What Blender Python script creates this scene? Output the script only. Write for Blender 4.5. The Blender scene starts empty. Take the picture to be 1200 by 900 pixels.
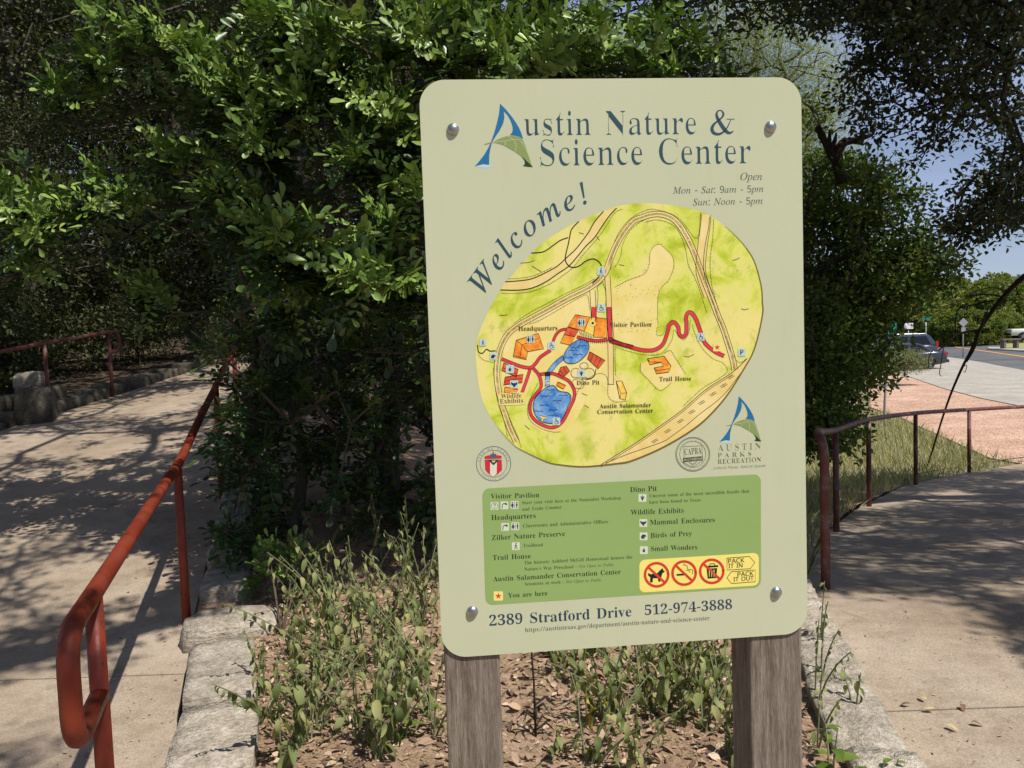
import bpy, bmesh, math, random
import numpy as np
from mathutils import Vector, Matrix

SC = bpy.context.scene
COL = SC.collection
rng = np.random.default_rng(7)
random.seed(7)
PI = math.pi

# ---------------------------------------------------------------- camera
PITCH, ROLL = 0.06300389, -0.03488422
EYE = np.array([0.0, 0.0, 1.6])
FPX = 935.0
_cp, _sp = math.cos(PITCH), math.sin(PITCH)
FW = np.array([0, _cp, -_sp]); _r0 = np.array([1.0, 0, 0]); _u0 = np.cross(_r0, FW)
RT = math.cos(ROLL)*_r0 + math.sin(ROLL)*_u0
UP = -math.sin(ROLL)*_r0 + math.cos(ROLL)*_u0
cam = bpy.data.cameras.new('camera'); cam.sensor_width = 36; cam.lens = FPX/1200*36
cam.clip_start = .05; cam.clip_end = 3000
camo = bpy.data.objects.new('camera', cam); COL.objects.link(camo)
camo.matrix_world = Matrix(((RT[0], UP[0], -FW[0], EYE[0]), (RT[1], UP[1], -FW[1], EYE[1]), (RT[2], UP[2], -FW[2], EYE[2]), (0, 0, 0, 1)))
SC.camera = camo

# ---------------------------------------------------------------- light
SUN_EL = math.radians(58)
_hx, _hy = 0.72, -0.694
SUN = np.array([_hx*math.cos(SUN_EL), _hy*math.cos(SUN_EL), math.sin(SUN_EL)]); SUN /= np.linalg.norm(SUN)
sl = bpy.data.lights.new('sun', 'SUN'); sl.energy = 5.0; sl.angle = math.radians(0.5); sl.color = (1.0, 0.955, 0.88)
so = bpy.data.objects.new('sun', sl); COL.objects.link(so)
so.rotation_euler = Vector(SUN).to_track_quat('Z', 'Y').to_euler()
W = bpy.data.worlds.new('World'); SC.world = W; W.use_nodes = True
wn = W.node_tree; wn.nodes.clear()
wo = wn.nodes.new('ShaderNodeOutputWorld'); bg = wn.nodes.new('ShaderNodeBackground')
sky = wn.nodes.new('ShaderNodeTexSky'); sky.sky_type = 'NISHITA'; sky.sun_disc = False
sky.sun_elevation = SUN_EL; sky.sun_rotation = math.atan2(SUN[0], SUN[1])
sky.air_density = 1.0; sky.dust_density = 0.15; sky.ozone_density = 4.0
# thin high cloud streaks
tc = wn.nodes.new('ShaderNodeTexCoord'); mp = wn.nodes.new('ShaderNodeMapping'); mp.inputs['Scale'].default_value = (2.2, 2.2, 9)
nz = wn.nodes.new('ShaderNodeTexNoise'); nz.inputs['Scale'].default_value = 1.6; nz.inputs['Detail'].default_value = 6
cr = wn.nodes.new('ShaderNodeValToRGB'); cr.color_ramp.elements[0].position = .40; cr.color_ramp.elements[1].position = .72
cr.color_ramp.elements[0].color = (.30, .30, .30, 1)
cr.color_ramp.elements[1].color = (.55, .55, .55, 1)
mx = wn.nodes.new('ShaderNodeMix'); mx.data_type = 'RGBA'; mx.inputs[7].default_value = (9.5, 11.0, 16.2, 1)
wn.links.new(tc.outputs['Generated'], mp.inputs[0]); wn.links.new(mp.outputs[0], nz.inputs['Vector'])
wn.links.new(nz.outputs['Fac'], cr.inputs[0]); wn.links.new(cr.outputs[0], mx.inputs[0])
wn.links.new(sky.outputs[0], mx.inputs[6]); wn.links.new(mx.outputs[2], bg.inputs[0])
bg.inputs[1].default_value = 0.062
wn.links.new(bg.outputs[0], wo.inputs[0])
SC.view_settings.view_transform = 'Standard'; SC.view_settings.look = 'None'
SC.view_settings.exposure = 0.06; SC.view_settings.gamma = 1
SC.cycles.use_denoising = True
SC.cycles.max_bounces = 6; SC.cycles.diffuse_bounces = 3; SC.cycles.glossy_bounces = 2; SC.cycles.transmission_bounces = 4; SC.cycles.transparent_max_bounces = 8

# ---------------------------------------------------------------- helpers
def tag(o, label=None, cat=None, group=None, kind=None):
    if label: o['label'] = label
    if cat: o['category'] = cat
    if group: o['group'] = group
    if kind: o['kind'] = kind
    return o
def link(o, parent=None):
    COL.objects.link(o)
    if parent is not None: o.parent = parent
    return o
def empty(name, loc=(0, 0, 0), rz=0):
    o = bpy.data.objects.new(name, None); o.location = loc; o.rotation_euler = (0, 0, rz); o.empty_display_size = .1
    return link(o)
def ident(parent):
    return parent.location if parent is not None else Vector((0, 0, 0))
def mobj(name, V, F, mats, parent=None, smooth=False, mi=None, world=False):
    """small mesh; world=True: V in world coordinates and parent is an unrotated empty"""
    me = bpy.data.meshes.new(name)
    if world and parent is not None:
        L = np.array(parent.location); V = [tuple(np.array(v)-L) for v in V]
    me.from_pydata([tuple(map(float, v)) for v in V], [], [tuple(map(int, f)) for f in F])
    for m in (mats if isinstance(mats, (list, tuple)) else [mats]): me.materials.append(m)
    if mi is not None: me.polygons.foreach_set('material_index', np.asarray(mi, dtype=np.int32))
    if smooth: me.polygons.foreach_set('use_smooth', np.ones(len(me.polygons), dtype=bool))
    me.update()
    return link(bpy.data.objects.new(name, me), parent)
def bigmesh(name, V, F, mats, rnd=None, mi=None, smooth=False):
    """V (n,3), F (m,k) with a constant k; rnd: per-vertex value"""
    V = np.ascontiguousarray(V, dtype=np.float32); F = np.ascontiguousarray(F, dtype=np.int32)
    me = bpy.data.meshes.new(name); k = F.shape[1]
    me.vertices.add(len(V)); me.vertices.foreach_set('co', V.ravel())
    me.loops.add(F.size); me.loops.foreach_set('vertex_index', F.ravel())
    me.polygons.add(len(F)); me.polygons.foreach_set('loop_start', np.arange(0, F.size, k, dtype=np.int32))
    me.polygons.foreach_set('loop_total', np.full(len(F), k, dtype=np.int32))
    for m in (mats if isinstance(mats, (list, tuple)) else [mats]): me.materials.append(m)
    if mi is not None: me.polygons.foreach_set('material_index', np.asarray(mi, dtype=np.int32))
    if rnd is not None:
        a = me.attributes.new('rnd', 'FLOAT', 'POINT'); a.data.foreach_set('value', np.asarray(rnd, dtype=np.float32))
    if smooth: me.polygons.foreach_set('use_smooth', np.ones(len(F), dtype=bool))
    me.update(calc_edges=True)
    return me
def srgb(r, g, b, k=1.0):
    f = lambda c: (c/255/12.92 if c/255 <= .04045 else ((c/255+.055)/1.055)**2.4)*k
    return (f(r), f(g), f(b), 1)
def ray(px, py):
    d = FW + RT*(px-600)/FPX - UP*(py-450)/FPX
    return d
def P(px, py, Y):
    """world point at forward distance Y seen towards photo pixel (px,py)"""
    d = ray(px, py); return EYE + d*(Y/d[1])

# terrain ------------------------------------------------------------------
_hy_r = np.array([-50, 4.2, 4.7, 6.9, 8.4, 10.2, 11.4, 19, 45, 75, 300, 2000.])
_hz_r = np.array([0, 0, -.04, -.29, -.42, -.58, -.68, -.9, -1.2, -1.36, -2.0, -2.0])
_hy_l = np.array([-50, 3.9, 4.4, 6.4, 10, 14, 20, 40, 90, 400, 2000.])
_hz_l = np.array([0, 0, .04, .30, .75, 1.25, 2.3, 6.5, 12, 14, 14.])
def H(x, y):
    x = np.asarray(x, float); y = np.asarray(y, float)
    yy = np.maximum(y, .5)
    t = np.clip((x/yy+.36)/.70, 0, 1); t = t*t*(3-2*t)
    return np.interp(y, _hy_l, _hz_l)*(1-t) + np.interp(y, _hy_r, _hz_r)*t
def G(px, py, lift=0):
    d = ray(px, py); lo, hi = .5, 1500
    f = lambda s: (EYE+d*s)[2]-lift-float(H((EYE+d*s)[0], (EYE+d*s)[1]))
    s = .5
    while s < 1500 and f(s) > 0: lo = s; s *= 1.03
    hi = s
    for _ in range(40):
        m = (lo+hi)/2
        if f(m) > 0: lo = m
        else: hi = m
    return EYE+d*hi

# materials ------------------------------------------------------------------
class NT:
    def __init__(s, name):
        s.m = bpy.data.materials.new(name); s.m.use_nodes = True; s.t = s.m.node_tree
        s.b = s.t.nodes['Principled BSDF']; s.o = s.t.nodes['Material Output']
        s.b.inputs['Specular IOR Level'].default_value = .3
    def n(s, typ, **kw):
        x = s.t.nodes.new('ShaderNode'+typ)
        for k, v in kw.items():
            if hasattr(x, k): setattr(x, k, v)
            else: x.inputs[k].default_value = v
        return x
    def l(s, a, b): s.t.links.new(a, b)
    def coord(s, scale=(1, 1, 1), kind='Object'):
        c = s.n('TexCoord'); m = s.n('Mapping'); m.inputs['Scale'].default_value = scale
        s.l(c.outputs[kind], m.inputs[0]); return m.outputs[0]
    def noise(s, vec, scale, detail=5, rough=.6, dist=0):
        x = s.n('TexNoise'); x.inputs['Scale'].default_value = scale; x.inputs['Detail'].default_value = detail
        x.inputs['Roughness'].default_value = rough; x.inputs['Distortion'].default_value = dist
        s.l(vec, x.inputs['Vector']); return x.outputs['Fac']
    def ramp(s, fac, stops):
        r = s.n('ValToRGB'); e = r.color_ramp.elements
        while len(e) < len(stops): e.new(.5)
        for q, (p, c) in zip(e, stops): q.position = p; q.color = c if len(c) == 4 else (*c, 1)
        s.l(fac, r.inputs[0]); return r.outputs[0]
    def mix(s, fac, a, b, mode='MIX'):
        x = s.n('Mix', data_type='RGBA', blend_type=mode)
        for i, v in ((0, fac), (6, a), (7, b)):
            if isinstance(v, (int, float, tuple)): x.inputs[i].default_value = v
            else: s.l(v, x.inputs[i])
        return x.outputs[2]
    def bump(s, h, strength=.3, dist=.01):
        x = s.n('Bump'); x.inputs['Strength'].default_value = strength; x.inputs['Distance'].default_value = dist
        s.l(h, x.inputs['Height']); s.l(x.outputs[0], s.b.inputs['Normal']); return x
    def base(s, c, rough=.8, metal=0):
        if isinstance(c, tuple): s.b.inputs['Base Color'].default_value = c if len(c) == 4 else (*c, 1)
        else: s.l(c, s.b.inputs['Base Color'])
        s.b.inputs['Roughness'].default_value = rough; s.b.inputs['Metallic'].default_value = metal
        return s.m
def flat(name, c, rough=.6, metal=0): return NT(name).base(c, rough, metal)

def leafmat(name, stops, trans=.35, gloss=.35, rough=.45):
    n = NT(name); a = n.n('Attribute', attribute_name='rnd')
    col = n.ramp(a.outputs['Fac'], stops)
    n.base(col, rough); n.b.inputs['Specular IOR Level'].default_value = gloss
    tr = n.n('BsdfTranslucent'); tc2 = n.mix(1.0, col, (1.25, 1.35, .5, 1), 'MULTIPLY'); n.l(tc2, tr.inputs[0])
    ms = n.n('MixShader'); ms.inputs[0].default_value = trans
    n.l(n.b.outputs[0], ms.inputs[1]); n.l(tr.outputs[0], ms.inputs[2]); n.l(ms.outputs[0], n.o.inputs[0])
    return n.m
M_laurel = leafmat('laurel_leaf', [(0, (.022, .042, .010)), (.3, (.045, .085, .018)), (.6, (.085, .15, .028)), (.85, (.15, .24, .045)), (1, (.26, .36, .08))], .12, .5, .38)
M_oak = leafmat('live_oak_leaf', [(0, (.022, .036, .012)), (.6, (.045, .065, .02)), (1, (.09, .10, .04))], .08, .4, .5)
M_wood = leafmat('woodland_leaf', [(0, (.035, .050, .014)), (.6, (.075, .090, .030)), (1, (.14, .145, .06))], .2, .3, .55)
M_mid = leafmat('hackberry_leaf', [(0, (.045, .08, .017)), (.5, (.085, .14, .026)), (.85, (.16, .22, .04)), (1, (.23, .26, .07))], .3, .3, .5)
M_pale = leafmat('mesquite_leaf', [(0, (.18, .22, .09)), (.6, (.30, .34, .16)), (1, (.42, .45, .24))], .4, .2, .6)
M_far = leafmat('far_leaf', [(0, (.05, .085, .02)), (.5, (.10, .14, .028)), (.85, (.18, .21, .04)), (1, (.24, .25, .06))], .3, .2, .6)
M_olive = leafmat('agarita_leaf', [(0, (.10, .12, .05)), (1, (.24, .25, .13))], .2, .3, .6)
M_sage = leafmat('wilted_leaf', [(0, (.08, .11, .03)), (.45, (.17, .205, .065)), (.8, (.30, .32, .14)), (1, (.40, .37, .15))], .3, .3, .6)
M_grass = leafmat('dry_grass', [(0, (.17, .19, .07)), (.45, (.34, .33, .15)), (1, (.58, .52, .33))], .3, .2, .7)
M_chip = leafmat('bark_chip', [(0, (.12, .075, .05)), (.4, (.30, .20, .135)), (.8, (.45, .32, .22)), (1, (.58, .45, .32))], 0, .2, .85)

def barkmat(name, a, b):
    n = NT(name); v = n.coord((1, 1, .3)); f = n.noise(v, 22, 6, .7)
    n.bump(f, .8, .02); return n.base(n.ramp(f, [(.3, a), (.7, b)]), .9)
M_bark = barkmat('bark', (.045, .036, .028), (.13, .11, .09))
M_barkd = barkmat('dead_bark', (.02, .015, .012), (.06, .045, .035))
M_twig = flat('twig', (.11, .085, .06), .9)
M_stem = flat('green_stem', (.17, .18, .095), .7)

def concretemat(name, a, b, c):
    n = NT(name); v = n.coord(kind='Object')
    big = n.noise(v, .9, 6, .62, .4); mid = n.noise(v, 7, 8, .72); fine = n.noise(v, 170, 3, .6)
    col = n.ramp(big, [(.3, a), (.55, b), (.75, c)])
    col = n.mix(.45, col, n.ramp(mid, [(.28, (.45, .38, .30)), (.5, (1, 1, 1)), (.72, (1.25, 1.2, 1.12))]), 'MULTIPLY')
    col = n.mix(.6, col, n.ramp(fine, [(.3, (.5, .46, .42)), (.52, (1, 1, 1)), (.70, (1.45, 1.42, 1.35))]), 'MULTIPLY')
    pv = n.n('TexVoronoi'); pv.inputs['Scale'].default_value = 60; n.l(v, pv.inputs['Vector'])
    pit = n.ramp(pv.outputs['Distance'], [(.06, (.35, .3, .26)), (.13, (1, 1, 1))])
    col = n.mix(.25, col, pit, 'MULTIPLY')
    dk = n.noise(v, 2.3, 7, .7, .6)
    col = n.mix(n.ramp(dk, [(.56, (0, 0, 0)), (.70, (.55, .55, .55))]), col, (a[0]*.55, a[1]*.42, a[2]*.34, 1))
    h = n.mix(.5, mid, fine); n.bump(h, .5, .006)
    return n.base(col, .92)
M_path = concretemat('path_concrete', (.27, .205, .145), (.38, .305, .23), (.45, .375, .295))
M_apron = concretemat('apron_concrete', (.34, .305, .25), (.42, .385, .325), (.49, .45, .385))
def stonemat():
    n = NT('limestone'); v = n.coord(); r = n.n('ObjectInfo')
    f = n.noise(v, 5, 9, .7, .3); g = n.noise(v, 55, 4, .7)
    lay = n.noise(n.coord((2.5, 2.5, 22)), 4, 5, .6, .5)
    col = n.ramp(f, [(.28, (.30, .26, .21)), (.5, (.52, .47, .40)), (.72, (.68, .63, .55))])
    col = n.mix(.5, col, n.ramp(lay, [(.35, (.62, .56, .50)), (.6, (1.1, 1.08, 1.05))]), 'MULTIPLY')
    col = n.mix(.55, col, n.ramp(g, [(.38, (.42, .40, .37)), (.56, (1.05, 1.05, 1.03)), (.7, (1.3, 1.3, 1.28))]), 'MULTIPLY')
    lich = n.noise(v, 14, 6, .75, .4)
    col = n.mix(n.ramp(lich, [(.60, (0, 0, 0)), (.68, (.7, .7, .7))]), col, (.16, .15, .12, 1))
    col = n.mix(.6, col, n.ramp(r.outputs['Random'], [(0, (.80, .78, .74)), (1, (1.1, 1.06, 1))]), 'MULTIPLY')
    n.bump(n.mix(.5, lay, g), 1.0, .035)
    return n.base(col, .95)
M_stone = stonemat()
def soilmat(name, a, b, c, sc=1):
    n = NT(name); v = n.coord()
    f = n.noise(v, 6*sc, 9, .75, .3); g = n.noise(v, 60*sc, 6, .75)
    col = n.ramp(f, [(.3, a), (.5, b), (.72, c)])
    col = n.mix(.8, col, n.ramp(g, [(.3, (.35, .30, .26)), (.5, (.9, .88, .85)), (.68, (1.5, 1.4, 1.3))]), 'MULTIPLY')
    n.bump(n.mix(.5, f, g), 1, .03); return n.base(col, .95)
M_stone_shade = soilmat('mossy_dark_stone', (.045, .042, .032), (.12, .11, .085), (.25, .235, .19), .8)  # wall stone in a darker colour that stands in for shade, not moss
M_litter = soilmat('leaf_litter_soil', (.06, .045, .032), (.11, .08, .055), (.18, .14, .10))
M_bed = soilmat('bed_soil', (.30, .19, .125), (.46, .315, .215), (.58, .43, .32))
def groundmat():
    n = NT('meadow_ground'); v = n.coord()
    f = n.noise(v, .25, 8, .65); g = n.noise(v, 9, 7, .75)
    col = n.ramp(f, [(.35, (.15, .125, .08)), (.5, (.23, .20, .11)), (.65, (.33, .29, .18))])
    col = n.mix(.7, col, n.ramp(g, [(.3, (.45, .42, .38)), (.55, (1, 1, 1)), (.7, (1.4, 1.35, 1.2))]), 'MULTIPLY')
    n.bump(g, .8, .04); return n.base(col, .95)
M_ground = groundmat()
def gravelmat():
    n = NT('red_gravel'); v = n.coord()
    vo = n.n('TexVoronoi'); vo.inputs['Scale'].default_value = 26; n.l(v, vo.inputs['Vector'])
    f = n.noise(v, .8, 6, .6)
    col = n.ramp(f, [(.35, (.47, .29, .195)), (.65, (.62, .42, .31))])
    col = n.mix(.8, col, n.ramp(vo.outputs['Color'], [(.1, (.55, .5, .45)), (.5, (1, 1, 1)), (.9, (1.5, 1.45, 1.4))]), 'MULTIPLY')
    n.bump(vo.outputs['Distance'], .8, .03); return n.base(col, .95)
M_gravel = gravelmat()
def asphaltmat():
    n = NT('asphalt'); v = n.coord(); f = n.noise(v, .35, 6, .6); g = n.noise(v, 60, 3, .7)
    col = n.ramp(f, [(.35, (.085, .085, .088)), (.65, (.14, .138, .135))])
    col = n.mix(.5, col, n.ramp(g, [(.3, (.6, .6, .6)), (.7, (1.4, 1.4, 1.4))]), 'MULTIPLY'); n.bump(g, .3, .01)
    return n.base(col, .85)
M_asph = asphaltmat()
def railmat():
    n = NT('rusty_red_paint'); v = n.coord()
    f = n.noise(v, 9, 8, .7); g = n.noise(v, 60, 6, .75); big = n.noise(v, 2.2, 4, .6)
    col = n.ramp(big, [(.35, (.175, .026, .013)), (.65, (.27, .048, .023))])
    col = n.mix(n.ramp(f, [(.52, (0, 0, 0)), (.66, (.75, .75, .75))]), col, (.17, .045, .024, 1))
    col = n.mix(n.ramp(g, [(.60, (0, 0, 0)), (.64, (1, 1, 1))]), col, (.045, .022, .015, 1))
    n.bump(n.mix(.5, f, g), .35, .004)
    m = n.base(col, .42)
    n.l(n.ramp(f, [(.45, (.36, .36, .36)), (.65, (.72, .72, .72))]), n.b.inputs['Roughness'])
    return m
M_rail = railmat()
def rail2mat():
    n = NT('faded_red_rail'); v = n.coord(); f = n.noise(v, 7, 7, .7)
    col = n.ramp(f, [(.4, (.14, .035, .024)), (.55, (.16, .07, .055)), (.68, (.27, .20, .17))])
    n.bump(f, .3, .004); return n.base(col, .55)
M_rail2 = rail2mat()
def postmat():
    n = NT('weathered_wood'); v = n.coord((1, 1, .06))
    f = n.noise(v, 130, 8, .8, .3); g = n.noise(n.coord((1, 1, .12)), 380, 4, .8); b2 = n.noise(n.coord(), 4, 5, .6)
    col = n.ramp(f, [(.32, (.12, .09, .066)), (.5, (.24, .195, .155)), (.70, (.42, .37, .315))])
    col = n.mix(.6, col, n.ramp(g, [(.35, (.55, .5, .46)), (.55, (1, 1, 1)), (.7, (1.35, 1.33, 1.3))]), 'MULTIPLY')
    col = n.mix(.5, col, n.ramp(b2, [(.35, (.7, .66, .62)), (.65, (1.1, 1.1, 1.1))]), 'MULTIPLY')
    n.bump(n.mix(.4, f, g), .7, .004); return n.base(col, .85)
M_post = postmat()

# leaves ---------------------------------------------------------------------
LT = {}
def _tpl(name, V, F): LT[name] = (np.array(V, float), np.array(F))
_tpl('rhomb', [(0, 0, 0), (-.5, .45, .06), (.5, .45, .06), (0, 1, -.05)], [(0, 2, 1), (1, 2, 3)])
_tpl('oval', [(0, 0, 0), (-.42, .3, .07), (.42, .3, .07), (-.40, .68, .05), (.40, .68, .05), (0, 1, -.08), (0, .5, -.02)],
     [(0, 6, 1), (0, 2, 6), (1, 6, 3), (2, 4, 6), (3, 6, 5), (6, 4, 5)])
_tpl('obov', [(0, 0, 0), (-.24, .3, .04), (.24, .3, .04), (-.47, .66, .06), (.47, .66, .06), (-.33, .9, .02), (.33, .9, .02), (0, .99, -.05), (0, .55, -.03)],
     [(0, 8, 1), (0, 2, 8), (1, 8, 3), (2, 4, 8), (3, 8, 5), (8, 4, 6), (5, 8, 7), (8, 6, 7)])
def unit(a): return a/np.maximum(np.linalg.norm(a, axis=-1, keepdims=True), 1e-9)
def rdir(n): return unit(rng.normal(size=(n, 3)))
def place(tpl, pos, d, nrm, L, Wd, rnd=None):
    """instances of a leaf template baked into arrays"""
    V, F = LT[tpl]; n = len(pos)
    d = unit(d); x = unit(np.cross(d, nrm)); z = np.cross(x, d)
    L = np.broadcast_to(L, (n,)); Wd = np.broadcast_to(Wd, (n,))
    out = pos[:, None, :] + d[:, None, :]*(V[None, :, 1, None]*L[:, None, None]) + x[:, None, :]*(V[None, :, 0, None]*Wd[:, None, None]) + z[:, None, :]*(V[None, :, 2, None]*L[:, None, None])
    Fa = F[None]+(np.arange(n)*len(V))[:, None, None]
    r = rng.random(n) if rnd is None else np.broadcast_to(rnd, (n,))
    return out.reshape(-1, 3), Fa.reshape(-1, 3), np.repeat(r, len(V))
def cat(parts):
    V, F, R, o = [], [], [], 0
    for v, f, r in parts: V.append(v); F.append(f+o); R.append(r); o += len(v)
    return np.concatenate(V), np.concatenate(F), np.concatenate(R)
def clumps(tpl, tips, k, rad, L, asp=.5, up=.5, out=.6, flat_=.7, tone=.25):
    """k leaves round each tip"""
    n = len(tips)*k
    c = np.repeat(tips, k, 0); o = rdir(n)*(rng.random((n, 1))**.5)*rad; o[:, 2] *= flat_
    d = unit(o)*out + rdir(n)*.6; nn = rdir(n); nn[:, 2] = np.abs(nn[:, 2])+up
    Ls = L*(.65+.7*rng.random(n)); r = np.clip(np.repeat(rng.random(len(tips))*tone*2, k)+rng.random(n)*(1-tone*1.2), 0, 1)
    return place(tpl, c+o, d, nn, Ls, Ls*asp, r)

# branches --------------------------------------------------------------------
def skeleton(root, att, step=.35, wob=.07, sag=.0, pen=.35):
    """root: polyline (trunk and main limbs start); each attractor is joined to the nearest part of the tree"""
    nodes = [np.array(p, float) for p in root]; par = [-1]+list(range(len(root)-1))
    base = nodes[0]; pl = [0.0]
    for i in range(1, len(nodes)): pl.append(pl[-1]+np.linalg.norm(nodes[i]-nodes[i-1]))
    A = np.array(att); order = np.argsort(np.linalg.norm(A-nodes[-1], axis=1)); ends = []
    cap = 4096; N = np.zeros((cap, 3)); N[:len(nodes)] = nodes; PLn = np.zeros(cap); PLn[:len(nodes)] = pl; cnt = len(nodes)
    for i in order:
        a = A[i]; lo = 1 if len(root) > 2 else 0
        dd = np.linalg.norm(N[lo:cnt]-a, axis=1)+pen*PLn[lo:cnt]*.3; j = int(np.argmin(dd))+lo
        p0 = N[j].copy(); v = a-p0; Ln = np.linalg.norm(v); k = max(1, int(Ln/step)); prev = j
        for q in range(1, k+1):
            t = q/k; p = p0+v*t
            if q < k: p = p+rng.normal(size=3)*wob*min(1, Ln)*.8
            p[2] -= sag*math.sin(PI*t)*Ln
            if cnt >= cap-2:
                cap *= 2; N = np.vstack([N, np.zeros_like(N)]); PLn = np.concatenate([PLn, np.zeros_like(PLn)])
            N[cnt] = p; PLn[cnt] = PLn[prev]+np.linalg.norm(p-N[prev]); par.append(prev); prev = cnt; cnt += 1
        ends.append(prev)
    return N[:cnt], np.array(par), np.array(ends)
def radii(par, ends, r0, rt=.004, ex=.45):
    w = np.zeros(len(par)); w[ends] += 1
    for i in range(len(par)-1, 0, -1): w[par[i]] += w[i]
    w = np.maximum(w, 1); return rt+(r0-rt)*(w/w[0])**ex
def tubes(N, par, R, sides=5, rmin=0):
    idx = np.array([i for i in range(1, len(par)) if R[i] >= rmin])
    if len(idx) == 0: return np.zeros((0, 3)), np.zeros((0, 4), int)
    pa = par[idx]; d = unit(N[idx]-N[pa]); D = np.zeros_like(N); D[idx] = d
    gp = par[pa]; dp = np.where((gp >= 0)[:, None], unit(N[pa]-N[np.maximum(gp, 0)]+1e-9), d)
    main = (R[pa] < R[idx]*1.35)[:, None]; db = np.where(main, unit(dp+d), d)
    def ring(c, dr, r):
        ref = np.where((np.abs(dr[:, 2]) > .9)[:, None], np.array([1., 0, 0]), np.array([0, 0, 1.]))
        u = unit(np.cross(dr, ref)); v = np.cross(dr, u)
        a = np.arange(sides)/sides*2*PI
        return c[:, None]+r[:, None, None]*(np.cos(a)[None, :, None]*u[:, None]+np.sin(a)[None, :, None]*v[:, None])
    rb = np.minimum(R[pa], R[idx]*1.3)
    A = ring(N[pa], d, rb); B = ring(N[idx]+d*(R[idx]*.4)[:, None], d, R[idx])
    V = np.concatenate([A, B], 1).reshape(-1, 3); o = (np.arange(len(idx))*2*sides)[:, None, None]
    q = np.arange(sides); f = np.stack([q, (q+1) % sides, (q+1) % sides+sides, q+sides], -1)[None]
    return V, (f+o).reshape(-1, 4)
def tube(pts, r, sides=12, caps=True):
    """one swept round bar; r number or list"""
    pts = [np.array(p, float) for p in pts]; n = len(pts); V, F = [], []
    d0 = unit(pts[1]-pts[0]); u = unit(np.cross(d0, [0, 0, 1.] if abs(d0[2]) < .9 else [1., 0, 0]))
    for i, p in enumerate(pts):
        d = unit((pts[min(i+1, n-1)]-pts[max(i-1, 0)])); u = unit(u-d*np.dot(u, d)); v = np.cross(d, u)
        rr = r[i] if hasattr(r, '__len__') else r
        for k in range(sides):
            a = 2*PI*k/sides; V.append(p+rr*(math.cos(a)*u+math.sin(a)*v))
    for i in range(n-1):
        for k in range(sides):
            F.append((i*sides+k, i*sides+(k+1) % sides, (i+1)*sides+(k+1) % sides, (i+1)*sides+k))
    if caps: F.append(tuple(range(sides))[::-1]); F.append(tuple(range((n-1)*sides, n*sides)))
    return V, F
def catmull(pts, k=6, closed=False):
    pts = [np.array(p, float) for p in pts]; n = len(pts); out = []
    rngi = range(n) if closed else range(n-1)
    for i in rngi:
        if closed: a, b, c, d = pts[i-1], pts[i], pts[(i+1) % n], pts[(i+2) % n]
        else: a, b, c, d = pts[max(i-1, 0)], pts[i], pts[i+1], pts[min(i+2, n-1)]
        for q in range(k):
            t = q/k; out.append(.5*((2*b)+(c-a)*t+(2*a-5*b+4*c-d)*t*t+(3*b-a-3*c+d)*t**3))
    if not closed: out.append(pts[-1])
    return out
def box(cx, cy, cz, sx, sy, sz, o=0):
    V = [(cx+a*sx/2, cy+b*sy/2, cz+c*sz/2) for c in (-1, 1) for b in (-1, 1) for a in (-1, 1)]
    F = [(0, 2, 3, 1), (4, 5, 7, 6), (0, 1, 5, 4), (2, 6, 7, 3), (0, 4, 6, 2), (1, 3, 7, 5)]
    return V, [tuple(i+o for i in f) for f in F]
def join(parts):
    V, F = [], []
    for v, f in parts: o = len(V); V += list(v); F += [tuple(i+o for i in g) for g in f]
    return V, F
def bevelbox(sx, sy, sz, bev=.01, seg=2):
    bm = bmesh.new(); bmesh.ops.create_cube(bm, size=1)
    for v in bm.verts: v.co = Vector((v.co.x*sx, v.co.y*sy, v.co.z*sz))
    bmesh.ops.bevel(bm, geom=bm.edges[:], offset=bev, segments=seg, affect='EDGES', profile=.5)
    V = [tuple(v.co) for v in bm.verts]; bm.verts.index_update(); F = [tuple(v.index for v in f.verts) for f in bm.faces]; bm.free(); return V, F
KEEP_OFF = []
def treeobj(name, loc, r0, att, leafparts, mleaf, mbark, label, catg, group=None, root=None, step=.35, wob=.07, sag=0, sides=5, rmin=.0, leaffn=None, rt=.004, ex=.45):
    """a tree: Empty > trunk (all wood), crown (all leaves)"""
    loc = np.array(loc, float); e = empty(name, loc); tag(e, label, catg, group)
    N, par, ends = skeleton(root if root is not None else [loc+[0, 0, -.1], loc+[0.02, 0.03, .6], loc+[0, .05, 1.2]], att, step, wob, sag)
    for q in KEEP_OFF:                                    # limbs bend aside where their shade would cross the sign
        w = N-q[:3]; t = w@SUN; pv = w-t[:, None]*SUN; dd = np.linalg.norm(pv, axis=1); k = (t > .3) & (dd < q[3])
        N[k] += pv[k]/np.maximum(dd[k], .02)[:, None]*(q[3]-dd[k])[:, None]
    R = radii(par, ends, r0, rt, ex)
    V, F = tubes(N, par, R, sides, rmin)
    tr = link(bpy.data.objects.new('trunk', bigmesh('trunk', V-loc, F, mbark, smooth=True)), e)
    v, f, r = leaffn(N[ends], unit(N[ends]-N[par[ends]]))
    cr_ = link(bpy.data.objects.new('crown', bigmesh('crown', v-loc, f, mleaf, r)), e)
    return e
def copytree(src, loc, rz=0, sc=1, label=None):
    r = src.copy(); COL.objects.link(r); r.location = loc; r.rotation_euler = (0, 0, rz); r.scale = (sc, sc, sc)
    if label: r['label'] = label
    for c in src.children:
        d = c.copy(); COL.objects.link(d); d.parent = r
        for g in c.children:
            h = g.copy(); COL.objects.link(h); h.parent = d
    return r
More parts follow.
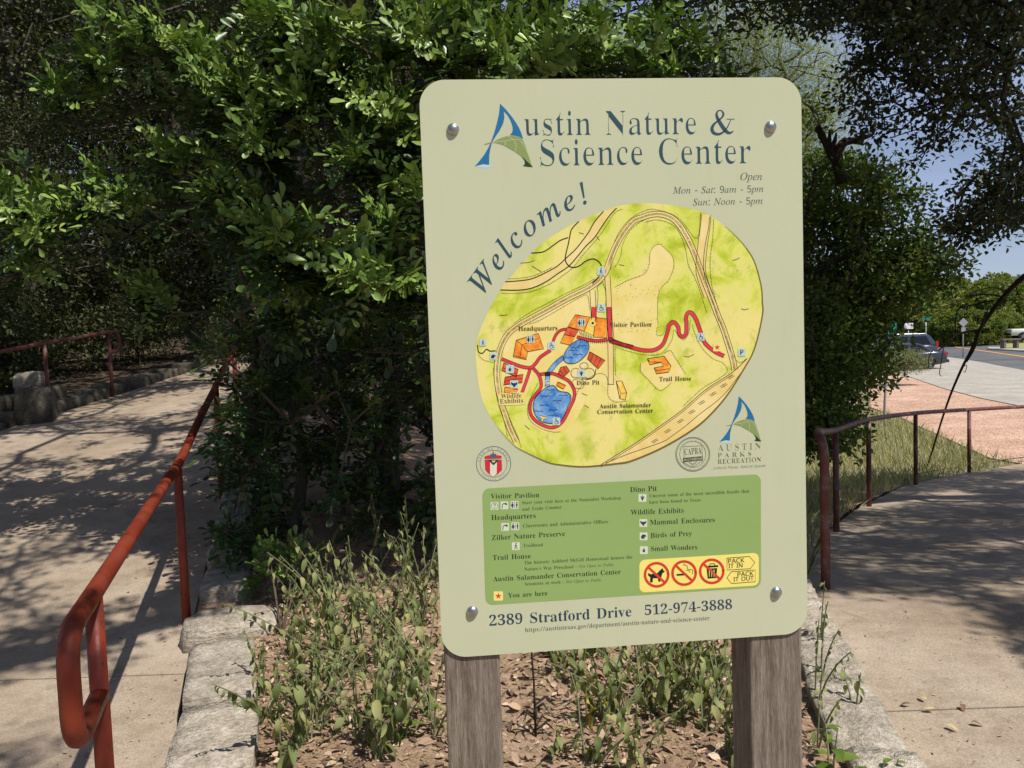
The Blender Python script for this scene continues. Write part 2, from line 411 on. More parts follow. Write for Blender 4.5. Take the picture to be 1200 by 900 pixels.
# ================================================================ GROUND
def ground():
    rs = np.concatenate([np.linspace(.3, 14, 60), 14*np.exp(np.linspace(.05, math.log(1800/14), 80))])
    th = np.linspace(-PI, PI, 289)[:-1]
    X = np.outer(rs, np.sin(th)); Y = np.outer(rs, np.cos(th)); Z = H(X, Y)
    Z = Z + np.where(rs[:, None] > 25, 0, 0)
    V = np.stack([X, Y, Z], -1).reshape(-1, 3); m = len(th); n = len(rs)
    a = np.arange(n-1)[:, None]*m; q = np.arange(m)[None]; q2 = (q+1) % m
    F = np.stack([a+q, a+q2, a+m+q2, a+m+q], -1).reshape(-1, 4)[:, ::-1]
    V = np.vstack([V, [0, 0, 0]])
    cap = np.stack([np.full(m, len(V)-1), (np.arange(m)+1) % m, np.arange(m), np.arange(m)], -1)
    me = bigmesh('ground', V, F, M_ground, smooth=True)
    tag(link(bpy.data.objects.new('ground', me)), kind='structure')
ground()
def sheet(name, left, right, lift, mat, nx=14, dy=.35, parent=None, kind='structure', thick=0, rough=0):
    """strip between two edge polylines (same parameter), draped on the terrain"""
    left = np.array(left, float); right = np.array(right, float)
    n = len(left); L, R = [], []
    for i in range(n-1):
        k = max(1, int(max(np.linalg.norm(left[i+1]-left[i]), np.linalg.norm(right[i+1]-right[i]))/dy))
        for q in range(k): t = q/k; L.append(left[i]*(1-t)+left[i+1]*t); R.append(right[i]*(1-t)+right[i+1]*t)
    L.append(left[-1]); R.append(right[-1]); V = []
    for a, b in zip(L, R):
        for j in range(nx+1):
            p = a+(b-a)*j/nx; V.append((p[0], p[1], float(H(p[0], p[1]))+lift))
    w = nx+1; F = [(i*w+j, i*w+j+1, (i+1)*w+j+1, (i+1)*w+j) for i in range(len(L)-1) for j in range(nx)]
    if thick:                                         # turned-down rim
        m = len(V); rim = [j for j in range(w)]+[i*w+nx for i in range(1, len(L))]+[(len(L)-1)*w+j for j in range(nx-1, -1, -1)]+[i*w for i in range(len(L)-2, 0, -1)]
        for r in rim: V.append((V[r][0], V[r][1], V[r][2]-thick))
        for i in range(len(rim)): j = (i+1) % len(rim); F.append((rim[i], m+i, m+j, rim[j]))
    o = mobj(name, V, F, mat, parent, smooth=not thick)
    if kind: o['kind'] = kind
    return o
# left path: concrete slabs with open joints
LP_Y = [-2, 0, 1.6, 3.0, 4.3, 5.4, 6.4, 8, 9.2, 10.9, 13.3, 15.5]
LP_R = [-.9, -.95, -1.04, -1.36, -1.80, -2.11, -2.38, -2.9, -3.2, -3.7, -4.2, -4.9]
LP_L = [-5.8, -6.1, -6.3, -6.3, -6.3, -6.2, -6.15, -6.0, -5.9, -5.55, -5.15, -5.4]
def xr(y): return float(np.interp(y, LP_Y, LP_R))
def xl(y): return float(np.interp(y, LP_Y, LP_L))
lp = tag(empty('left_path'), kind='structure')
jy = [-2, -.3, 1.7, 3.68, 5.7, 7.7, 9.8, 12, 15.4]
for i in range(len(jy)-1):
    ys = np.linspace(jy[i]+.006, jy[i+1]-.006, 7)
    sheet('slab', [(xl(y), y) for y in ys], [(xr(y), y) for y in ys], .05, M_path, 12, .4, lp, None, .07)
# right path
RP_Y = [-2, 0, 1.0, 2.83, 4.15, 4.7, 6.9, 8.4, 10.2, 11.4, 12.3, 13.1]
RP_L = [1.25, 1.2, 1.12, 1.33, 1.58, 1.70, 2.70, 3.66, 5.05, 6.5, 8.2, 10.2]
rp = tag(empty('right_path'), kind='structure')
jy = [-2, 0, 1.55, 3.08, 5.3, 7.5, 9.6, 11.3, 13.0]
for i in range(len(jy)-1):
    ys = np.linspace(jy[i]+.006, jy[i+1]-.006, 7)
    sheet('slab', [(float(np.interp(y, RP_Y, RP_L)), y) for y in ys], [(13.5, y-.02*0) for y in ys], .05, M_path, 22, .4, rp, None, .07)
# bed
bedY = [-1.2, 0, 1.0, 2, 3, 4.15, 5, 6.4, 8, 10]
bed = sheet('planting_bed', [(xr(y)+.02, y) for y in bedY], [(float(np.interp(y, RP_Y, RP_L))-.02, y) for y in bedY], .075, M_bed, 60, .12)
bv = np.array([v.co[:] for v in bed.data.vertices])
bump = .02*np.sin(bv[:, 0]*5+1)*np.sin(bv[:, 1]*4)+.018*rng.random(len(bv))+.03*np.exp(-((bv[:, 0]-.1)/.8)**2)
for v, b in zip(bed.data.vertices, bump): v.co.z += b
def hb(x, y): return float(H(x, y))+.075+.02*math.sin(x*5+1)*math.sin(y*4)+.01+.03*math.exp(-((x-.1)/.8)**2)
# forest floor litter, left of the path and behind the bush
sheet('forest_floor', [(-30, 6), (-30, 12), (-34, 30)], [(-6.3, 6), (-5.8, 10), (-5.6, 30)], .02, M_litter, 30, 1)
sheet('litter_strip', [(-3.9, 10), (-4.6, 13.2), (-5.2, 16), (-6, 30)], [(3.0, 10), (3.4, 13.2), (3.6, 16), (4, 30)], .02, M_litter, 24, 1)
# gravel, apron, road (edges taken from where they lie on the terrain)
def gp(*pts): return [tuple(G(x, y)[:2]) for x, y in pts]
# gravel strip: near edge / far edge
sheet('gravel_shoulder', gp((1020, 478), (1060, 492), (1110, 515), (1160, 538), (1240, 552)),
      gp((1020, 436), (1062, 441), (1105, 456), (1150, 468), (1240, 486)), .02, M_gravel, 20, .6)
sheet('driveway_apron', gp((960, 434), (1020, 437), (1062, 441), (1105, 456), (1150, 468), (1240, 486), (1330, 510)),
      gp((960, 419), (1020, 419.5), (1080, 420), (1105, 418), (1150, 425), (1240, 442), (1330, 460)), .04, M_apron, 20, .8)
sheet('road', gp((930, 423), (1000, 421), (1080, 421), (1105, 419.5), (1150, 426.5), (1240, 443), (1400, 475)),
      gp((930, 403.5), (1000, 403.3), (1080, 403), (1105, 402.6), (1150, 403.5), (1240, 406), (1400, 412)), .02, M_asph, 20, 1.5)
M_yel = flat('road_yellow', srgb(206, 150, 84), .8)
yl = sheet('centre_line', gp((1116, 406.2), (1122, 407.6), (1140, 410.3), (1170, 414.6), (1230, 423.5)), gp((1116, 405.6), (1122, 406.9), (1140, 409.6), (1170, 413.7), (1230, 422.3)), .035, M_yel, 2, 1)
yl2 = sheet('centre_line_curve', gp((1114.5, 406.4), (1114.8, 404.8), (1117, 403.9), (1123, 403.6)), gp((1117, 406), (1116.9, 405.1), (1118.5, 404.5), (1123, 404.2)), .035, M_yel, 1, 2)
isl = sheet('kerb_island', gp((1158, 410.0), (1180, 411.5), (1215, 413.5)), gp((1158, 408.0), (1180, 408.3), (1215, 409)), .14, M_apron, 4, 1, thick=.14)
isg = sheet('island_grass', gp((1176, 409.0), (1215, 411)), gp((1176, 403.5), (1215, 403)), .16, flat('dry_lawn', (.30, .30, .11, 1), .95), 4, 1)

# ---------------------------------------------------------------- stones
def stonemesh(sx, sy, sz, seed, rough=.5, rounding=.25, lv=2):
    r = np.random.default_rng(seed); bm = bmesh.new(); bmesh.ops.create_cube(bm, size=1)
    bmesh.ops.subdivide_edges(bm, edges=bm.edges[:], cuts=6, use_grid_fill=True)
    ph = r.random((6, 3))*6
    for v in bm.verts:
        c = np.array(v.co); s = c/np.max(np.abs(c)+1e-9)*.5
        sph = unit(c)*.5*1.15; k = rounding*(np.linalg.norm(c)/.86)**4
        p = c*(1-k)+sph*k
        n = sum(math.sin(p[a % 3]*(5+3*a)+ph[a][0])*math.cos(p[(a+1) % 3]*(4+2*a)+ph[a][1]) for a in range(6))/6
        d = n*rough*.16 + r.normal()*.010
        v.co = Vector((p[0]*sx*(1+d), p[1]*sy*(1+d), p[2]*sz*(1+d*1.2)+n*rough*.02))
    V = [tuple(v.co) for v in bm.verts]; bm.verts.index_update(); F = [tuple(v.index for v in f.verts) for f in bm.faces]; bm.free()
    return V, F
def stone(parent, x, y, w, l, h, rz, seed, z=None, name='stone', rounding=.25, rough=.5, sink=.4, mat=None):
    V, F = stonemesh(w, l, h, seed, rough, rounding)
    o = mobj(name, V, F, mat or M_stone, parent, smooth=rounding > .6)
    if not o.data.polygons[0].use_smooth:
        o.data.polygons.foreach_set('use_smooth', np.ones(len(o.data.polygons), dtype=bool))
    L = parent.location if parent else Vector((0, 0, 0))
    zz = float(H(x, y))+h*(.5-sink) if z is None else z
    o.location = (x-L[0], y-L[1], zz-L[2]); o.rotation_euler = (random.uniform(-.03, .03), random.uniform(-.03, .03), rz)
    return o
ke = tag(empty('stone_edging', (-1.7, 3.5, 0)), 'pale flat limestone edging between the left path and the planting bed', 'stone edging')
spec = [(1.2, 1.95, .30), (1.98, 2.6, .28), (2.62, 3.14, .30), (3.17, 3.86, .29), (4.42, 4.86, .26), (4.9, 5.4, .24), (5.43, 5.95, .24), (6, 6.5, .24)]
for i, (a, b, w) in enumerate(spec):
    y = (a+b)/2; x = xr(y)+w/2-.0; sl_ = math.atan2(xr(b)-xr(a), b-a)
    stone(ke, x+.035, y, w, (b-a)*1.02, .24, -sl_, 40+i, rounding=.10, rough=.35, z=float(H(x, y))+.035)
stone(ke, xr(4.14)+.22, 4.14, .50, .34, .20, .35, 77, rounding=.8, rough=.5, z=.07)['label'] = 'rounded boulder set among the flat edging slabs'
ke2 = tag(empty('stone_edging', (1.4, 3.5, 0)), 'irregular limestone edging between the bed and the right path behind the sign post', 'stone edging')
spec = [(1.3, 2.0, .22), (2.03, 2.62, .24), (2.65, 3.2, .25), (3.23, 3.66, .24), (3.69, 4.2, .22), (4.23, 4.6, .2)]
for i, (a, b, w) in enumerate(spec):
    y = (a+b)/2; xa = float(np.interp(y, RP_Y, RP_L)); sl_ = math.atan2(np.interp(b, RP_Y, RP_L)-np.interp(a, RP_Y, RP_L), b-a)
    stone(ke2, xa-w/2+.02, y, w, (b-a)*1.03, .22, -sl_, 60+i, rounding=.18, rough=.5, z=float(H(xa, y))+.03)
# dry-stone wall on the far side of the left path
wl = tag(empty('dry_stone_wall', (-6.0, 10, .7)), 'low shaded dry-stone retaining wall along the far side of the left path', 'stone wall')
y = 6.2; i = 0
while y < 15:
    l = random.uniform(.32, .62); hh = random.uniform(.17, .25); xx = xl(y+l/2)-.17
    sl_ = math.atan2(xl(y+l)-xl(y), l)
    g = float(H(xx, y+l/2))
    stone(wl, xx, y+l/2, .36, l*.97, hh, -sl_, 100+i, z=g+hh*.3, rounding=.3, mat=M_stone_shade)
    if y < 10.0:
        stone(wl, xx-.12, y+l/2+.1, .34, l*.9, hh*.85, -sl_, 160+i, z=g+hh*1.1, rounding=.35, mat=M_stone_shade)
    y += l; i += 1
b1 = stone(None, -5.75, 9.6, .42, .42, .50, .4, 301, name='boulder', rounding=.9, rough=.7, z=float(H(-5.75, 9.6))+.2, mat=M_stone_shade)
tag(b1, 'rounded grey boulder at the foot of the far left rail post', 'boulder')
p = P(36, 448, 10.2); b2 = stone(None, p[0], p[1], .36, .36, .26, .4, 302, name='boulder', rounding=.9, rough=.7, z=p[2])
tag(b2, 'pale rounded boulder lying on top of the dry-stone wall', 'boulder')

# ================================================================ HANDRAILS
def arc(c, a, b, r, n=5): pass
def rail(name, label, tubepath, r, posts, mat, rp_, collars=()):
    e = empty(name, tuple(np.array(posts[0][0])))
    tag(e, label, 'handrail')
    V, F = tube(tubepath, r, 16); mobj('rail_bar', V, F, mat, e, smooth=True, world=True)
    for foot, top in posts:
        V, F = tube([foot, tuple(np.array(foot)*.5+np.array(top)*.5), top], rp_, 14); mobj('post', V, F, mat, e, smooth=True, world=True)
    for c, d in collars:
        c = np.array(c); d = unit(np.array(d, float))
        V, F = tube([c-d*.02, c-d*.016, c+d*.016, c+d*.02], [r*1.02, r*1.10, r*1.10, r*1.02], 14); mobj('weld_collar', V, F, mat, e, smooth=True, world=True)
    return e
zr = lambda x, y, h=.93: float(H(x, y))+.03+h
A = np.array([-1.12, 2.06]); B = np.array([-1.82, 4.27]); C_ = np.array([-2.38, 6.4]); D_ = np.array([-2.98, 8.6])
u = (A-B)/np.linalg.norm(A-B)
zt = .955
E_ = A+u*.30
def rp3(p, z): return (p[0], p[1], z)
lpth = [rp3(D_, zr(*D_)), rp3((C_+D_)/2, (zr(*C_)+zr(*D_))/2), rp3(C_, zr(*C_)), rp3((B*.6+C_*.4), zt*.6+.4*zr(*C_)+.0), rp3(B*.92+C_*.08, zt+.015), rp3(B, zt), rp3(B*.5+A*.5, zt), rp3(A, zt), rp3(A+u*.225, zt)]
R_ = .085
for k in range(1, 6):
    t = k/5*PI/2; lpth.append(rp3(A+u*(.225+R_*math.sin(t)), zt-R_*(1-math.cos(t))))
zb = zt-.27
lpth.append(rp3(A+u*(.225+R_), (zt+zb)/2))
for k in range(0, 6):
    t = k/5*PI/2; lpth.append(rp3(A+u*(.225+R_*math.cos(t)), zb+R_*(1-math.sin(t))))
lpth.append(rp3(A+u*.01, zb+.0))
f3 = lambda p: (p[0], p[1], float(H(*p))-.02)
rail('handrail', 'rust-red tube handrail with a looped end, nearest on the left', lpth, .0248,
     [(f3(A), rp3(A, zt-.01)), (f3(B), rp3(B, zt-.01)), (f3(C_), rp3(C_, zr(*C_)-.01)), (f3(D_), rp3(D_, zr(*D_)-.01))], M_rail, .0235,
     [(rp3(B+(C_-B)*.03, zt+.005), (C_[0]-B[0], C_[1]-B[1], .3)), (rp3(B+(C_-B)*.55, zt+.175), (C_[0]-B[0], C_[1]-B[1], .3)), (rp3(B+(C_-B)*.62, zt+.195), (C_[0]-B[0], C_[1]-B[1], .3))])
# far-left rail
def hz(p, h=.95): return (p[0], p[1], float(H(*p))+h)
a1 = P(127, 389, 11); a2 = P(52, 402, 10); g1 = (a1[0], a1[1], float(H(a1[0], a1[1]))-.05); g2 = (a2[0], a2[1], float(H(a2[0], a2[1]))-.05)
st = (a2-a1); a3 = a2+st*1.15+[0, 0, -.02]; a4 = a3+st*1.3
g3_ = (a3[0], a3[1], float(H(a3[0], a3[1]))-.05)
e1 = a1-unit(st)*.1; dn = np.array([0, 0, 1.])
pth = [a4, a3, a2, a1, e1, e1-unit(st)*.06-dn*.03, e1-unit(st)*.08-dn*.09, e1-unit(st)*.08-dn*.2, e1-unit(st)*.05-dn*.26, e1-dn*.28, a1-dn*.28]
rail('handrail', 'shaded dull red handrail across the left path, ending in a small loop', pth, .025,
     [(g1, tuple(a1)), (g2, tuple(a2)), (g3_, tuple(a3))], M_rail2, .025)
# right rail
RPp = [(1.84, 4.70), (2.80, 6.9), (3.76, 8.4), (5.17, 10.2), (6.55, 11.4), (8.2, 12.3), (10.2, 13.1)]
tops = [.93, .665, .56, .40, .283, .20, .14]
pl = [(1.84, 4.70, -.06), (1.84, 4.70, .4), (1.84, 4.70, .76), (1.84, 4.705, .82), (1.843, 4.73, .87), (1.85, 4.78, .905), (1.865, 4.86, .925)]
mid = catmull([(1.87, 4.90, .928)]+[(x, y, z) for (x, y), z in list(zip(RPp, tops))[1:]], 6)
mid[0:1] = []
rail('handrail', 'weathered red curved handrail bending round the edge of the right path', pl+mid, .027,
     [((x, y, float(H(x, y))-.05), (x, y, z)) for (x, y), z in list(zip(RPp, tops))[1:]], M_rail2, .026)
# darker lower colour of the first leg: its own sleeve of fresher paint
# glyph outlines as plain numbers: for each letter its code, its advance, then its rings of x, y, in thousandths
BOLD_SERIF = [
[65,437,[-9,0,-9,18,9,21,24,30,49,75,206,466,224,465,384,87,411,34,425,22,443,18,443,0,229,0,229,18,270,25,283,46,273,81,253,132,103,132,79,71,76,59,75,48,87,26,124,18,128,18,128,0],[113,161,242,161,177,319]],
[66,443,[16,0,16,17,45,22,62,32,72,51,75,82,75,369,69,412,51,433,15,439,15,455,220,455,297,449,352,429,385,396,396,351,384,302,348,268,287,247,360,223,404,185,418,132,407,76,371,35,314,9,238,0],[182,252,188,252,234,257,263,272,279,301,285,345,281,385,269,412,248,428,216,434,198,432,188,425,182,391],[222,24,259,30,283,49,296,81,301,128,295,176,277,208,245,225,197,231,182,231,182,65,190,33,202,26]],
[67,468,[257,-11,193,-3,137,20,91,56,56,104,34,162,26,228,34,294,56,351,92,399,139,435,195,458,259,465,309,459,367,440,388,435,408,443,419,465,437,465,437,308,420,308,392,364,356,407,313,434,265,443,212,430,174,389,151,321,144,226,152,138,177,74,219,36,278,24,318,29,358,45,395,71,428,106,447,89,395,33,332,0]],
[68,496,[20,0,20,17,47,21,63,30,71,46,74,75,74,374,71,407,61,426,43,435,15,439,15,455,222,455,296,449,357,429,405,396,440,351,461,295,468,228,453,128,408,57,333,14,228,0],[222,24,262,30,295,47,319,75,343,139,351,229,343,318,319,382,279,420,223,433,202,431,190,423,182,385,182,72,190,34,202,27]],
[69,442,[14,0,14,17,44,20,62,30,72,48,75,78,75,369,72,405,62,425,44,435,16,439,16,455,399,455,399,320,383,320,369,373,340,406,295,424,232,430,200,428,186,417,183,388,183,246,193,246,232,252,259,269,277,300,288,345,304,345,304,118,287,118,273,181,259,201,241,213,185,222,183,222,183,67,185,47,192,35,230,28,276,30,313,39,345,53,371,75,393,105,411,143,430,143,402,0]],
[70,404,[15,0,15,17,45,23,62,34,72,53,75,84,75,375,71,405,61,423,43,433,14,439,14,455,394,455,394,320,377,320,369,357,355,385,336,406,310,420,275,428,230,431,200,429,186,421,182,398,182,247,190,247,229,253,256,270,274,301,284,347,302,347,302,118,285,118,274,168,257,200,229,218,189,224,182,224,182,81,188,43,196,31,210,24,257,17,257,0]],
[71,508,[268,-10,200,-3,141,19,93,55,57,103,35,161,28,229,35,295,57,352,93,399,139,435,195,458,257,465,311,459,369,441,388,436,406,443,419,465,437,465,437,308,420,308,403,346,382,379,357,406,329,426,299,439,267,443,214,430,176,389,153,322,146,228,154,135,180,67,206,37,238,19,275,13,308,16,328,27,339,45,343,71,343,128,339,154,329,170,309,179,275,182,275,198,500,198,500,182,473,179,457,171,449,155,446,128,446,29,357,0]],
[72,523,[15,0,15,17,45,22,62,32,72,50,75,81,75,379,71,406,62,424,44,434,16,439,16,455,242,455,242,439,204,432,187,415,182,379,182,251,342,251,342,379,337,415,320,432,282,439,282,455,507,455,507,439,478,434,461,424,452,407,449,379,449,81,452,52,461,33,478,22,507,17,507,0,282,0,282,17,311,21,329,31,339,49,342,81,342,221,182,221,182,81,185,50,194,32,212,22,242,17,242,0]],
[73,261,[13,0,13,17,42,23,61,32,72,49,75,75,75,387,72,412,63,427,45,435,13,439,13,455,244,455,244,439,214,435,196,427,186,412,183,387,183,77,187,44,206,26,246,17,246,0]],
[75,510,[16,0,16,17,45,22,63,32,72,50,75,81,75,379,72,406,63,424,45,434,17,439,17,455,242,455,242,439,205,432,187,415,183,379,183,234,321,373,342,398,349,418,334,434,291,439,291,455,486,455,486,439,477,439,415,419,345,361,271,285,463,46,487,25,519,17,519,0,281,0,281,17,306,18,322,21,334,34,316,66,199,214,183,198,183,81,186,50,195,32,213,22,242,17,242,0]],
[76,426,[15,0,15,17,45,22,62,32,72,50,75,81,75,379,71,407,62,425,44,434,16,439,16,455,250,455,250,439,208,434,196,427,188,416,182,379,182,83,185,47,200,31,234,28,278,31,315,40,345,56,370,80,391,112,409,154,427,154,402,0]],
[77,634,[14,0,14,17,43,22,61,32,72,50,75,79,75,382,71,416,53,432,15,439,15,455,185,455,317,142,449,455,617,455,617,439,590,433,573,423,563,405,560,378,560,85,565,43,582,23,617,17,617,0,396,0,396,17,433,25,450,44,455,83,455,399,288,0,270,0,105,389,105,80,109,48,120,30,139,20,169,17,169,0]],
[78,494,[403,-11,107,350,107,79,110,49,119,31,136,21,167,17,167,0,18,0,18,17,54,23,71,41,76,79,76,388,36,433,18,439,18,455,156,455,391,169,391,377,386,414,369,431,331,439,331,455,480,455,480,439,450,434,433,425,425,407,422,377,422,-11]],
[79,525,[261,-11,213,-6,169,7,129,29,94,58,66,93,45,134,32,179,28,228,32,276,45,321,66,362,95,397,130,426,170,448,216,462,265,466,313,462,357,448,397,427,431,399,459,364,481,323,494,277,498,228,494,179,481,134,459,93,430,58,395,29,355,7,310,-6],[265,12,315,26,351,66,372,133,379,228,371,321,348,389,310,430,260,443,210,430,174,389,152,322,145,228,153,135,177,67,215,26]],
[80,418,[15,0,15,17,45,22,62,32,72,50,75,81,75,379,71,406,62,424,44,434,16,439,16,455,214,455,287,452,336,440,366,422,390,398,404,367,409,332,398,280,367,240,314,214,242,206,182,206,182,81,185,50,194,32,212,22,242,17,242,0],[182,230,201,230,244,235,272,253,287,283,292,329,288,375,275,406,252,425,216,431,189,424,182,398]],
[81,525,[378,-116,296,-103,232,-64,187,-1,141,21,101,50,70,86,47,129,32,176,28,228,32,276,45,321,66,362,95,397,130,426,170,448,216,462,265,466,313,462,357,448,397,427,431,399,459,364,481,323,494,277,498,228,487,152,454,86,401,34,330,0,360,-45,398,-72,445,-81,492,-73,495,-92,435,-110],[265,12,316,26,351,66,373,133,380,228,372,321,348,389,310,430,260,443,210,430,174,389,152,322,145,228,153,135,178,67,216,26]],
[82,473,[15,0,15,17,45,22,62,32,72,50,75,81,75,379,71,406,62,424,44,434,16,439,16,455,217,455,305,448,367,426,405,388,417,334,406,285,372,248,315,224,432,50,452,26,478,17,480,17,480,0,338,0,201,212,182,212,182,81,185,50,194,32,212,22,242,17,242,0],[182,234,203,234,249,240,280,258,298,290,304,336,295,389,268,421,224,431,202,429,190,422,182,385]],
[83,390,[43,-11,43,158,62,158,83,94,111,50,149,24,197,15,231,20,257,36,273,60,279,89,265,129,225,160,163,191,112,221,77,253,56,289,50,332,54,370,67,403,88,429,115,449,148,462,185,466,229,461,282,448,291,446,300,445,313,450,320,466,339,466,339,319,322,319,310,354,293,385,272,410,248,429,222,441,194,445,163,440,140,426,125,406,120,380,124,356,137,336,189,303,253,273,317,233,337,211,350,188,359,133,354,93,339,58,314,29,281,8,240,-6,192,-10,158,-8,126,1,98,9,85,12,69,7,61,-11]],
[84,423,[92,0,92,17,123,21,142,31,152,50,156,81,156,433,149,433,102,426,65,403,41,367,29,318,11,318,11,455,410,455,410,317,394,317,375,382,333,420,269,433,263,433,263,81,267,49,276,30,296,21,328,17,328,0]],
[85,492,[248,-13,168,-2,114,29,83,81,73,155,73,379,70,406,61,424,43,434,15,439,15,455,240,455,240,439,202,432,185,415,181,379,181,140,186,88,203,51,232,29,275,22,340,37,379,83,392,159,392,378,389,406,379,423,360,433,328,439,328,455,474,455,474,439,448,432,433,421,425,404,422,378,422,181,412,92,380,32,325,-2]],
[86,428,[212,-13,44,381,22,420,8,432,-14,439,-14,455,211,455,211,439,166,432,156,423,152,410,161,378,259,143,348,377,355,409,351,423,342,432,299,439,299,455,442,455,442,439,423,436,408,427,382,383,230,-13]],
[87,611,[171,-11,32,393,15,427,3,435,-15,439,-15,455,181,455,181,439,150,432,143,423,140,410,148,373,223,153,301,353,286,399,278,418,267,429,229,439,229,455,439,455,439,439,404,432,393,412,399,386,474,166,541,369,549,406,546,421,538,430,503,439,503,455,624,455,624,439,607,433,594,421,575,379,446,-11,428,-11,316,309,190,-11]],
[88,471,[11,0,11,17,53,30,90,66,193,208,78,386,47,425,33,435,16,439,14,439,14,455,244,455,244,439,229,439,200,433,190,415,201,388,265,289,322,373,339,414,328,432,293,439,293,455,458,455,458,439,455,439,427,435,403,423,357,373,281,265,413,57,436,28,461,17,464,17,464,0,238,0,238,17,243,17,278,23,290,41,275,79,210,183,138,81,124,45,137,24,174,17,174,0]],
[89,426,[101,0,101,17,131,22,148,32,157,50,161,81,161,179,46,387,29,414,14,429,1,435,-13,438,-13,455,207,455,207,438,195,438,167,432,156,416,164,392,248,226,333,366,349,408,336,430,298,438,295,438,295,455,439,455,439,438,409,424,383,392,268,203,268,81,271,50,280,32,298,22,328,17,328,0]],
[90,442,[20,0,20,11,276,430,214,430,141,420,115,407,94,386,76,356,61,316,44,316,57,455,406,455,406,443,153,29,239,29,302,37,349,61,384,103,407,164,424,164,407,0]],
[97,344,[255,-10,226,-5,208,10,200,35,151,2,95,-9,64,-4,40,11,25,34,20,63,31,104,63,136,119,164,199,190,199,241,196,266,187,282,171,292,148,296,115,290,104,274,113,257,123,231,120,215,110,202,95,194,77,191,59,194,45,203,36,218,33,236,37,259,49,278,69,295,95,308,126,316,162,318,223,312,263,292,285,259,293,210,293,62,295,40,304,34,320,42,329,28,294,-1],[151,34,174,41,199,63,199,169,154,151,127,123,118,84,126,46]],
[98,361,[43,-11,43,388,37,428,8,439,8,455,138,455,138,279,175,308,221,318,254,313,284,299,308,276,326,245,338,208,342,166,337,118,323,75,300,40,270,13,233,-4,192,-10,148,-1,105,28,53,-11],[183,14,213,23,232,49,242,95,245,160,242,213,231,251,212,273,184,280,155,270,144,257,138,242,138,69,143,38,158,20]],
[99,293,[156,-10,119,-5,87,11,59,35,38,68,24,106,19,150,25,196,40,237,64,271,96,297,133,313,175,319,218,314,250,298,271,275,277,245,275,228,266,215,253,207,236,204,214,209,201,225,196,251,197,261,197,271,190,290,169,297,138,285,118,248,112,187,118,123,137,76,166,48,204,38,239,47,271,72,285,60,248,21,205,-2]],
[100,370,[140,-10,107,-5,78,10,53,35,35,66,23,104,19,147,24,196,36,237,55,272,81,297,112,313,146,318,189,309,223,280,223,401,220,419,212,430,176,439,176,455,319,455,319,75,325,41,335,32,353,28,353,11,294,6,223,-10,223,39,188,2],[171,28,187,31,202,41,215,56,223,76,223,242,217,257,206,270,174,281,147,273,130,250,121,210,118,153,120,98,130,58,146,36]],
[101,301,[154,-10,117,-5,85,10,58,35,37,69,24,109,19,157,24,201,38,240,59,273,87,298,120,313,157,318,209,309,249,280,274,234,283,173,283,166,117,166,127,97,154,56,199,42,237,53,270,86,285,73,248,27,205,-1],[116,192,201,192,201,215,193,277,181,292,161,297,136,286,121,255,116,203]],
[102,214,[15,0,15,16,40,22,50,35,52,73,52,277,16,277,16,310,52,310,52,353,60,400,85,436,123,457,174,465,212,460,240,446,257,425,263,400,260,381,252,367,239,358,224,355,195,365,187,376,185,391,193,420,196,426,197,433,193,441,180,443,163,440,153,430,148,390,148,310,203,310,203,277,148,277,148,65,150,40,158,26,173,18,199,16,199,0]],
[103,327,[146,-140,89,-136,48,-122,22,-100,14,-75,28,-46,69,-26,35,-1,24,30,28,54,42,74,67,92,102,110,58,135,31,169,22,212,27,242,40,268,60,289,88,305,120,315,157,318,196,315,233,304,317,304,317,268,268,268,286,237,291,203,288,176,276,151,258,131,234,116,205,106,172,103,157,103,142,104,112,94,104,84,101,71,111,55,141,49,175,49,259,40,285,29,303,13,312,-9,316,-37,305,-80,272,-113,219,-133],[157,124,178,130,190,146,197,173,199,211,197,249,190,276,178,292,157,297,137,292,124,276,117,249,114,211,117,173,124,146,137,130],[161,-116,218,-111,252,-94,263,-66,260,-51,249,-41,205,-34,97,-34,79,-52,73,-73,79,-89,95,-103,122,-113]],
[104,381,[18,0,18,16,45,26,52,56,52,399,46,429,36,437,19,440,19,455,148,455,148,267,190,305,243,318,292,306,321,271,330,212,330,56,337,26,347,19,363,16,363,0,202,0,202,16,207,16,228,26,235,56,235,217,229,258,219,268,203,271,173,262,148,235,148,56,154,26,164,19,180,16,180,0]],
[105,198,[101,362,81,366,65,376,54,393,50,412,54,432,65,449,81,460,101,463,120,460,137,449,147,432,151,412,147,393,136,376,120,366],[18,0,18,16,45,26,52,56,52,252,47,285,20,293,21,310,148,310,148,56,154,26,180,16,180,0]],
[106,210,[106,363,86,367,70,378,59,394,56,414,59,434,71,450,87,461,106,465,126,461,142,450,153,434,157,414,153,394,142,378,126,367],[36,-140,-11,-131,-44,-105,-53,-88,-56,-70,-53,-53,-45,-40,-32,-32,-15,-29,15,-39,23,-51,26,-66,19,-87,11,-103,16,-113,31,-117,49,-113,58,-100,64,-54,64,250,56,284,43,291,22,294,22,310,159,310,159,-21,151,-73,127,-110,88,-133]],
[107,359,[17,0,17,16,45,26,52,56,52,398,47,429,38,436,20,439,21,455,148,455,148,169,227,248,240,264,244,278,235,290,209,293,206,293,206,310,345,310,345,293,308,284,275,260,222,209,346,34,360,21,376,16,376,0,211,0,211,16,217,16,234,20,239,32,232,49,163,147,148,134,148,56,154,26,180,16,180,0]],
[108,199,[18,0,18,16,45,26,52,56,52,398,47,429,38,436,20,439,20,455,148,455,148,56,154,26,180,16,180,0]],
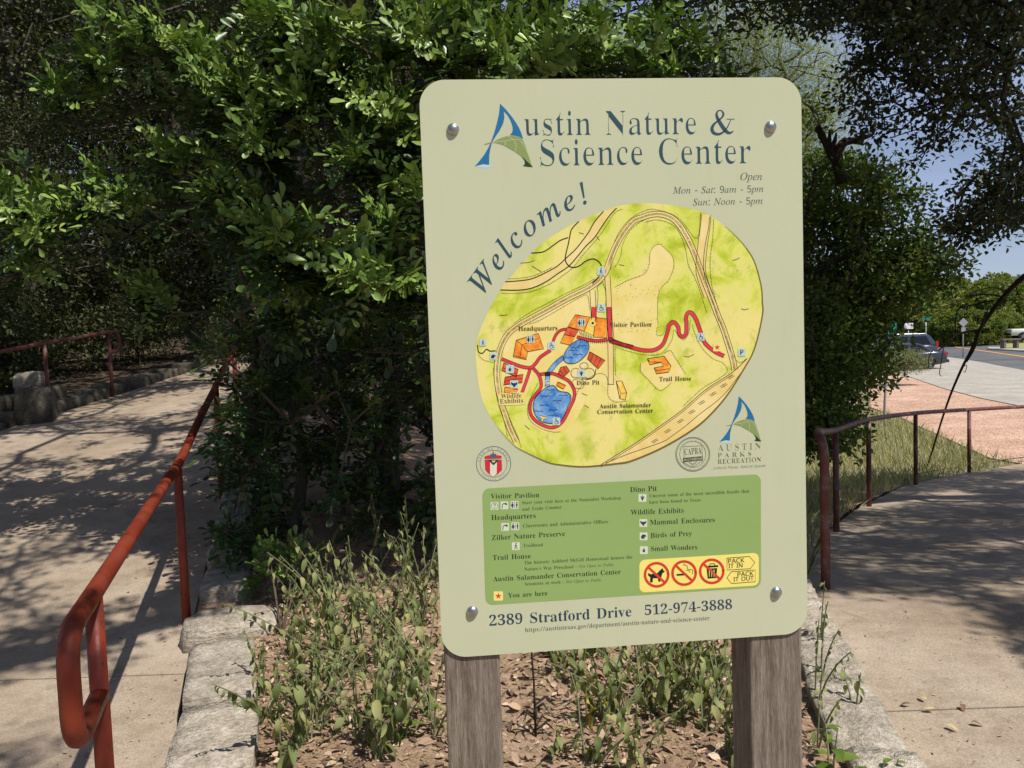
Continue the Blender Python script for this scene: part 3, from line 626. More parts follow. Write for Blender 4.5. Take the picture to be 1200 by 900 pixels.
[109,554,[18,0,18,16,45,26,52,56,52,253,46,284,36,291,19,294,19,310,146,310,146,265,188,305,237,318,277,312,305,293,320,261,364,304,418,318,465,306,494,271,504,212,504,56,510,26,520,19,536,16,536,0,377,0,377,16,393,19,403,26,410,56,410,217,404,258,394,268,377,271,349,263,324,237,324,56,331,26,340,19,356,16,356,0,199,0,199,16,215,19,225,26,232,56,232,217,226,258,216,268,199,271,170,262,146,235,146,56,152,27,162,19,177,16,177,0]],
[110,381,[18,0,18,16,45,26,52,56,52,253,46,284,36,291,19,294,19,310,148,310,148,267,190,306,243,318,292,306,321,271,330,212,330,56,337,26,347,19,363,16,363,0,202,0,202,16,207,16,228,26,235,56,235,217,229,258,219,268,203,271,173,262,148,235,148,56,154,26,164,19,180,16,180,0]],
[111,336,[169,-10,127,-5,90,11,60,37,38,70,24,110,19,154,24,199,38,239,60,272,90,297,127,313,168,318,209,313,245,298,275,273,298,240,312,200,317,154,312,108,298,69,275,36,245,11,210,-5],[169,11,193,18,209,39,217,81,220,154,217,227,208,271,192,292,169,299,144,292,128,271,120,227,117,154,120,82,128,39,144,18]],
[112,371,[17,-139,17,-124,40,-117,50,-101,52,-64,52,243,46,283,19,295,19,310,143,310,143,263,166,294,195,313,230,319,264,314,293,298,317,274,335,241,346,203,350,160,346,113,334,72,316,38,291,12,261,-5,227,-10,183,1,148,32,148,-58,152,-99,167,-118,197,-123,197,-139],[195,28,222,36,239,59,249,99,253,154,250,208,241,248,225,270,199,278,171,267,148,235,148,69,167,38]],
[113,364,[175,-139,175,-123,214,-114,221,-102,224,-83,224,29,187,0,142,-9,108,-5,79,10,54,33,36,64,24,101,20,144,25,192,40,234,63,270,93,297,129,313,170,319,215,310,257,281,309,320,320,320,320,-83,326,-113,337,-120,354,-123,354,-139],[179,30,208,40,218,52,224,67,224,241,219,271,204,289,179,295,150,286,131,261,120,218,117,156,120,100,131,60,150,37]],
[114,287,[18,0,18,16,45,26,52,56,52,252,46,285,20,293,21,310,146,310,146,252,165,280,187,301,210,314,233,318,258,315,275,304,286,287,289,266,287,248,278,234,265,225,248,222,222,231,207,250,189,260,175,255,162,241,152,220,149,192,149,56,152,37,159,25,197,16,197,0]],
[115,288,[151,-10,122,-6,87,6,73,9,60,4,51,-9,36,-9,36,105,53,105,66,68,87,39,112,21,140,15,162,18,179,27,189,40,192,58,183,84,156,105,107,130,76,148,54,169,41,193,37,220,44,259,65,291,98,312,141,319,166,316,199,308,206,306,213,305,223,308,230,319,244,319,244,222,228,222,215,254,196,277,174,291,149,296,130,294,116,286,108,274,105,259,115,232,146,212,191,189,221,172,241,151,253,127,257,95,250,51,228,18,194,-3]],
[116,228,[124,-9,89,-4,66,10,53,36,48,71,48,279,20,279,20,300,88,369,129,424,144,424,144,310,208,310,208,279,144,279,144,82,149,51,157,43,168,40,189,49,206,75,222,66,198,24,165,-1]],
[117,375,[131,-10,91,-3,65,17,51,51,46,97,46,248,39,282,29,291,11,294,11,310,142,310,142,74,151,46,162,38,177,36,205,43,228,66,228,248,221,283,209,291,189,294,189,310,324,310,324,70,331,39,360,30,360,13,300,7,228,-10,228,40,209,19,186,3,160,-7]],
[118,306,[142,-10,38,248,22,281,12,290,-3,293,-3,310,164,310,164,294,156,294,136,290,129,276,130,268,185,122,236,253,241,272,232,289,203,294,203,310,305,310,305,295,289,289,278,279,260,243,160,-10]],
[119,435,[122,-10,17,265,6,284,-11,293,-11,310,138,310,138,293,120,289,114,276,116,266,120,253,167,127,211,235,201,266,190,288,168,295,168,310,323,310,323,293,302,288,296,276,296,269,298,262,336,141,382,256,387,275,380,289,356,295,356,310,445,310,445,295,425,284,412,258,304,-10,289,-10,223,197,140,-10]],
[120,319,[5,0,5,15,34,29,62,56,123,136,43,263,24,285,4,293,4,310,169,310,169,294,147,291,140,280,149,260,183,206,224,257,234,279,227,290,201,294,201,310,311,310,311,296,283,283,254,254,198,184,291,36,303,21,319,15,319,0,155,0,155,16,178,19,185,30,173,59,138,114,97,61,85,34,92,20,114,15,118,15,118,0]],
[121,300,[52,-140,29,-137,10,-125,-3,-107,-7,-84,-4,-67,5,-53,18,-43,36,-40,64,-49,72,-61,75,-76,74,-81,74,-87,77,-96,86,-99,99,-92,114,-74,129,-44,140,-5,36,251,25,275,15,287,-3,293,-5,293,-5,310,162,310,162,293,136,289,128,275,130,267,133,257,185,119,230,241,236,260,238,274,229,289,203,293,203,310,300,310,300,293,287,290,277,281,259,242,162,-24,129,-96,113,-117,95,-131]],
[122,293,[13,0,13,14,168,287,128,287,96,283,72,272,55,250,44,216,26,216,32,310,275,310,275,291,126,25,152,25,194,30,223,44,244,69,260,107,276,107,268,0]],
[48,375,[188,-7,133,1,91,24,60,61,39,111,27,171,23,241,27,311,39,371,60,420,91,456,133,479,189,486,242,479,283,456,314,419,336,370,348,310,353,240,348,171,336,110,314,61,283,24,241,1],[188,37,219,50,237,91,246,155,248,240,246,326,237,390,219,429,189,443,157,429,139,390,130,326,127,240,130,155,139,91,157,50]],
[49,375,[65,0,65,36,120,36,135,38,146,45,154,79,154,416,108,365,87,351,67,346,52,349,40,359,31,375,28,396,74,412,132,447,179,482,254,482,254,79,261,47,271,38,288,36,343,36,343,0]],
[50,375,[24,0,24,69,123,171,187,245,218,307,226,371,223,405,212,427,196,441,174,445,145,438,126,416,116,380,112,329,77,333,50,344,32,365,26,396,30,419,43,441,63,459,92,474,129,483,174,486,240,479,288,456,318,421,328,375,319,329,291,281,238,220,154,138,87,74,244,74,263,77,279,86,292,101,300,120,305,141,345,141,341,0]],
[51,375,[163,-7,117,-4,81,5,53,18,34,35,23,54,19,74,23,96,36,113,54,123,76,126,82,89,99,62,125,46,158,40,199,49,216,61,230,79,238,105,241,139,234,174,214,202,181,221,137,227,95,227,95,269,140,269,178,275,204,296,220,327,225,367,221,400,211,424,193,440,169,445,148,441,133,430,116,391,111,341,75,345,47,356,30,374,24,401,34,434,62,461,108,480,173,486,237,479,286,458,317,423,328,377,320,335,298,301,265,275,225,256,279,238,305,222,326,201,340,174,345,138,341,101,329,70,312,44,288,25,230,1]],
[52,375,[121,0,121,36,140,36,179,44,191,58,195,84,195,125,9,125,9,166,199,480,293,480,293,169,363,169,363,125,293,125,293,84,297,58,309,44,348,36,357,36,357,0],[56,169,195,169,195,287,196,351,199,416,189,394,174,366,158,338,146,319]],
[53,375,[165,-7,119,-4,84,5,58,18,40,35,30,54,27,75,31,95,42,109,59,118,81,121,88,83,111,52,130,43,154,40,195,50,212,63,226,83,234,111,237,148,231,192,213,223,184,241,146,247,103,243,71,235,40,247,62,480,316,480,319,357,281,357,275,380,267,399,244,406,105,406,94,281,126,288,168,291,238,282,293,256,328,211,340,148,336,108,324,75,306,48,282,27,226,1]],
[54,375,[197,-7,150,-1,109,18,76,49,51,93,35,151,30,222,33,275,42,325,57,370,77,409,104,441,137,466,176,481,222,486,261,484,291,476,313,464,329,449,338,431,340,412,336,393,322,376,298,364,260,360,256,400,243,434,232,443,216,447,180,435,152,401,134,345,125,269,161,286,218,294,273,285,315,258,343,214,352,155,342,90,313,38,264,5],[199,38,222,44,239,64,251,98,255,148,250,196,238,228,219,247,193,253,154,243,125,221,131,138,147,81,170,48]],
[55,375,[111,0,289,406,113,406,86,398,74,372,70,338,30,338,33,480,353,480,353,447,168,0]],
[56,375,[183,-7,132,-2,91,11,60,31,38,57,25,88,20,122,27,162,47,193,79,219,119,242,83,267,57,296,41,327,36,364,39,395,50,423,70,449,99,469,140,482,191,486,254,478,299,453,325,415,334,369,328,333,310,305,244,260,296,230,330,199,349,166,355,127,344,71,310,29,256,2],[203,283,224,298,239,317,247,340,250,370,243,407,222,436,206,444,187,447,163,442,145,426,134,402,130,372,135,341,149,318],[187,32,218,37,241,55,257,82,262,116,256,146,239,170,208,192,164,216,126,178,115,152,111,120,116,84,132,56,156,38]],
[57,375,[152,-7,116,-4,88,4,67,17,53,33,42,69,50,94,75,107,87,80,103,56,126,41,156,36,205,57,237,122,251,230,212,198,186,188,155,185,103,194,60,220,33,264,24,324,28,369,42,409,64,441,95,466,133,481,177,486,223,480,264,463,298,433,323,390,340,332,345,261,334,157,321,111,301,72,274,39,241,14,200,-2],[184,233,206,236,224,245,251,278,245,352,231,403,209,432,181,441,156,434,137,413,125,377,121,328,128,275,149,244]],
]
ITALIC_SERIF = [
[77,590,[-36,0,-32,13,3,18,25,36,40,73,128,385,134,419,131,433,122,443,83,451,87,465,212,465,261,108,496,465,624,465,620,451,615,451,589,448,572,439,559,421,548,392,465,80,460,60,458,45,461,31,470,21,509,13,506,0,322,0,325,11,359,18,381,39,397,83,480,392,219,0,210,0,157,393,77,103,66,48,69,31,78,21,118,13,114,0]],
[83,369,[153,-9,108,-5,58,10,49,13,42,13,25,8,15,-8,3,-8,26,146,38,146,47,88,69,46,102,19,146,11,170,14,192,23,210,38,224,57,233,79,236,105,228,139,207,174,183,201,154,232,102,297,92,325,88,353,92,386,105,416,125,440,152,459,184,471,222,475,253,473,281,466,303,459,313,457,328,461,338,473,351,473,330,336,319,336,313,387,296,424,268,446,232,453,200,448,175,433,160,408,154,376,158,356,168,334,201,291,231,259,263,224,291,179,301,126,296,89,282,57,259,29,229,8,194,-5]],
[78,500,[338,-11,154,373,75,84,70,60,68,43,71,29,80,20,122,13,118,0,-34,0,-30,13,-3,16,17,25,31,43,42,73,130,393,132,401,132,408,129,423,120,438,105,448,86,451,81,451,85,465,182,465,353,108,427,381,433,405,435,422,431,436,422,445,380,451,383,465,536,465,532,451,498,447,475,429,460,392,351,-11]],
[79,516,[200,-10,149,-5,105,11,70,36,43,70,27,112,21,162,26,207,38,253,58,296,84,338,116,376,151,409,191,436,232,457,276,470,319,475,370,469,413,453,448,427,473,393,489,351,494,302,482,227,449,152,400,85,340,32,273,1],[201,10,235,15,268,29,298,51,327,80,375,153,407,240,418,331,412,384,393,423,362,447,320,455,284,449,248,434,214,408,182,374,154,333,130,286,106,211,97,137,104,83,125,43,157,18]],
[80,403,[-34,0,-30,13,-27,13,0,16,18,25,31,42,42,73,126,385,132,419,129,434,120,443,81,451,85,465,267,465,346,453,393,418,408,361,403,323,385,289,357,261,320,240,274,227,221,222,159,222,147,214,107,64,106,55,105,46,108,30,119,20,165,13,161,0],[193,242,253,251,297,275,324,313,332,364,327,400,311,425,283,440,244,445,215,438,199,405,161,263,159,253,165,244]],
[87,592,[83,-10,99,394,96,422,87,439,69,449,40,453,42,465,229,465,226,453,220,453,193,449,177,439,168,419,165,387,153,116,321,355,323,396,321,422,312,439,296,449,272,452,267,452,270,465,448,465,444,452,410,447,394,425,388,378,377,120,545,372,564,406,570,431,558,446,522,452,527,465,667,465,664,452,662,452,643,448,624,434,582,381,319,-10,306,-10,320,310,95,-10]],
[97,342,[50,-8,26,-3,8,10,-3,33,-7,64,0,119,18,175,49,228,90,274,136,306,183,316,217,307,232,280,241,309,292,309,231,90,222,44,224,37,233,35,252,46,282,80,291,72,240,12,195,-8,175,0,168,23,191,118,154,62,119,23,85,0],[82,33,98,37,116,48,152,87,185,141,210,201,219,257,210,288,185,299,154,291,124,266,96,226,74,175,58,122,53,73,60,43]],
[98,340,[82,-8,46,-5,18,6,1,20,-5,36,-2,50,88,404,92,424,93,437,86,452,61,455,50,455,54,467,94,472,123,479,156,487,162,485,163,480,103,251,137,287,174,309,214,316,251,310,280,289,299,258,306,218,301,177,287,137,266,99,238,64,204,35,166,12,125,-3],[95,9,132,17,168,40,199,75,224,119,241,167,246,211,242,241,230,264,211,279,186,283,155,276,126,254,102,217,83,167,54,66,50,38,61,17]],
[99,298,[99,-8,58,0,26,23,6,60,-1,109,3,142,12,175,48,237,102,286,150,309,199,316,228,313,249,302,262,286,267,267,258,239,247,231,233,228,211,235,204,255,207,268,214,279,218,284,220,289,215,297,197,299,162,292,130,271,101,238,79,196,64,150,59,107,63,73,76,46,96,29,122,23,174,38,228,82,238,71,193,27,146,1]],
[100,355,[61,-8,32,-3,10,13,-4,39,-9,73,-5,107,5,143,44,217,99,279,146,307,192,316,225,311,242,293,273,416,275,426,275,436,268,451,243,455,233,455,236,467,306,479,338,487,345,480,344,473,343,468,240,81,236,60,234,44,238,34,250,30,273,43,306,81,317,72,263,11,240,-3,217,-8,191,1,183,27,201,112,167,59,133,21,99,-1],[91,28,109,31,127,43,165,85,199,142,223,204,232,259,223,289,212,298,198,300,165,292,132,268,101,229,75,178,57,124,51,78,54,57,62,41,74,31]],
[101,287,[89,-7,50,0,21,21,2,54,-4,99,-1,131,9,165,46,231,101,283,148,308,195,316,222,313,242,303,254,287,258,266,245,226,208,189,147,161,61,142,57,118,56,98,63,58,84,34,119,26,168,39,221,81,231,71,198,36,165,12,128,-2],[64,158,124,173,168,199,195,233,204,271,198,291,180,298,159,294,137,280,95,230]],
[102,199,[-48,-153,-65,-150,-79,-142,-88,-130,-91,-116,-85,-94,-66,-87,-50,-92,-44,-108,-46,-119,-49,-127,-42,-134,-24,-128,-10,-108,2,-74,13,-25,71,283,7,283,12,304,75,304,83,340,104,403,135,449,173,477,216,487,240,483,259,473,271,458,275,439,267,416,243,408,224,415,218,435,219,441,221,447,224,455,219,465,206,469,182,459,163,431,148,383,132,304,210,304,207,283,128,283,101,150,67,7,33,-85,9,-123,-18,-146]],
[103,286,[63,-153,16,-148,-21,-131,-44,-106,-52,-75,-42,-39,-13,-6,36,24,13,39,6,57,21,84,58,121,22,152,10,195,15,226,29,256,51,281,80,301,114,314,152,318,206,307,246,296,289,296,289,266,243,266,248,236,243,203,229,174,207,149,179,130,146,118,110,113,82,116,66,101,60,87,73,70,112,54,159,38,194,19,216,-6,223,-40,218,-71,203,-99,179,-122,147,-139,108,-150],[111,129,132,133,151,146,180,190,191,249,188,272,179,288,165,299,147,302,127,298,108,285,78,241,69,212,66,182,71,153,86,135],[75,-132,131,-124,165,-100,176,-60,173,-45,163,-31,132,-10,94,5,52,18,6,-20,-9,-64,0,-102,28,-125]],
[104,402,[304,-7,279,-2,260,11,247,33,243,60,246,99,256,151,271,221,279,257,281,283,274,313,251,323,212,310,173,272,141,221,124,172,87,0,25,0,112,415,118,451,106,474,71,482,66,482,72,510,195,510,169,387,156,331,142,275,150,275,188,326,230,356,274,366,314,358,338,333,346,291,343,262,334,218,316,138,310,101,308,68,313,44,331,36,352,39,374,51,386,32,344,3]],
[105,177,[122,394,98,404,88,428,98,452,122,463,147,452,157,428,147,403],[33,-8,8,1,0,29,3,53,11,86,55,241,58,254,60,264,57,275,50,282,17,287,20,299,65,305,96,310,124,316,131,308,130,303,128,296,63,79,58,52,61,37,72,32,96,45,130,84,140,74,102,28,67,1]],
[106,174,[124,394,100,404,90,428,100,452,124,463,149,452,159,428,149,403],[-50,-153,-69,-150,-84,-141,-93,-127,-97,-111,-91,-90,-73,-83,-55,-89,-50,-107,-50,-117,-51,-126,-49,-133,-42,-135,-27,-123,-11,-88,5,-26,25,67,61,248,62,256,62,263,55,282,19,287,21,300,61,305,89,310,118,316,125,314,126,306,73,57,49,-35,21,-101,-11,-140]],
[107,339,[218,-7,201,-3,187,9,161,63,120,161,78,129,41,0,-13,0,103,414,106,435,98,452,71,455,62,455,66,468,109,474,140,481,158,486,169,487,175,480,172,465,84,157,195,240,221,263,230,280,222,290,197,294,203,306,337,306,334,293,332,293,292,284,246,255,164,193,214,73,229,47,248,36,272,47,301,79,311,69,286,35,261,11,238,-3]],
[108,173,[32,-7,7,2,-2,26,2,54,13,99,98,412,101,433,99,446,92,453,58,459,60,471,104,476,134,482,163,487,171,481,168,465,62,84,56,50,59,38,68,34,90,46,122,82,133,72,105,37,77,12,52,-3]],
[109,550,[410,-7,384,2,376,31,384,78,424,218,430,255,426,270,411,275,393,270,371,258,325,210,279,137,251,72,228,0,175,0,235,203,245,257,241,270,227,275,196,263,155,230,113,179,86,129,63,70,40,0,-13,0,50,212,58,243,61,263,59,275,51,281,17,287,19,300,94,310,113,315,123,316,130,308,129,303,128,296,91,177,155,254,212,300,263,316,293,306,304,277,285,184,343,257,398,301,449,316,479,306,489,275,486,253,479,222,436,65,434,57,433,50,436,39,445,35,469,48,483,64,499,87,508,76,476,30,443,2]],
[110,364,[222,-9,198,1,189,28,216,140,242,254,238,269,225,275,195,263,159,232,123,189,93,142,67,82,42,0,-12,0,53,221,62,263,53,280,23,285,17,285,19,297,67,303,100,310,130,316,133,314,133,308,93,177,142,238,188,281,229,306,263,315,292,306,302,278,300,252,293,222,254,88,247,64,245,49,249,37,259,34,282,48,312,91,322,83,290,32,256,1]],
[111,351,[105,-8,61,-1,26,22,3,57,-4,102,0,140,14,178,35,215,61,247,93,276,128,298,165,312,201,316,248,309,283,286,306,251,314,206,310,172,299,138,260,73,203,23,155,0],[113,11,140,17,166,32,190,55,211,85,243,155,255,226,248,267,229,291,197,299,165,291,132,268,103,231,78,183,61,132,56,83,60,52,71,30,89,16]],
[112,340,[-96,-149,-93,-137,-66,-133,-49,-126,-38,-111,-29,-87,54,235,58,249,60,262,58,274,52,281,16,285,19,298,62,303,93,309,124,316,130,310,128,299,112,250,149,287,187,309,226,316,260,310,286,292,302,263,308,226,303,185,290,144,270,105,243,69,212,38,177,13,140,-2,101,-7,72,-4,50,5,30,-81,23,-113,26,-124,36,-132,77,-138,73,-149],[101,9,128,14,155,30,180,53,202,82,235,153,248,228,245,253,235,271,220,282,199,286,166,278,136,253,110,213,91,162,66,64,64,51,62,40,72,17]],
[113,339,[81,-150,83,-138,120,-133,138,-120,152,-82,203,105,168,57,131,22,94,1,57,-6,29,-1,8,16,-6,43,-10,79,-6,116,5,154,47,226,74,257,103,282,150,307,195,316,234,306,254,276,263,309,315,309,210,-71,203,-97,201,-112,204,-125,211,-132,246,-138,253,-138,251,-150],[90,30,117,36,147,57,178,92,209,145,232,201,239,248,236,269,228,285,215,295,198,298,175,294,151,281,106,235,72,173,57,126,52,82,54,59,62,43,74,33]],
[114,224,[-13,0,46,209,56,259,53,272,47,279,13,284,15,297,59,304,90,310,118,316,124,314,124,308,89,179,137,255,177,301,208,316,229,307,237,283,234,266,226,253,214,243,200,240,180,248,170,268,118,199,75,110,41,0]],
[115,248,[78,-8,32,-1,6,6,-4,4,-9,-4,-22,-4,-7,106,4,105,10,65,24,35,45,16,71,10,93,14,110,26,122,45,126,69,120,93,104,120,83,147,63,175,46,206,40,238,46,269,63,294,90,311,123,316,166,310,193,302,205,305,209,314,220,314,207,214,195,214,184,261,163,289,130,299,115,296,102,287,94,275,91,261,97,237,116,208,136,181,155,154,173,122,179,89,176,63,166,40,151,20,130,5,106,-5]],
[116,187,[33,-8,9,1,1,26,2,44,7,62,66,283,19,283,22,297,63,313,100,344,136,392,151,392,126,304,183,304,177,283,120,283,66,78,60,45,63,34,72,31,93,43,124,79,134,68,82,11]],
[117,364,[46,-8,28,-5,15,4,7,18,4,38,8,69,19,116,50,228,54,247,56,265,53,276,47,283,13,287,15,300,59,306,90,311,119,316,128,312,127,304,125,296,71,107,62,74,59,54,64,38,79,32,100,38,124,54,177,115,227,203,261,309,314,309,255,92,246,47,250,36,260,32,284,45,315,84,324,75,291,29,257,1,222,-8,197,1,189,27,199,81,220,153,171,82,127,32,86,2]],
[118,297,[61,-8,50,171,45,231,36,265,21,281,-1,286,-6,286,-3,299,28,305,52,310,69,315,79,316,93,284,102,188,109,58,164,117,205,170,232,213,240,239,231,254,216,270,209,288,218,309,240,317,253,314,264,306,273,275,260,226,222,163,159,85,75,-8]],
[119,446,[48,-8,44,175,41,234,33,268,20,284,0,289,-3,289,-2,300,30,306,54,312,70,316,80,317,92,281,97,171,98,91,238,317,250,317,275,71,323,128,373,195,389,240,376,259,366,272,363,287,371,308,392,316,404,313,414,305,422,273,402,208,340,117,240,-8,230,-8,205,221,60,-8]],
[120,279,[154,-8,138,-5,126,3,107,58,94,121,46,54,8,9,-11,-2,-32,-6,-54,2,-62,23,-54,43,-35,51,-18,46,-1,41,13,47,30,64,89,148,69,245,55,276,28,285,12,285,-3,283,-1,296,63,309,83,315,96,316,106,311,112,297,131,206,177,271,203,302,219,312,238,315,262,308,270,288,263,269,244,261,226,266,218,269,212,270,197,263,136,181,156,87,162,65,167,48,175,38,185,35,208,48,238,86,248,75,197,13]],
[121,270,[-44,-153,-68,-145,-77,-125,-69,-106,-48,-98,-30,-103,-9,-109,9,-99,34,-69,79,-7,44,175,36,216,29,244,11,276,-4,284,-24,287,-22,299,8,303,32,310,62,316,73,302,85,258,100,179,123,57,173,138,200,186,213,213,217,233,213,249,201,260,190,268,184,288,192,308,214,316,228,313,239,304,249,273,239,223,208,158,175,102,133,35,86,-34,39,-94,-6,-137,-26,-149]],
[122,266,[143,-8,114,-5,75,3,13,15,-7,11,-27,-1,-31,-3,-34,-5,-42,3,-32,19,189,261,149,257,106,264,71,271,44,263,26,238,15,244,41,298,56,311,74,315,103,313,140,306,176,298,199,296,232,306,250,316,257,308,256,303,250,295,26,50,65,54,115,48,157,41,188,52,210,86,220,81,198,24,175,-2]],
]
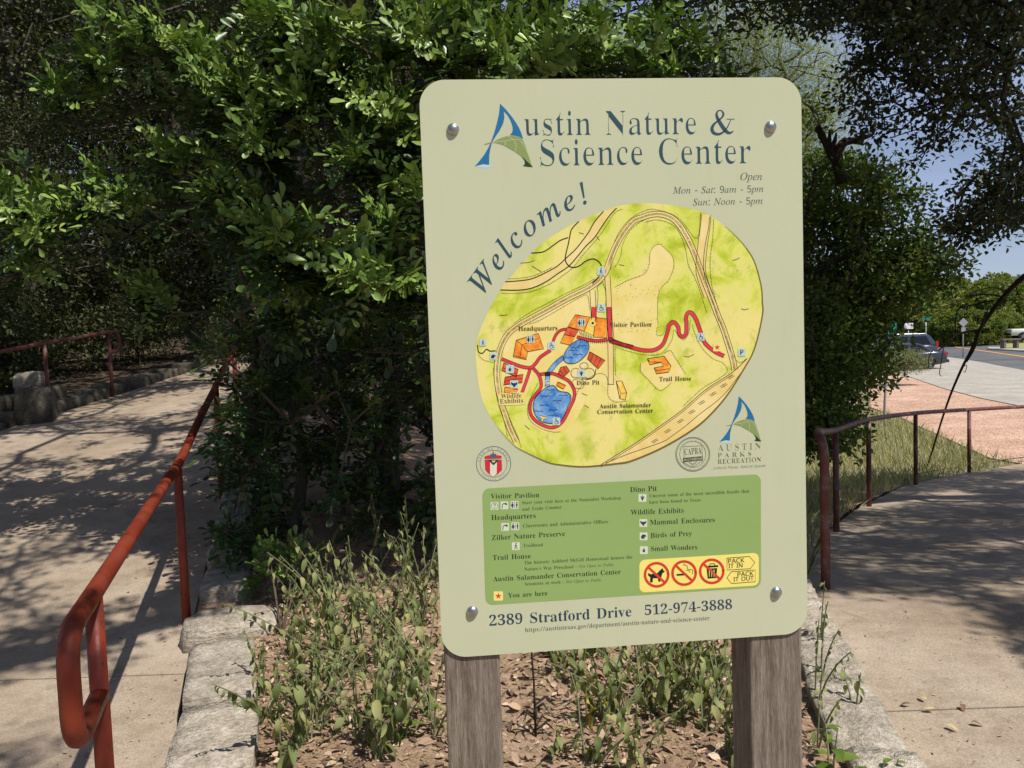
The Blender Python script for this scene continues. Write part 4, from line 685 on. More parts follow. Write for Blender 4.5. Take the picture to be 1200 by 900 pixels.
PLAIN_FACE = [
[65,429,[0,0,187,482,242,482,428,0,366,0,308,148,118,148,61,0],[138,202,290,202,236,347,230,367,221,396,214,419,203,378,193,347]],
[66,437,[65,0,65,480,202,480,281,473,338,453,373,417,384,361,378,322,361,290,332,268,293,255,293,251,348,234,369,218,386,197,397,170,400,136,389,79,356,36,303,9,234,0],[126,275,214,275,266,280,299,295,316,320,322,354,315,388,294,411,258,424,205,428,126,428],[126,51,222,51,276,57,311,76,330,105,336,141,329,175,310,202,274,219,218,225,126,225]],
[67,424,[261,-7,194,1,139,24,96,60,65,109,47,170,41,240,48,309,67,368,100,418,146,455,203,478,271,486,342,479,404,458,379,407,330,425,271,433,223,427,182,410,149,381,116,320,105,240,115,160,146,98,178,69,219,52,270,46,330,52,385,65,385,13,329,-2]],
[73,228,[27,0,27,35,83,48,83,431,27,445,27,480,200,480,200,445,144,431,144,48,200,35,200,0]],
[75,416,[65,0,65,480,126,480,126,243,167,289,208,334,338,480,408,480,218,271,416,0,345,0,175,229,126,186,126,0]],
[76,352,[65,0,65,480,126,480,126,54,335,54,335,0]],
[78,510,[65,0,65,480,135,480,391,83,394,83,392,115,390,162,389,209,389,480,445,480,445,0,375,0,118,398,116,398,119,340,121,268,121,0]],
[79,525,[263,-7,194,1,139,24,96,61,65,111,47,171,41,241,47,310,65,370,96,419,139,456,195,479,263,487,329,479,384,456,427,420,458,370,477,310,484,240,477,171,458,110,427,61,384,24,329,1],[263,46,312,51,352,69,382,98,410,159,420,240,410,321,382,382,352,411,313,428,263,434,214,428,174,411,143,382,114,321,105,240,114,159,143,98,173,69,213,51]],
[80,406,[65,0,65,480,192,480,273,470,329,443,361,398,372,338,368,300,354,264,330,233,294,208,245,192,181,187,126,187,126,0],[126,238,174,238,234,244,276,261,301,290,310,336,302,376,280,405,242,422,187,428,126,428]],
[82,418,[65,0,65,480,197,480,275,471,329,446,361,403,372,343,369,308,358,279,342,256,322,239,276,215,408,0,337,0,221,198,126,198,126,0],[126,249,197,249,248,255,283,272,303,301,310,340,303,381,281,407,245,422,194,427,126,427]],
[83,369,[166,-7,91,-1,34,16,34,74,94,54,169,46,216,51,249,66,270,91,277,123,267,163,232,192,164,222,110,246,72,276,48,314,40,364,45,400,60,429,83,454,114,471,151,483,193,486,266,479,326,459,307,408,253,426,192,433,153,428,124,414,107,392,101,363,111,323,144,294,206,267,278,233,303,214,322,191,333,163,337,128,326,72,291,29,236,2]],
[84,373,[156,0,156,426,7,426,7,480,366,480,366,426,217,426,217,0]],
[85,491,[243,-7,188,-1,143,15,107,42,72,98,60,171,60,480,121,480,121,169,129,117,152,78,191,54,246,46,303,54,341,80,363,120,370,169,370,480,430,480,430,169,425,122,410,80,384,44,348,16,301,-1]],
[97,377,[144,-7,100,0,63,19,39,52,31,100,41,148,73,183,127,206,203,215,265,217,265,238,260,277,245,301,222,314,190,318,136,310,89,291,71,335,126,357,193,366,251,359,291,337,314,300,322,245,322,0,279,0,268,51,265,51,241,25,216,7,185,-3],[158,41,200,47,234,66,256,98,264,144,264,176,211,174,154,167,118,152,98,130,92,99,97,73,110,55,132,44]],
[99,322,[201,-7,156,-2,117,13,83,38,58,73,42,120,37,178,42,238,59,286,85,322,119,347,160,362,206,367,259,361,300,347,282,298,244,310,204,315,145,300,110,254,98,179,105,121,124,79,156,53,201,44,253,50,294,65,294,13,254,-2]],
[101,379,[210,-7,162,-2,120,14,85,40,59,76,42,122,37,177,42,232,57,279,81,316,112,344,151,361,196,367,239,362,276,347,305,322,327,290,340,250,345,204,345,169,98,169,107,115,129,76,165,52,213,44,274,50,328,69,328,17,274,-1],[99,216,283,216,277,257,262,290,234,311,195,318,158,312,129,291,109,259]],
[104,415,[57,0,57,510,116,510,116,361,113,310,117,310,137,334,164,352,195,362,229,366,287,358,328,335,352,294,361,234,361,0,302,0,302,230,293,278,266,307,222,317,171,309,139,283,122,242,116,186,116,0]],
[108,173,[57,0,57,510,116,510,116,0]],
[112,413,[57,-161,57,360,105,360,113,311,116,311,135,333,158,351,189,363,228,367,288,355,335,320,366,262,376,181,366,100,335,41,288,5,228,-7,190,-3,159,9,116,46,112,46,115,17,116,-13,116,-161],[219,42,249,47,273,60,291,82,305,110,315,181,309,237,291,280,261,308,218,317,171,309,140,286,123,247,116,192,116,181,122,122,138,78,169,51]],
[114,277,[57,0,57,360,105,360,112,294,115,294,135,322,160,345,190,361,225,367,247,366,267,363,260,308,241,312,221,313,194,309,169,298,147,280,131,256,120,226,116,192,116,0]],
[115,322,[148,-7,83,-1,35,16,35,70,87,50,149,41,188,45,214,55,229,72,234,94,227,118,200,140,146,164,86,191,48,223,38,244,34,271,44,312,72,342,115,360,169,367,231,360,284,343,264,296,216,312,165,318,133,315,110,307,95,293,91,275,99,249,129,229,183,206,242,180,279,147,288,126,291,99,282,53,253,20,207,0]],
[116,242,[167,-7,115,3,94,16,77,37,65,66,62,105,62,314,11,314,11,343,62,366,86,443,121,443,121,360,225,360,225,314,121,314,121,106,125,77,137,57,155,46,177,42,205,44,228,49,228,4,201,-4]],
[117,415,[184,-7,127,1,86,25,61,65,53,124,53,360,113,360,113,128,122,81,148,52,193,42,243,51,276,76,293,117,299,173,299,360,358,360,358,0,310,0,301,48,298,48,277,23,250,6,218,-3]],
[121,343,[56,-161,28,-160,7,-156,7,-109,25,-111,47,-113,75,-108,97,-95,114,-75,127,-49,146,-1,1,360,64,360,142,155,160,104,172,57,175,57,187,101,206,156,279,360,343,360,187,-50,166,-96,139,-131,103,-154]],
[38,492,[187,-7,125,2,77,28,46,69,36,125,43,172,63,208,96,238,139,266,99,318,85,348,81,382,89,426,114,459,153,480,204,487,252,480,289,460,313,427,320,383,314,344,293,312,262,283,224,258,354,133,382,181,401,240,461,240,434,160,415,125,392,95,490,0,410,0,352,56,319,31,281,11,238,-2],[188,293,245,336,258,358,262,383,258,405,246,423,227,435,202,439,177,435,156,424,143,406,138,383,142,360,151,338],[189,46,229,49,263,60,314,93,175,229,118,185,103,160,97,127,104,94,122,68,151,51]],
[33,181,[71,135,54,480,126,480,109,135],[90,-9,60,1,51,15,48,36,51,57,60,71,90,81,119,71,129,57,132,36,129,15,119,1]],
[44,180,[28,-87,47,-3,61,78,124,78,129,71,104,-8,71,-87]],
[46,180,[89,-9,60,1,51,15,48,36,51,57,60,71,89,81,119,71,129,57,132,36,129,15,119,1]],
[58,180,[89,278,60,289,51,303,48,324,51,345,60,359,89,369,119,359,129,345,132,324,129,303,119,289],[89,-9,60,1,51,15,48,36,51,57,60,71,89,81,119,71,129,57,132,36,129,15,119,1]],
[47,250,[7,0,185,480,243,480,64,0]],
[45,216,[27,154,27,206,189,206,189,154]],
[39,151,[57,306,44,480,107,480,94,306]],
[63,291,[94,135,94,153,99,197,117,232,150,267,191,304,212,333,218,367,212,396,197,417,171,430,136,435,78,426,29,406,8,453,67,477,140,486,197,478,239,455,265,417,274,369,264,317,237,278,195,240,161,208,145,180,141,146,141,135],[120,-9,104,-7,90,1,82,15,79,36,82,57,90,71,120,81,149,71,158,57,161,36,158,15,149,1]],
[53,384,[167,-7,97,0,42,19,42,75,101,52,167,44,215,50,253,69,277,101,285,147,278,189,257,219,219,238,165,244,122,241,83,234,54,253,72,480,312,480,312,426,122,426,111,287,142,291,185,294,251,285,302,257,335,213,346,153,334,87,299,36,242,4]],
[57,384,[129,-7,98,-5,69,0,69,50,128,42,171,46,205,57,233,75,254,99,269,128,280,161,289,235,285,235,267,214,243,196,211,183,171,179,115,189,72,217,43,263,34,324,38,371,53,411,76,443,106,467,143,481,187,486,230,480,269,463,302,434,328,393,344,340,349,275,340,173,327,125,307,82,279,46,240,17,191,-1],[184,226,214,229,240,239,261,254,276,272,286,292,289,314,278,371,264,397,244,418,218,432,187,437,149,430,119,409,99,374,92,325,98,284,115,252,143,232]],
[48,384,[191,-7,142,1,102,22,72,59,43,137,33,240,37,313,49,373,69,422,99,458,140,480,191,487,241,480,281,458,312,422,341,344,351,240,347,169,335,108,314,59,284,23,243,1],[191,44,237,56,268,92,286,154,291,240,286,326,268,388,237,424,191,437,145,424,115,388,98,326,92,240,98,154,115,93,145,56]],
]
FONT = {}
for key, rows in (('b', BOLD_SERIF), ('i', ITALIC_SERIF), ('s', PLAIN_FACE)):
    FONT[key] = {chr(row[0]): (row[1], row[2:]) for row in rows}
    FONT[key][' '] = (260, [])
# ================================================================ SIGN
YAW = 0.08662038; SW, SH = .6096, .9110
SO = np.array([0.17641855, 1.27945426, 1.53832913])
AX = np.array([math.cos(YAW), math.sin(YAW), 0]); AN = np.array([math.sin(YAW), -math.cos(YAW), 0])   # across, towards the viewer
sg = empty('park_sign', (SO[0], SO[1], 0), YAW)
tag(sg, 'pale green park map sign with rounded corners, bolted to two weathered wooden posts', 'sign')
def S(px, py):
    """position of a photo pixel on the sign face, metres from its middle"""
    d = ray(px, py); t = np.dot(SO-EYE, AN)/np.dot(d, AN); p = EYE+d*t-SO
    return (float(np.dot(p, AX)), float(p[2]))
def _area(r): return sum(r[i][0]*r[(i+1) % len(r)][1]-r[(i+1) % len(r)][0]*r[i][1] for i in range(len(r)))/2
LAY = .00006
def M3(s, t, layer): return (s, -.0001-LAY*layer, t)        # local: x across, -y to the viewer, z up (panel centre)
def slabs(polys):
    """even-odd fill of closed rings as thin horizontal trapezoids"""
    A_ = np.concatenate([np.array(r, float) for r in polys]); B_ = np.concatenate([np.roll(np.array(r, float), -1, 0) for r in polys])
    if len(polys) == 1 and len(A_) == 4:
        if _area(polys[0]) > 0: return [list(map(tuple, A_))]
        return [list(map(tuple, A_[::-1]))]
    ys = np.unique(np.round(A_[:, 1], 8)); out = []
    for y0, y1 in zip(ys[:-1], ys[1:]):
        if y1-y0 < 2e-7: continue
        ym = (y0+y1)/2; k = (A_[:, 1] > ym) != (B_[:, 1] > ym)
        a, b = A_[k], B_[k]; sl = (b[:, 0]-a[:, 0])/(b[:, 1]-a[:, 1]); xm = a[:, 0]+sl*(ym-a[:, 1]); o = np.argsort(xm)
        x0 = (a[:, 0]+sl*(y0-a[:, 1]))[o]; x1 = (a[:, 0]+sl*(y1-a[:, 1]))[o]
        for i in range(0, len(o)-1, 2): out.append([(x0[i], y0), (x0[i+1], y0), (x1[i+1], y1), (x1[i], y1)])
    return out
def signpart(name, rings_layers, mats, parent, mi=None):
    """rings_layers: list of (list of polygons [outer, holes...], layer, material index)"""
    V, F, I = [], [], []
    for polys, layer, m in rings_layers:
        for q in slabs(polys):
            o = len(V); V += [M3(x_, y_, layer) for x_, y_ in q]
            F.append(tuple(range(o, o+4))); I.append(m)
    return mobj(name, V, F, mats, parent, mi=I)
def ribbon(pts, w, px=True):
    """polyline in photo pixels to an outline; w in photo pixels"""
    p = [np.array(q, float) for q in pts]; n = len(p); L, R = [], []
    for i in range(n):
        d = p[min(i+1, n-1)]-p[max(i-1, 0)]; d = d/(np.linalg.norm(d)+1e-9); nn = np.array([-d[1], d[0]])
        ww = w[i] if hasattr(w, '__len__') else w
        L.append(p[i]+nn*ww/2); R.append(p[i]-nn*ww/2)
    return [[S(*q) for q in L+R[::-1]]]
def ribtris(pts, w, layer, m):
    """a ribbon as separate quads (safe where the line doubles back)"""
    o = []; p = [np.array(q, float) for q in pts]; n = len(p); L, R = [], []
    for i in range(n):
        d = p[min(i+1, n-1)]-p[max(i-1, 0)]; d = d/(np.linalg.norm(d)+1e-9); nn = np.array([-d[1], d[0]])
        ww = w[i] if hasattr(w, '__len__') else w
        L.append(p[i]+nn*ww/2); R.append(p[i]-nn*ww/2)
    for i in range(n-1): o.append(([[S(*L[i]), S(*L[i+1]), S(*R[i+1]), S(*R[i])]], layer, m))
    return o
def sm(pts, k=4, closed=False): return [tuple(q) for q in catmull(pts, k, closed)]
def zc(z, ox, oy, pts): return [(ox+x/z, oy+y/z) for x, y in pts]
Z3 = lambda *p: zc(6, 540, 230, p)
Z4 = lambda *p: zc(6, 720, 230, p)
Z5 = lambda *p: zc(6, 540, 370, p)
Z6 = lambda *p: zc(6, 720, 370, p)
Z7 = lambda *p: zc(6, 540, 510, p)
Z8 = lambda *p: zc(6, 720, 510, p)
ZB = lambda *p: zc(5, 500, 640, p)
ZR = lambda *p: zc(5, 720, 630, p)
ZT = lambda *p: zc(5, 480, 80, p)
ZU = lambda *p: zc(5, 710, 80, p)

KP = 1.10
def pcol(name, r, g, b, rough=.45): 
    n = NT(name); v = n.coord(); f = n.noise(v, 9, 6, .6)
    c = srgb(r, g, b, KP)
    col = n.mix(n.ramp(f, [(.35, (0, 0, 0)), (.7, (.12, .12, .12))]), c, (c[0]*.8, c[1]*.82, c[2]*.8, 1))
    n.b.inputs['Specular IOR Level'].default_value = .25
    return n.base(col, rough)
def panelmat():
    n = NT('sign_face_paint'); v = n.coord()
    f = n.noise(v, 3.0, 5, .6); g = n.noise(v, 60, 5, .8); s = n.noise(n.coord((14, 14, 1.2)), 3, 5, .7)
    c = n.mix(n.ramp(f, [(.35, (0, 0, 0)), (.7, (1, 1, 1))]), srgb(193, 195, 164, KP), srgb(188, 192, 159, KP))
    c = n.mix(n.ramp(s, [(.55, (0, 0, 0)), (.8, (.35, .35, .35))]), c, srgb(180, 182, 146, KP))
    c = n.mix(n.ramp(g, [(.70, (0, 0, 0)), (.78, (.5, .5, .5))]), c, srgb(165, 165, 130, KP))
    n.b.inputs['Specular IOR Level'].default_value = .35
    n.bump(g, .03, .001)
    return n.base(c, .38)
M_panel = panelmat()
M_alu = flat('panel_edge', (.55, .56, .50, 1), .4, .3)
pc = empty('sign_panel_pivot') if False else None
# panel body: rounded rectangle 3 mm thick, face 0.1 mm behind the first print layer
def rrect(x0, y0, x1, y1, r, k=8):
    out = []
    for cx, cy, a0 in ((x1-r, y1-r, 0), (x0+r, y1-r, 90), (x0+r, y0+r, 180), (x1-r, y0+r, 270)):
        for i in range(k+1): a = math.radians(a0+90*i/k); out.append((cx+r*math.cos(a), cy+r*math.sin(a)))
    return out
rr_ = rrect(-SW/2, -SH/2, SW/2, SH/2, .040, 12); n_ = len(rr_)
V = [(x, 0, z) for x, z in rr_]+[(x*(1-.0016/abs(x) if abs(x) > .01 else 1), -.0000, z) for x, z in rr_]
V = [(x, -.000, z) for x, z in rr_]+[(x, .0035, z) for x, z in rr_]
F = [tuple(range(n_))[::-1], tuple(range(n_, 2*n_))]+[(i, (i+1) % n_, n_+(i+1) % n_, n_+i) for i in range(n_)]
# face normals: face 0 must look at -y
panel = mobj('sign_panel', V, F, [M_panel, M_alu], sg, mi=[0, 1]+[1]*n_)
panel.location = (0, 0, SO[2])
bmx = bmesh.new(); bmx.from_mesh(panel.data); bmesh.ops.recalc_face_normals(bmx, faces=bmx.faces[:]); bmx.to_mesh(panel.data); bmx.free()

# ---- lettering: outlines of a serif and a plain face, kept here as numbers
def _amp():
    """a serif ampersand from a centre line of varying width"""
    c = [(.70, .40, .022), (.66, .33, .03), (.60, .22, .035), (.52, .12, .045), (.40, .03, .06), (.27, -.005, .075), (.13, .04, .10), (.08, .15, .11), (.14, .27, .075), (.27, .37, .045), (.40, .46, .05), (.46, .56, .07), (.41, .65, .04), (.34, .67, .032), (.27, .64, .045), (.235, .56, .075), (.27, .44, .10), (.37, .28, .12), (.48, .14, .12), (.58, .05, .10), (.68, .03, .06), (.78, .09, .025)]
    p = catmull([(a, b, w) for a, b, w in c], 3); L, R = [], []
    for i in range(len(p)):
        d = p[min(i+1, len(p)-1)][:2]-p[max(i-1, 0)][:2]; d = d/np.linalg.norm(d); n = np.array([-d[1], d[0]])*p[i][2]/2
        L.append(p[i][:2]+n); R.append(p[i][:2]-n)
    k = CAPH/.67; out = []
    for i in range(len(p)-1): out.append([tuple(L[i]*k), tuple(L[i+1]*k), tuple(R[i+1]*k), tuple(R[i]*k)])
    for a in ([(.56, .43), (.82, .43), (.82, .41), (.56, .41)],): out.append([(x*k, y*k) for x, y in a])
    return .80*k, out
CAPH = max(r[i] for r in FONT['b']['H'][1] for i in range(1, len(r), 2))/1000
GC = {}
def glyph(fk, ch, tx, ty):
    if ch == '&' and fk == 'b': return _amp()
    key = (fk, ch, tx, ty)
    if key in GC: return GC[key]
    sb = fk == 'sb'
    if sb: fk = 's'; tx, ty = -.010, -.004
    f = FONT[fk]
    if ch not in f: f = FONT['s'] if ch in FONT['s'] else FONT['b']
    adv, rings = f[ch]; R = [[(r[i]/1000, r[i+1]/1000) for i in range(0, len(r), 2)] for r in rings]
    if R and (tx or ty) and (sb or f is not FONT['s']):
        big = max(R, key=lambda r: abs(_area(r))); sg_ = 1 if _area(big) > 0 else -1; out = []
        for r in R:
            n = len(r); q = []
            for i in range(n):
                a, b = np.array(r[i-1]), np.array(r[(i+1) % n]); c = np.array(r[i])
                d1 = c-a; d2 = b-c; d1 = d1/(np.linalg.norm(d1)+1e-9); d2 = d2/(np.linalg.norm(d2)+1e-9)
                n1 = np.array([-d1[1], d1[0]]); n2 = np.array([-d2[1], d2[0]])
                m = n1+n2; m = m/max(1e-6, np.dot(m, m))*2
                if np.linalg.norm(m) > 2: m = m/np.linalg.norm(m)*2
                q.append((c[0]+sg_*m[0]*tx, c[1]+sg_*m[1]*ty))
            out.append(q)
        R = out
    GC[key] = (adv/1000, R); return GC[key]
def text(s, p0, p1, mat, layer=1, fk='b', thin=(.021, .004), hs=1.0, track=0, shear=0):
    """text from baseline point p0 to p1 (photo pixels on the sign)"""
    a = np.array(S(*p0)); b = np.array(S(*p1)); L = np.linalg.norm(b-a); u_ = (b-a)/L; v_ = np.array([-u_[1], u_[0]])
    x = 0; gl = []
    for ch in s:
        adv, R = glyph(fk, ch, *thin); gl.append((x, R)); x += adv+track
    x -= track
    lo = min(min(p[0] for r in R for p in r)+gx for gx, R in gl if R); hi = max(max(p[0] for r in R for p in r)+gx for gx, R in gl if R)
    k = L/(hi-lo); out = []
    for gx, R in gl:
        if not R: continue
        if fk == 'b' and s[gl.index((gx, R))] == '&':
            for r in R: out.append(([[tuple(a+u_*(px_+gx-lo)*k+v_*py_*k*hs) for px_, py_ in r]], layer, mat))
            continue
        out.append(([[tuple(a+u_*((px_+gx-lo)+shear*py_)*k+v_*py_*k*hs) for px_, py_ in r] for r in R], layer, mat))
    return out
def textpath(s, pts, size, mat, layer=1, fk='i', thin=(0, 0), hs=1, sx=1, fit=True):
    P_ = [np.array(S(*p)) for p in pts]; seg = [np.linalg.norm(P_[i+1]-P_[i]) for i in range(len(P_)-1)]; tot = sum(seg)
    adv = [glyph(fk, c, *thin)[0] for c in s]; k = size; wtot = sum(adv)*k*sx; gap = (tot-wtot)/max(1, len(s)-1) if fit else 0
    out = []; x = 0
    def at(d):
        d = min(max(d, 0), tot-1e-6)
        for i, l in enumerate(seg):
            if d <= l: return P_[i]+(P_[i+1]-P_[i])*d/l
            d -= l
        return P_[-1]
    for c, w in zip(s, adv):
        m = x+w*k*sx/2; p = at(m); q = at(m+w*k*.5)-at(m-w*k*.5); q = q/np.linalg.norm(q); v_ = np.array([-q[1], q[0]])
        R = glyph(fk, c, *thin)[1]
        lean = .22 if fk == 'i' and c not in FONT['i'] else 0
        if R: out.append(([[tuple(p+q*(a+lean*b-w/2)*k*sx+v_*b*k*hs) for a, b in r] for r in R], layer, mat))
        x += w*k*sx+gap
    return out
C_title = pcol('print_teal', 52, 78, 88); C_grey = pcol('print_grey', 84, 92, 84); C_navy = pcol('print_navy', 46, 62, 84)
# title, hours, welcome, address
T = text('ustin Nature &', (615, 158.8), (861, 157.0), 0, hs=1.10)+text('Science Center', (633, 194.4), (879.6, 191.4), 0, hs=1.12)
signpart('title_lettering', T, [C_title], panel)
T = text('Open', (867.6, 211), (893, 211), 0, fk='i', thin=(0, 0))+text('Mon - Sat: 9am - 5pm', (788.4, 227), (894.6, 225), 0, fk='i', thin=(0, 0))+text('Sun: Noon - 5pm', (812, 240.8), (893.6, 239), 0, fk='i', thin=(0, 0))
# plain-face digits and dashes lean like the italics
signpart('opening_hours', T, [C_grey], panel)
arc_ = sm([(566, 346), (578, 330), (588, 315), (599, 301), (609, 289.5), (622, 277), (638, 265), (655, 253.5), (668, 247), (690, 237.5)], 4)
T = textpath('Welcome!', arc_, .071, 0, fk='i', thin=(-.006, -.002), sx=.98)
signpart('welcome_lettering', T, [C_title], panel)
signpart('address_lettering', text('2389 Stratford Drive', (573.6, 733.4), (740, 722.2), 0, thin=(.004, .002)), [C_navy], panel)
signpart('phone_number', text('512-974-3888', (755.8, 720.8), (858, 713.6), 0, thin=(.004, .002)), [C_navy], panel)
signpart('web_address', text('https://austintexas.gov/department/austin-nature-and-science-center', (615.4, 740.6), (831.6, 726.4), 0, thin=(.011, .0)), [C_grey], panel)

# ---- the leaf A emblem (used twice)
C_blue = pcol('print_blue', 38, 108, 156); C_leaf = pcol('print_leaf_green', 134, 150, 92); C_dkg = pcol('print_dark_green', 44, 62, 36); C_lb = pcol('print_pale_blue', 186, 206, 210)
AP = dict(
 blue1=[(530, 207), (565, 242), (600, 285), (622, 316), (642, 350), (656, 382), (666, 416), (640, 400), (612, 393), (588, 391), (600, 378), (605, 362), (603, 340), (592, 308), (575, 276), (552, 252), (556, 290), (548, 325), (528, 365), (505, 398), (484, 432), (474, 470), (467, 510), (466, 566), (430, 561), (383, 574), (410, 543), (440, 503), (462, 465), (482, 418), (498, 372), (512, 320), (524, 268)],
 leaf=[(486, 434), (510, 420), (540, 407), (575, 397), (605, 395), (640, 404), (668, 425), (682, 462), (696, 505), (721, 577), (700, 556), (675, 532), (648, 510), (620, 490), (585, 470), (550, 450), (515, 440)],
 foot=[(652, 512), (680, 536), (704, 560), (724, 579), (695, 578), (664, 573), (676, 562), (674, 542)],
 shade=[(380, 577), (430, 563), (466, 567), (488, 574), (462, 583), (400, 582)],
 stem=[(436, 449), (440, 443), (484, 432), (488, 438)])
AV = [[(486, 434), (560, 425), (612, 418), (650, 425), (690, 490), (719, 572)], [(612, 418), (625, 455), (618, 488)], [(556, 424), (562, 440), (556, 452)], [(650, 425), (664, 436), (672, 428)], [(575, 397), (612, 418)]]
def emblem(name, A0, A1, A2):
    """A0 apex, A1 left foot, A2 right foot, photo pixels"""
    s0 = ZT((530, 207), (383, 574), (724, 579)); s = np.array([[x, y, 1] for x, y in s0]); T_ = np.linalg.solve(s, np.array([A0, A1, A2], float))
    f = lambda pts: [tuple(np.array([x, y, 1])@T_) for x, y in ZT(*pts)]
    o = [([[S(*q) for q in f(AP[k])]], l, m) for k, l, m in (('shade', 1, 3), ('blue1', 2, 0), ('foot', 2, 2), ('leaf', 3, 1), ('stem', 3, 1))]
    for v in AV: o += ribtris(f(sm(v, 3)), .55 if name == 'emblem' else .4, 4, 4)
    return signpart(name, o, [C_blue, C_leaf, C_dkg, C_lb, pcol('print_vein', 190, 198, 150)], panel)
emblem('emblem', (586, 121.4), (556.6, 194.8), (624.6, 195.8))
emblem('small_emblem', (865.8, 464.4), (843.2, 517.8), (892.4, 517.2))
C_ol = pcol('print_olive_grey', 112, 116, 84); C_olk = pcol('print_dark_olive', 70, 74, 52)
T = text('AUSTIN', *Z8((728, 112), (1030, 97)), 0, track=.14)+text('PARKS', *Z8((727, 157), (962, 146)), 1, track=.22, hs=.85)+text('RECREATION', *Z8((727, 202), (1031, 186)), 1)+text('Cultural Places, Natural Spaces', *Z8((695, 240), (1061, 222)), 2, fk='s', thin=(0, 0), shear=.25)
signpart('parks_lettering', T, [C_ol, C_olk, pcol('print_slate', 110, 130, 130)], panel)

# ---- round seals
C_ink = pcol('print_black', 34, 36, 32); C_red = pcol('print_red', 196, 48, 60)
def circ(cx, cy, r, n=40, ry=None): return [(cx+r*math.cos(2*PI*i/n), cy-(ry or r)*math.sin(2*PI*i/n)) for i in range(n)]
def cring(cx, cy, r, w, layer, m, ry=None):
    return ribtris(circ(cx, cy, r, 48, ry)+[circ(cx, cy, r, 48, ry)[0]]+[circ(cx, cy, r, 48, ry)[1]], w, layer, m)
def arcpts(cx, cy, r, a0, a1, n=20): return [(cx+r*math.cos(math.radians(a0+(a1-a0)*i/n)), cy-r*math.sin(math.radians(a0+(a1-a0)*i/n))) for i in range(n+1)]
cx, cy = 578.4, 543.4
T = cring(cx, cy, 20.2, .7, 1, 0)+cring(cx, cy, 15.8, .5, 1, 0)
T += textpath('CITY OF AUSTIN', arcpts(cx, cy, 16.6, 172, 8), .0069, 0, fk='b', thin=(.01, 0))
T += textpath('FOUNDED 1839', arcpts(cx, cy, 19.3, 222, 318), .0042, 0, fk='b', thin=(.01, 0))
sh = Z7((168, 172), (288, 172), (290, 245), (262, 272), (228, 296), (200, 275), (172, 245))
T += [([[S(*q) for q in sh]], 1, 1)]
T += [([[S(*q) for q in Z7((206, 180), (254, 180), (252, 270), (228, 294), (206, 275))]], 2, 2)]
T += [([[S(*q) for q in Z7((188, 172), (272, 172), (230, 212))]], 3, 3)]
T += [([[S(*q) for q in Z7((216, 180), (244, 178), (238, 190), (226, 192))]], 4, 4)]
T += [([[S(*q) for q in Z7((166, 150), (200, 138), (215, 150), (260, 140), (288, 146), (286, 165), (168, 168))]], 1, 1)]
T += [([[S(*q) for q in Z7((205, 150), (210, 128), (220, 134), (227, 108), (236, 134), (248, 128), (252, 150), (230, 162))]], 2, 0), ([[S(*q) for q in Z7((221, 134), (227, 112), (235, 134))]], 3, 1)]
signpart('city_seal', T, [pcol('print_seal_blue', 70, 96, 116), C_red, pcol('print_white', 214, 214, 190), C_navy, pcol('print_star_yellow', 226, 204, 90)], panel)
cx, cy = 811.8, 532.4
T = cring(cx, cy, 20, .55, 1, 0)+cring(cx, cy, 18.9, .4, 1, 0)+cring(cx, cy, 15.2, .45, 1, 0)
T += textpath('Commission for Accreditation', arcpts(cx, cy, 15.9, 160, 20), .0042, 0, thin=(.01, 0))+textpath('of Park and Recreation Agencies', arcpts(cx, cy, 18.4, 196, 344), .0042, 0, thin=(.01, 0))
T += text('CAPRA', *Z8((495, 139), (613, 127)), 0, hs=1.7, thin=(.018, 0))
T += [([[S(*q) for q in Z8((482, 160), (620, 147), (622, 176), (484, 190))]], 1, 0)]
T += text('Accredited', *Z8((488, 183), (616, 170)), 1, layer=2, fk='s', thin=(0, 0))
for a in [[(488, 80), (615, 74), (618, 145)], [(488, 80), (490, 160)], [(478, 188), (550, 225), (622, 176)], [(522, 190), (550, 204), (582, 185)], [(536, 192), (550, 216), (570, 190)]]: T += ribtris(Z8(*a), .5, 1, 0)
signpart('accreditation_seal', T, [pcol('print_soft_black', 70, 72, 62), M_panel], panel)

# ---- map
def mapmat():
    n = NT('map_watercolour'); v = n.coord(); r = n.coord((1, 1, .8))
    a = n.noise(v, 17, 7, .62, .6); b = n.noise(r, 30, 6, .7, .3); c = n.noise(n.coord((1.3, 1, 1)), 8, 4, .5, .2); g = n.noise(v, 260, 3, .7)
    col = n.ramp(a, [(.28, srgb(150, 166, 16, KP)), (.42, srgb(190, 200, 62, KP)), (.52, srgb(216, 218, 104, KP)), (.62, srgb(222, 214, 126, KP)), (.72, srgb(196, 206, 60, KP))])
    col = n.mix(n.ramp(c, [(.50, (0, 0, 0)), (.60, (.8, .8, .8))]), col, srgb(232, 216, 136, KP))
    col = n.mix(n.ramp(b, [(.56, (0, 0, 0)), (.68, (.65, .65, .65))]), col, srgb(160, 176, 30, KP))
    col = n.mix(n.ramp(g, [(.30, (.3, .3, .3)), (.38, (0, 0, 0))]), col, srgb(120, 120, 40, KP))
    n.b.inputs['Specular IOR Level'].default_value = .25
    return n.base(col, .45)
M_map = mapmat()
def watermat(name, a, b, sc=30):
    n = NT(name); v = n.coord(); f = n.noise(v, sc, 6, .7, .5); n.b.inputs['Specular IOR Level'].default_value = .25
    return n.base(n.ramp(f, [(.38, srgb(*a, KP)), (.62, srgb(*b, KP))]), .45)
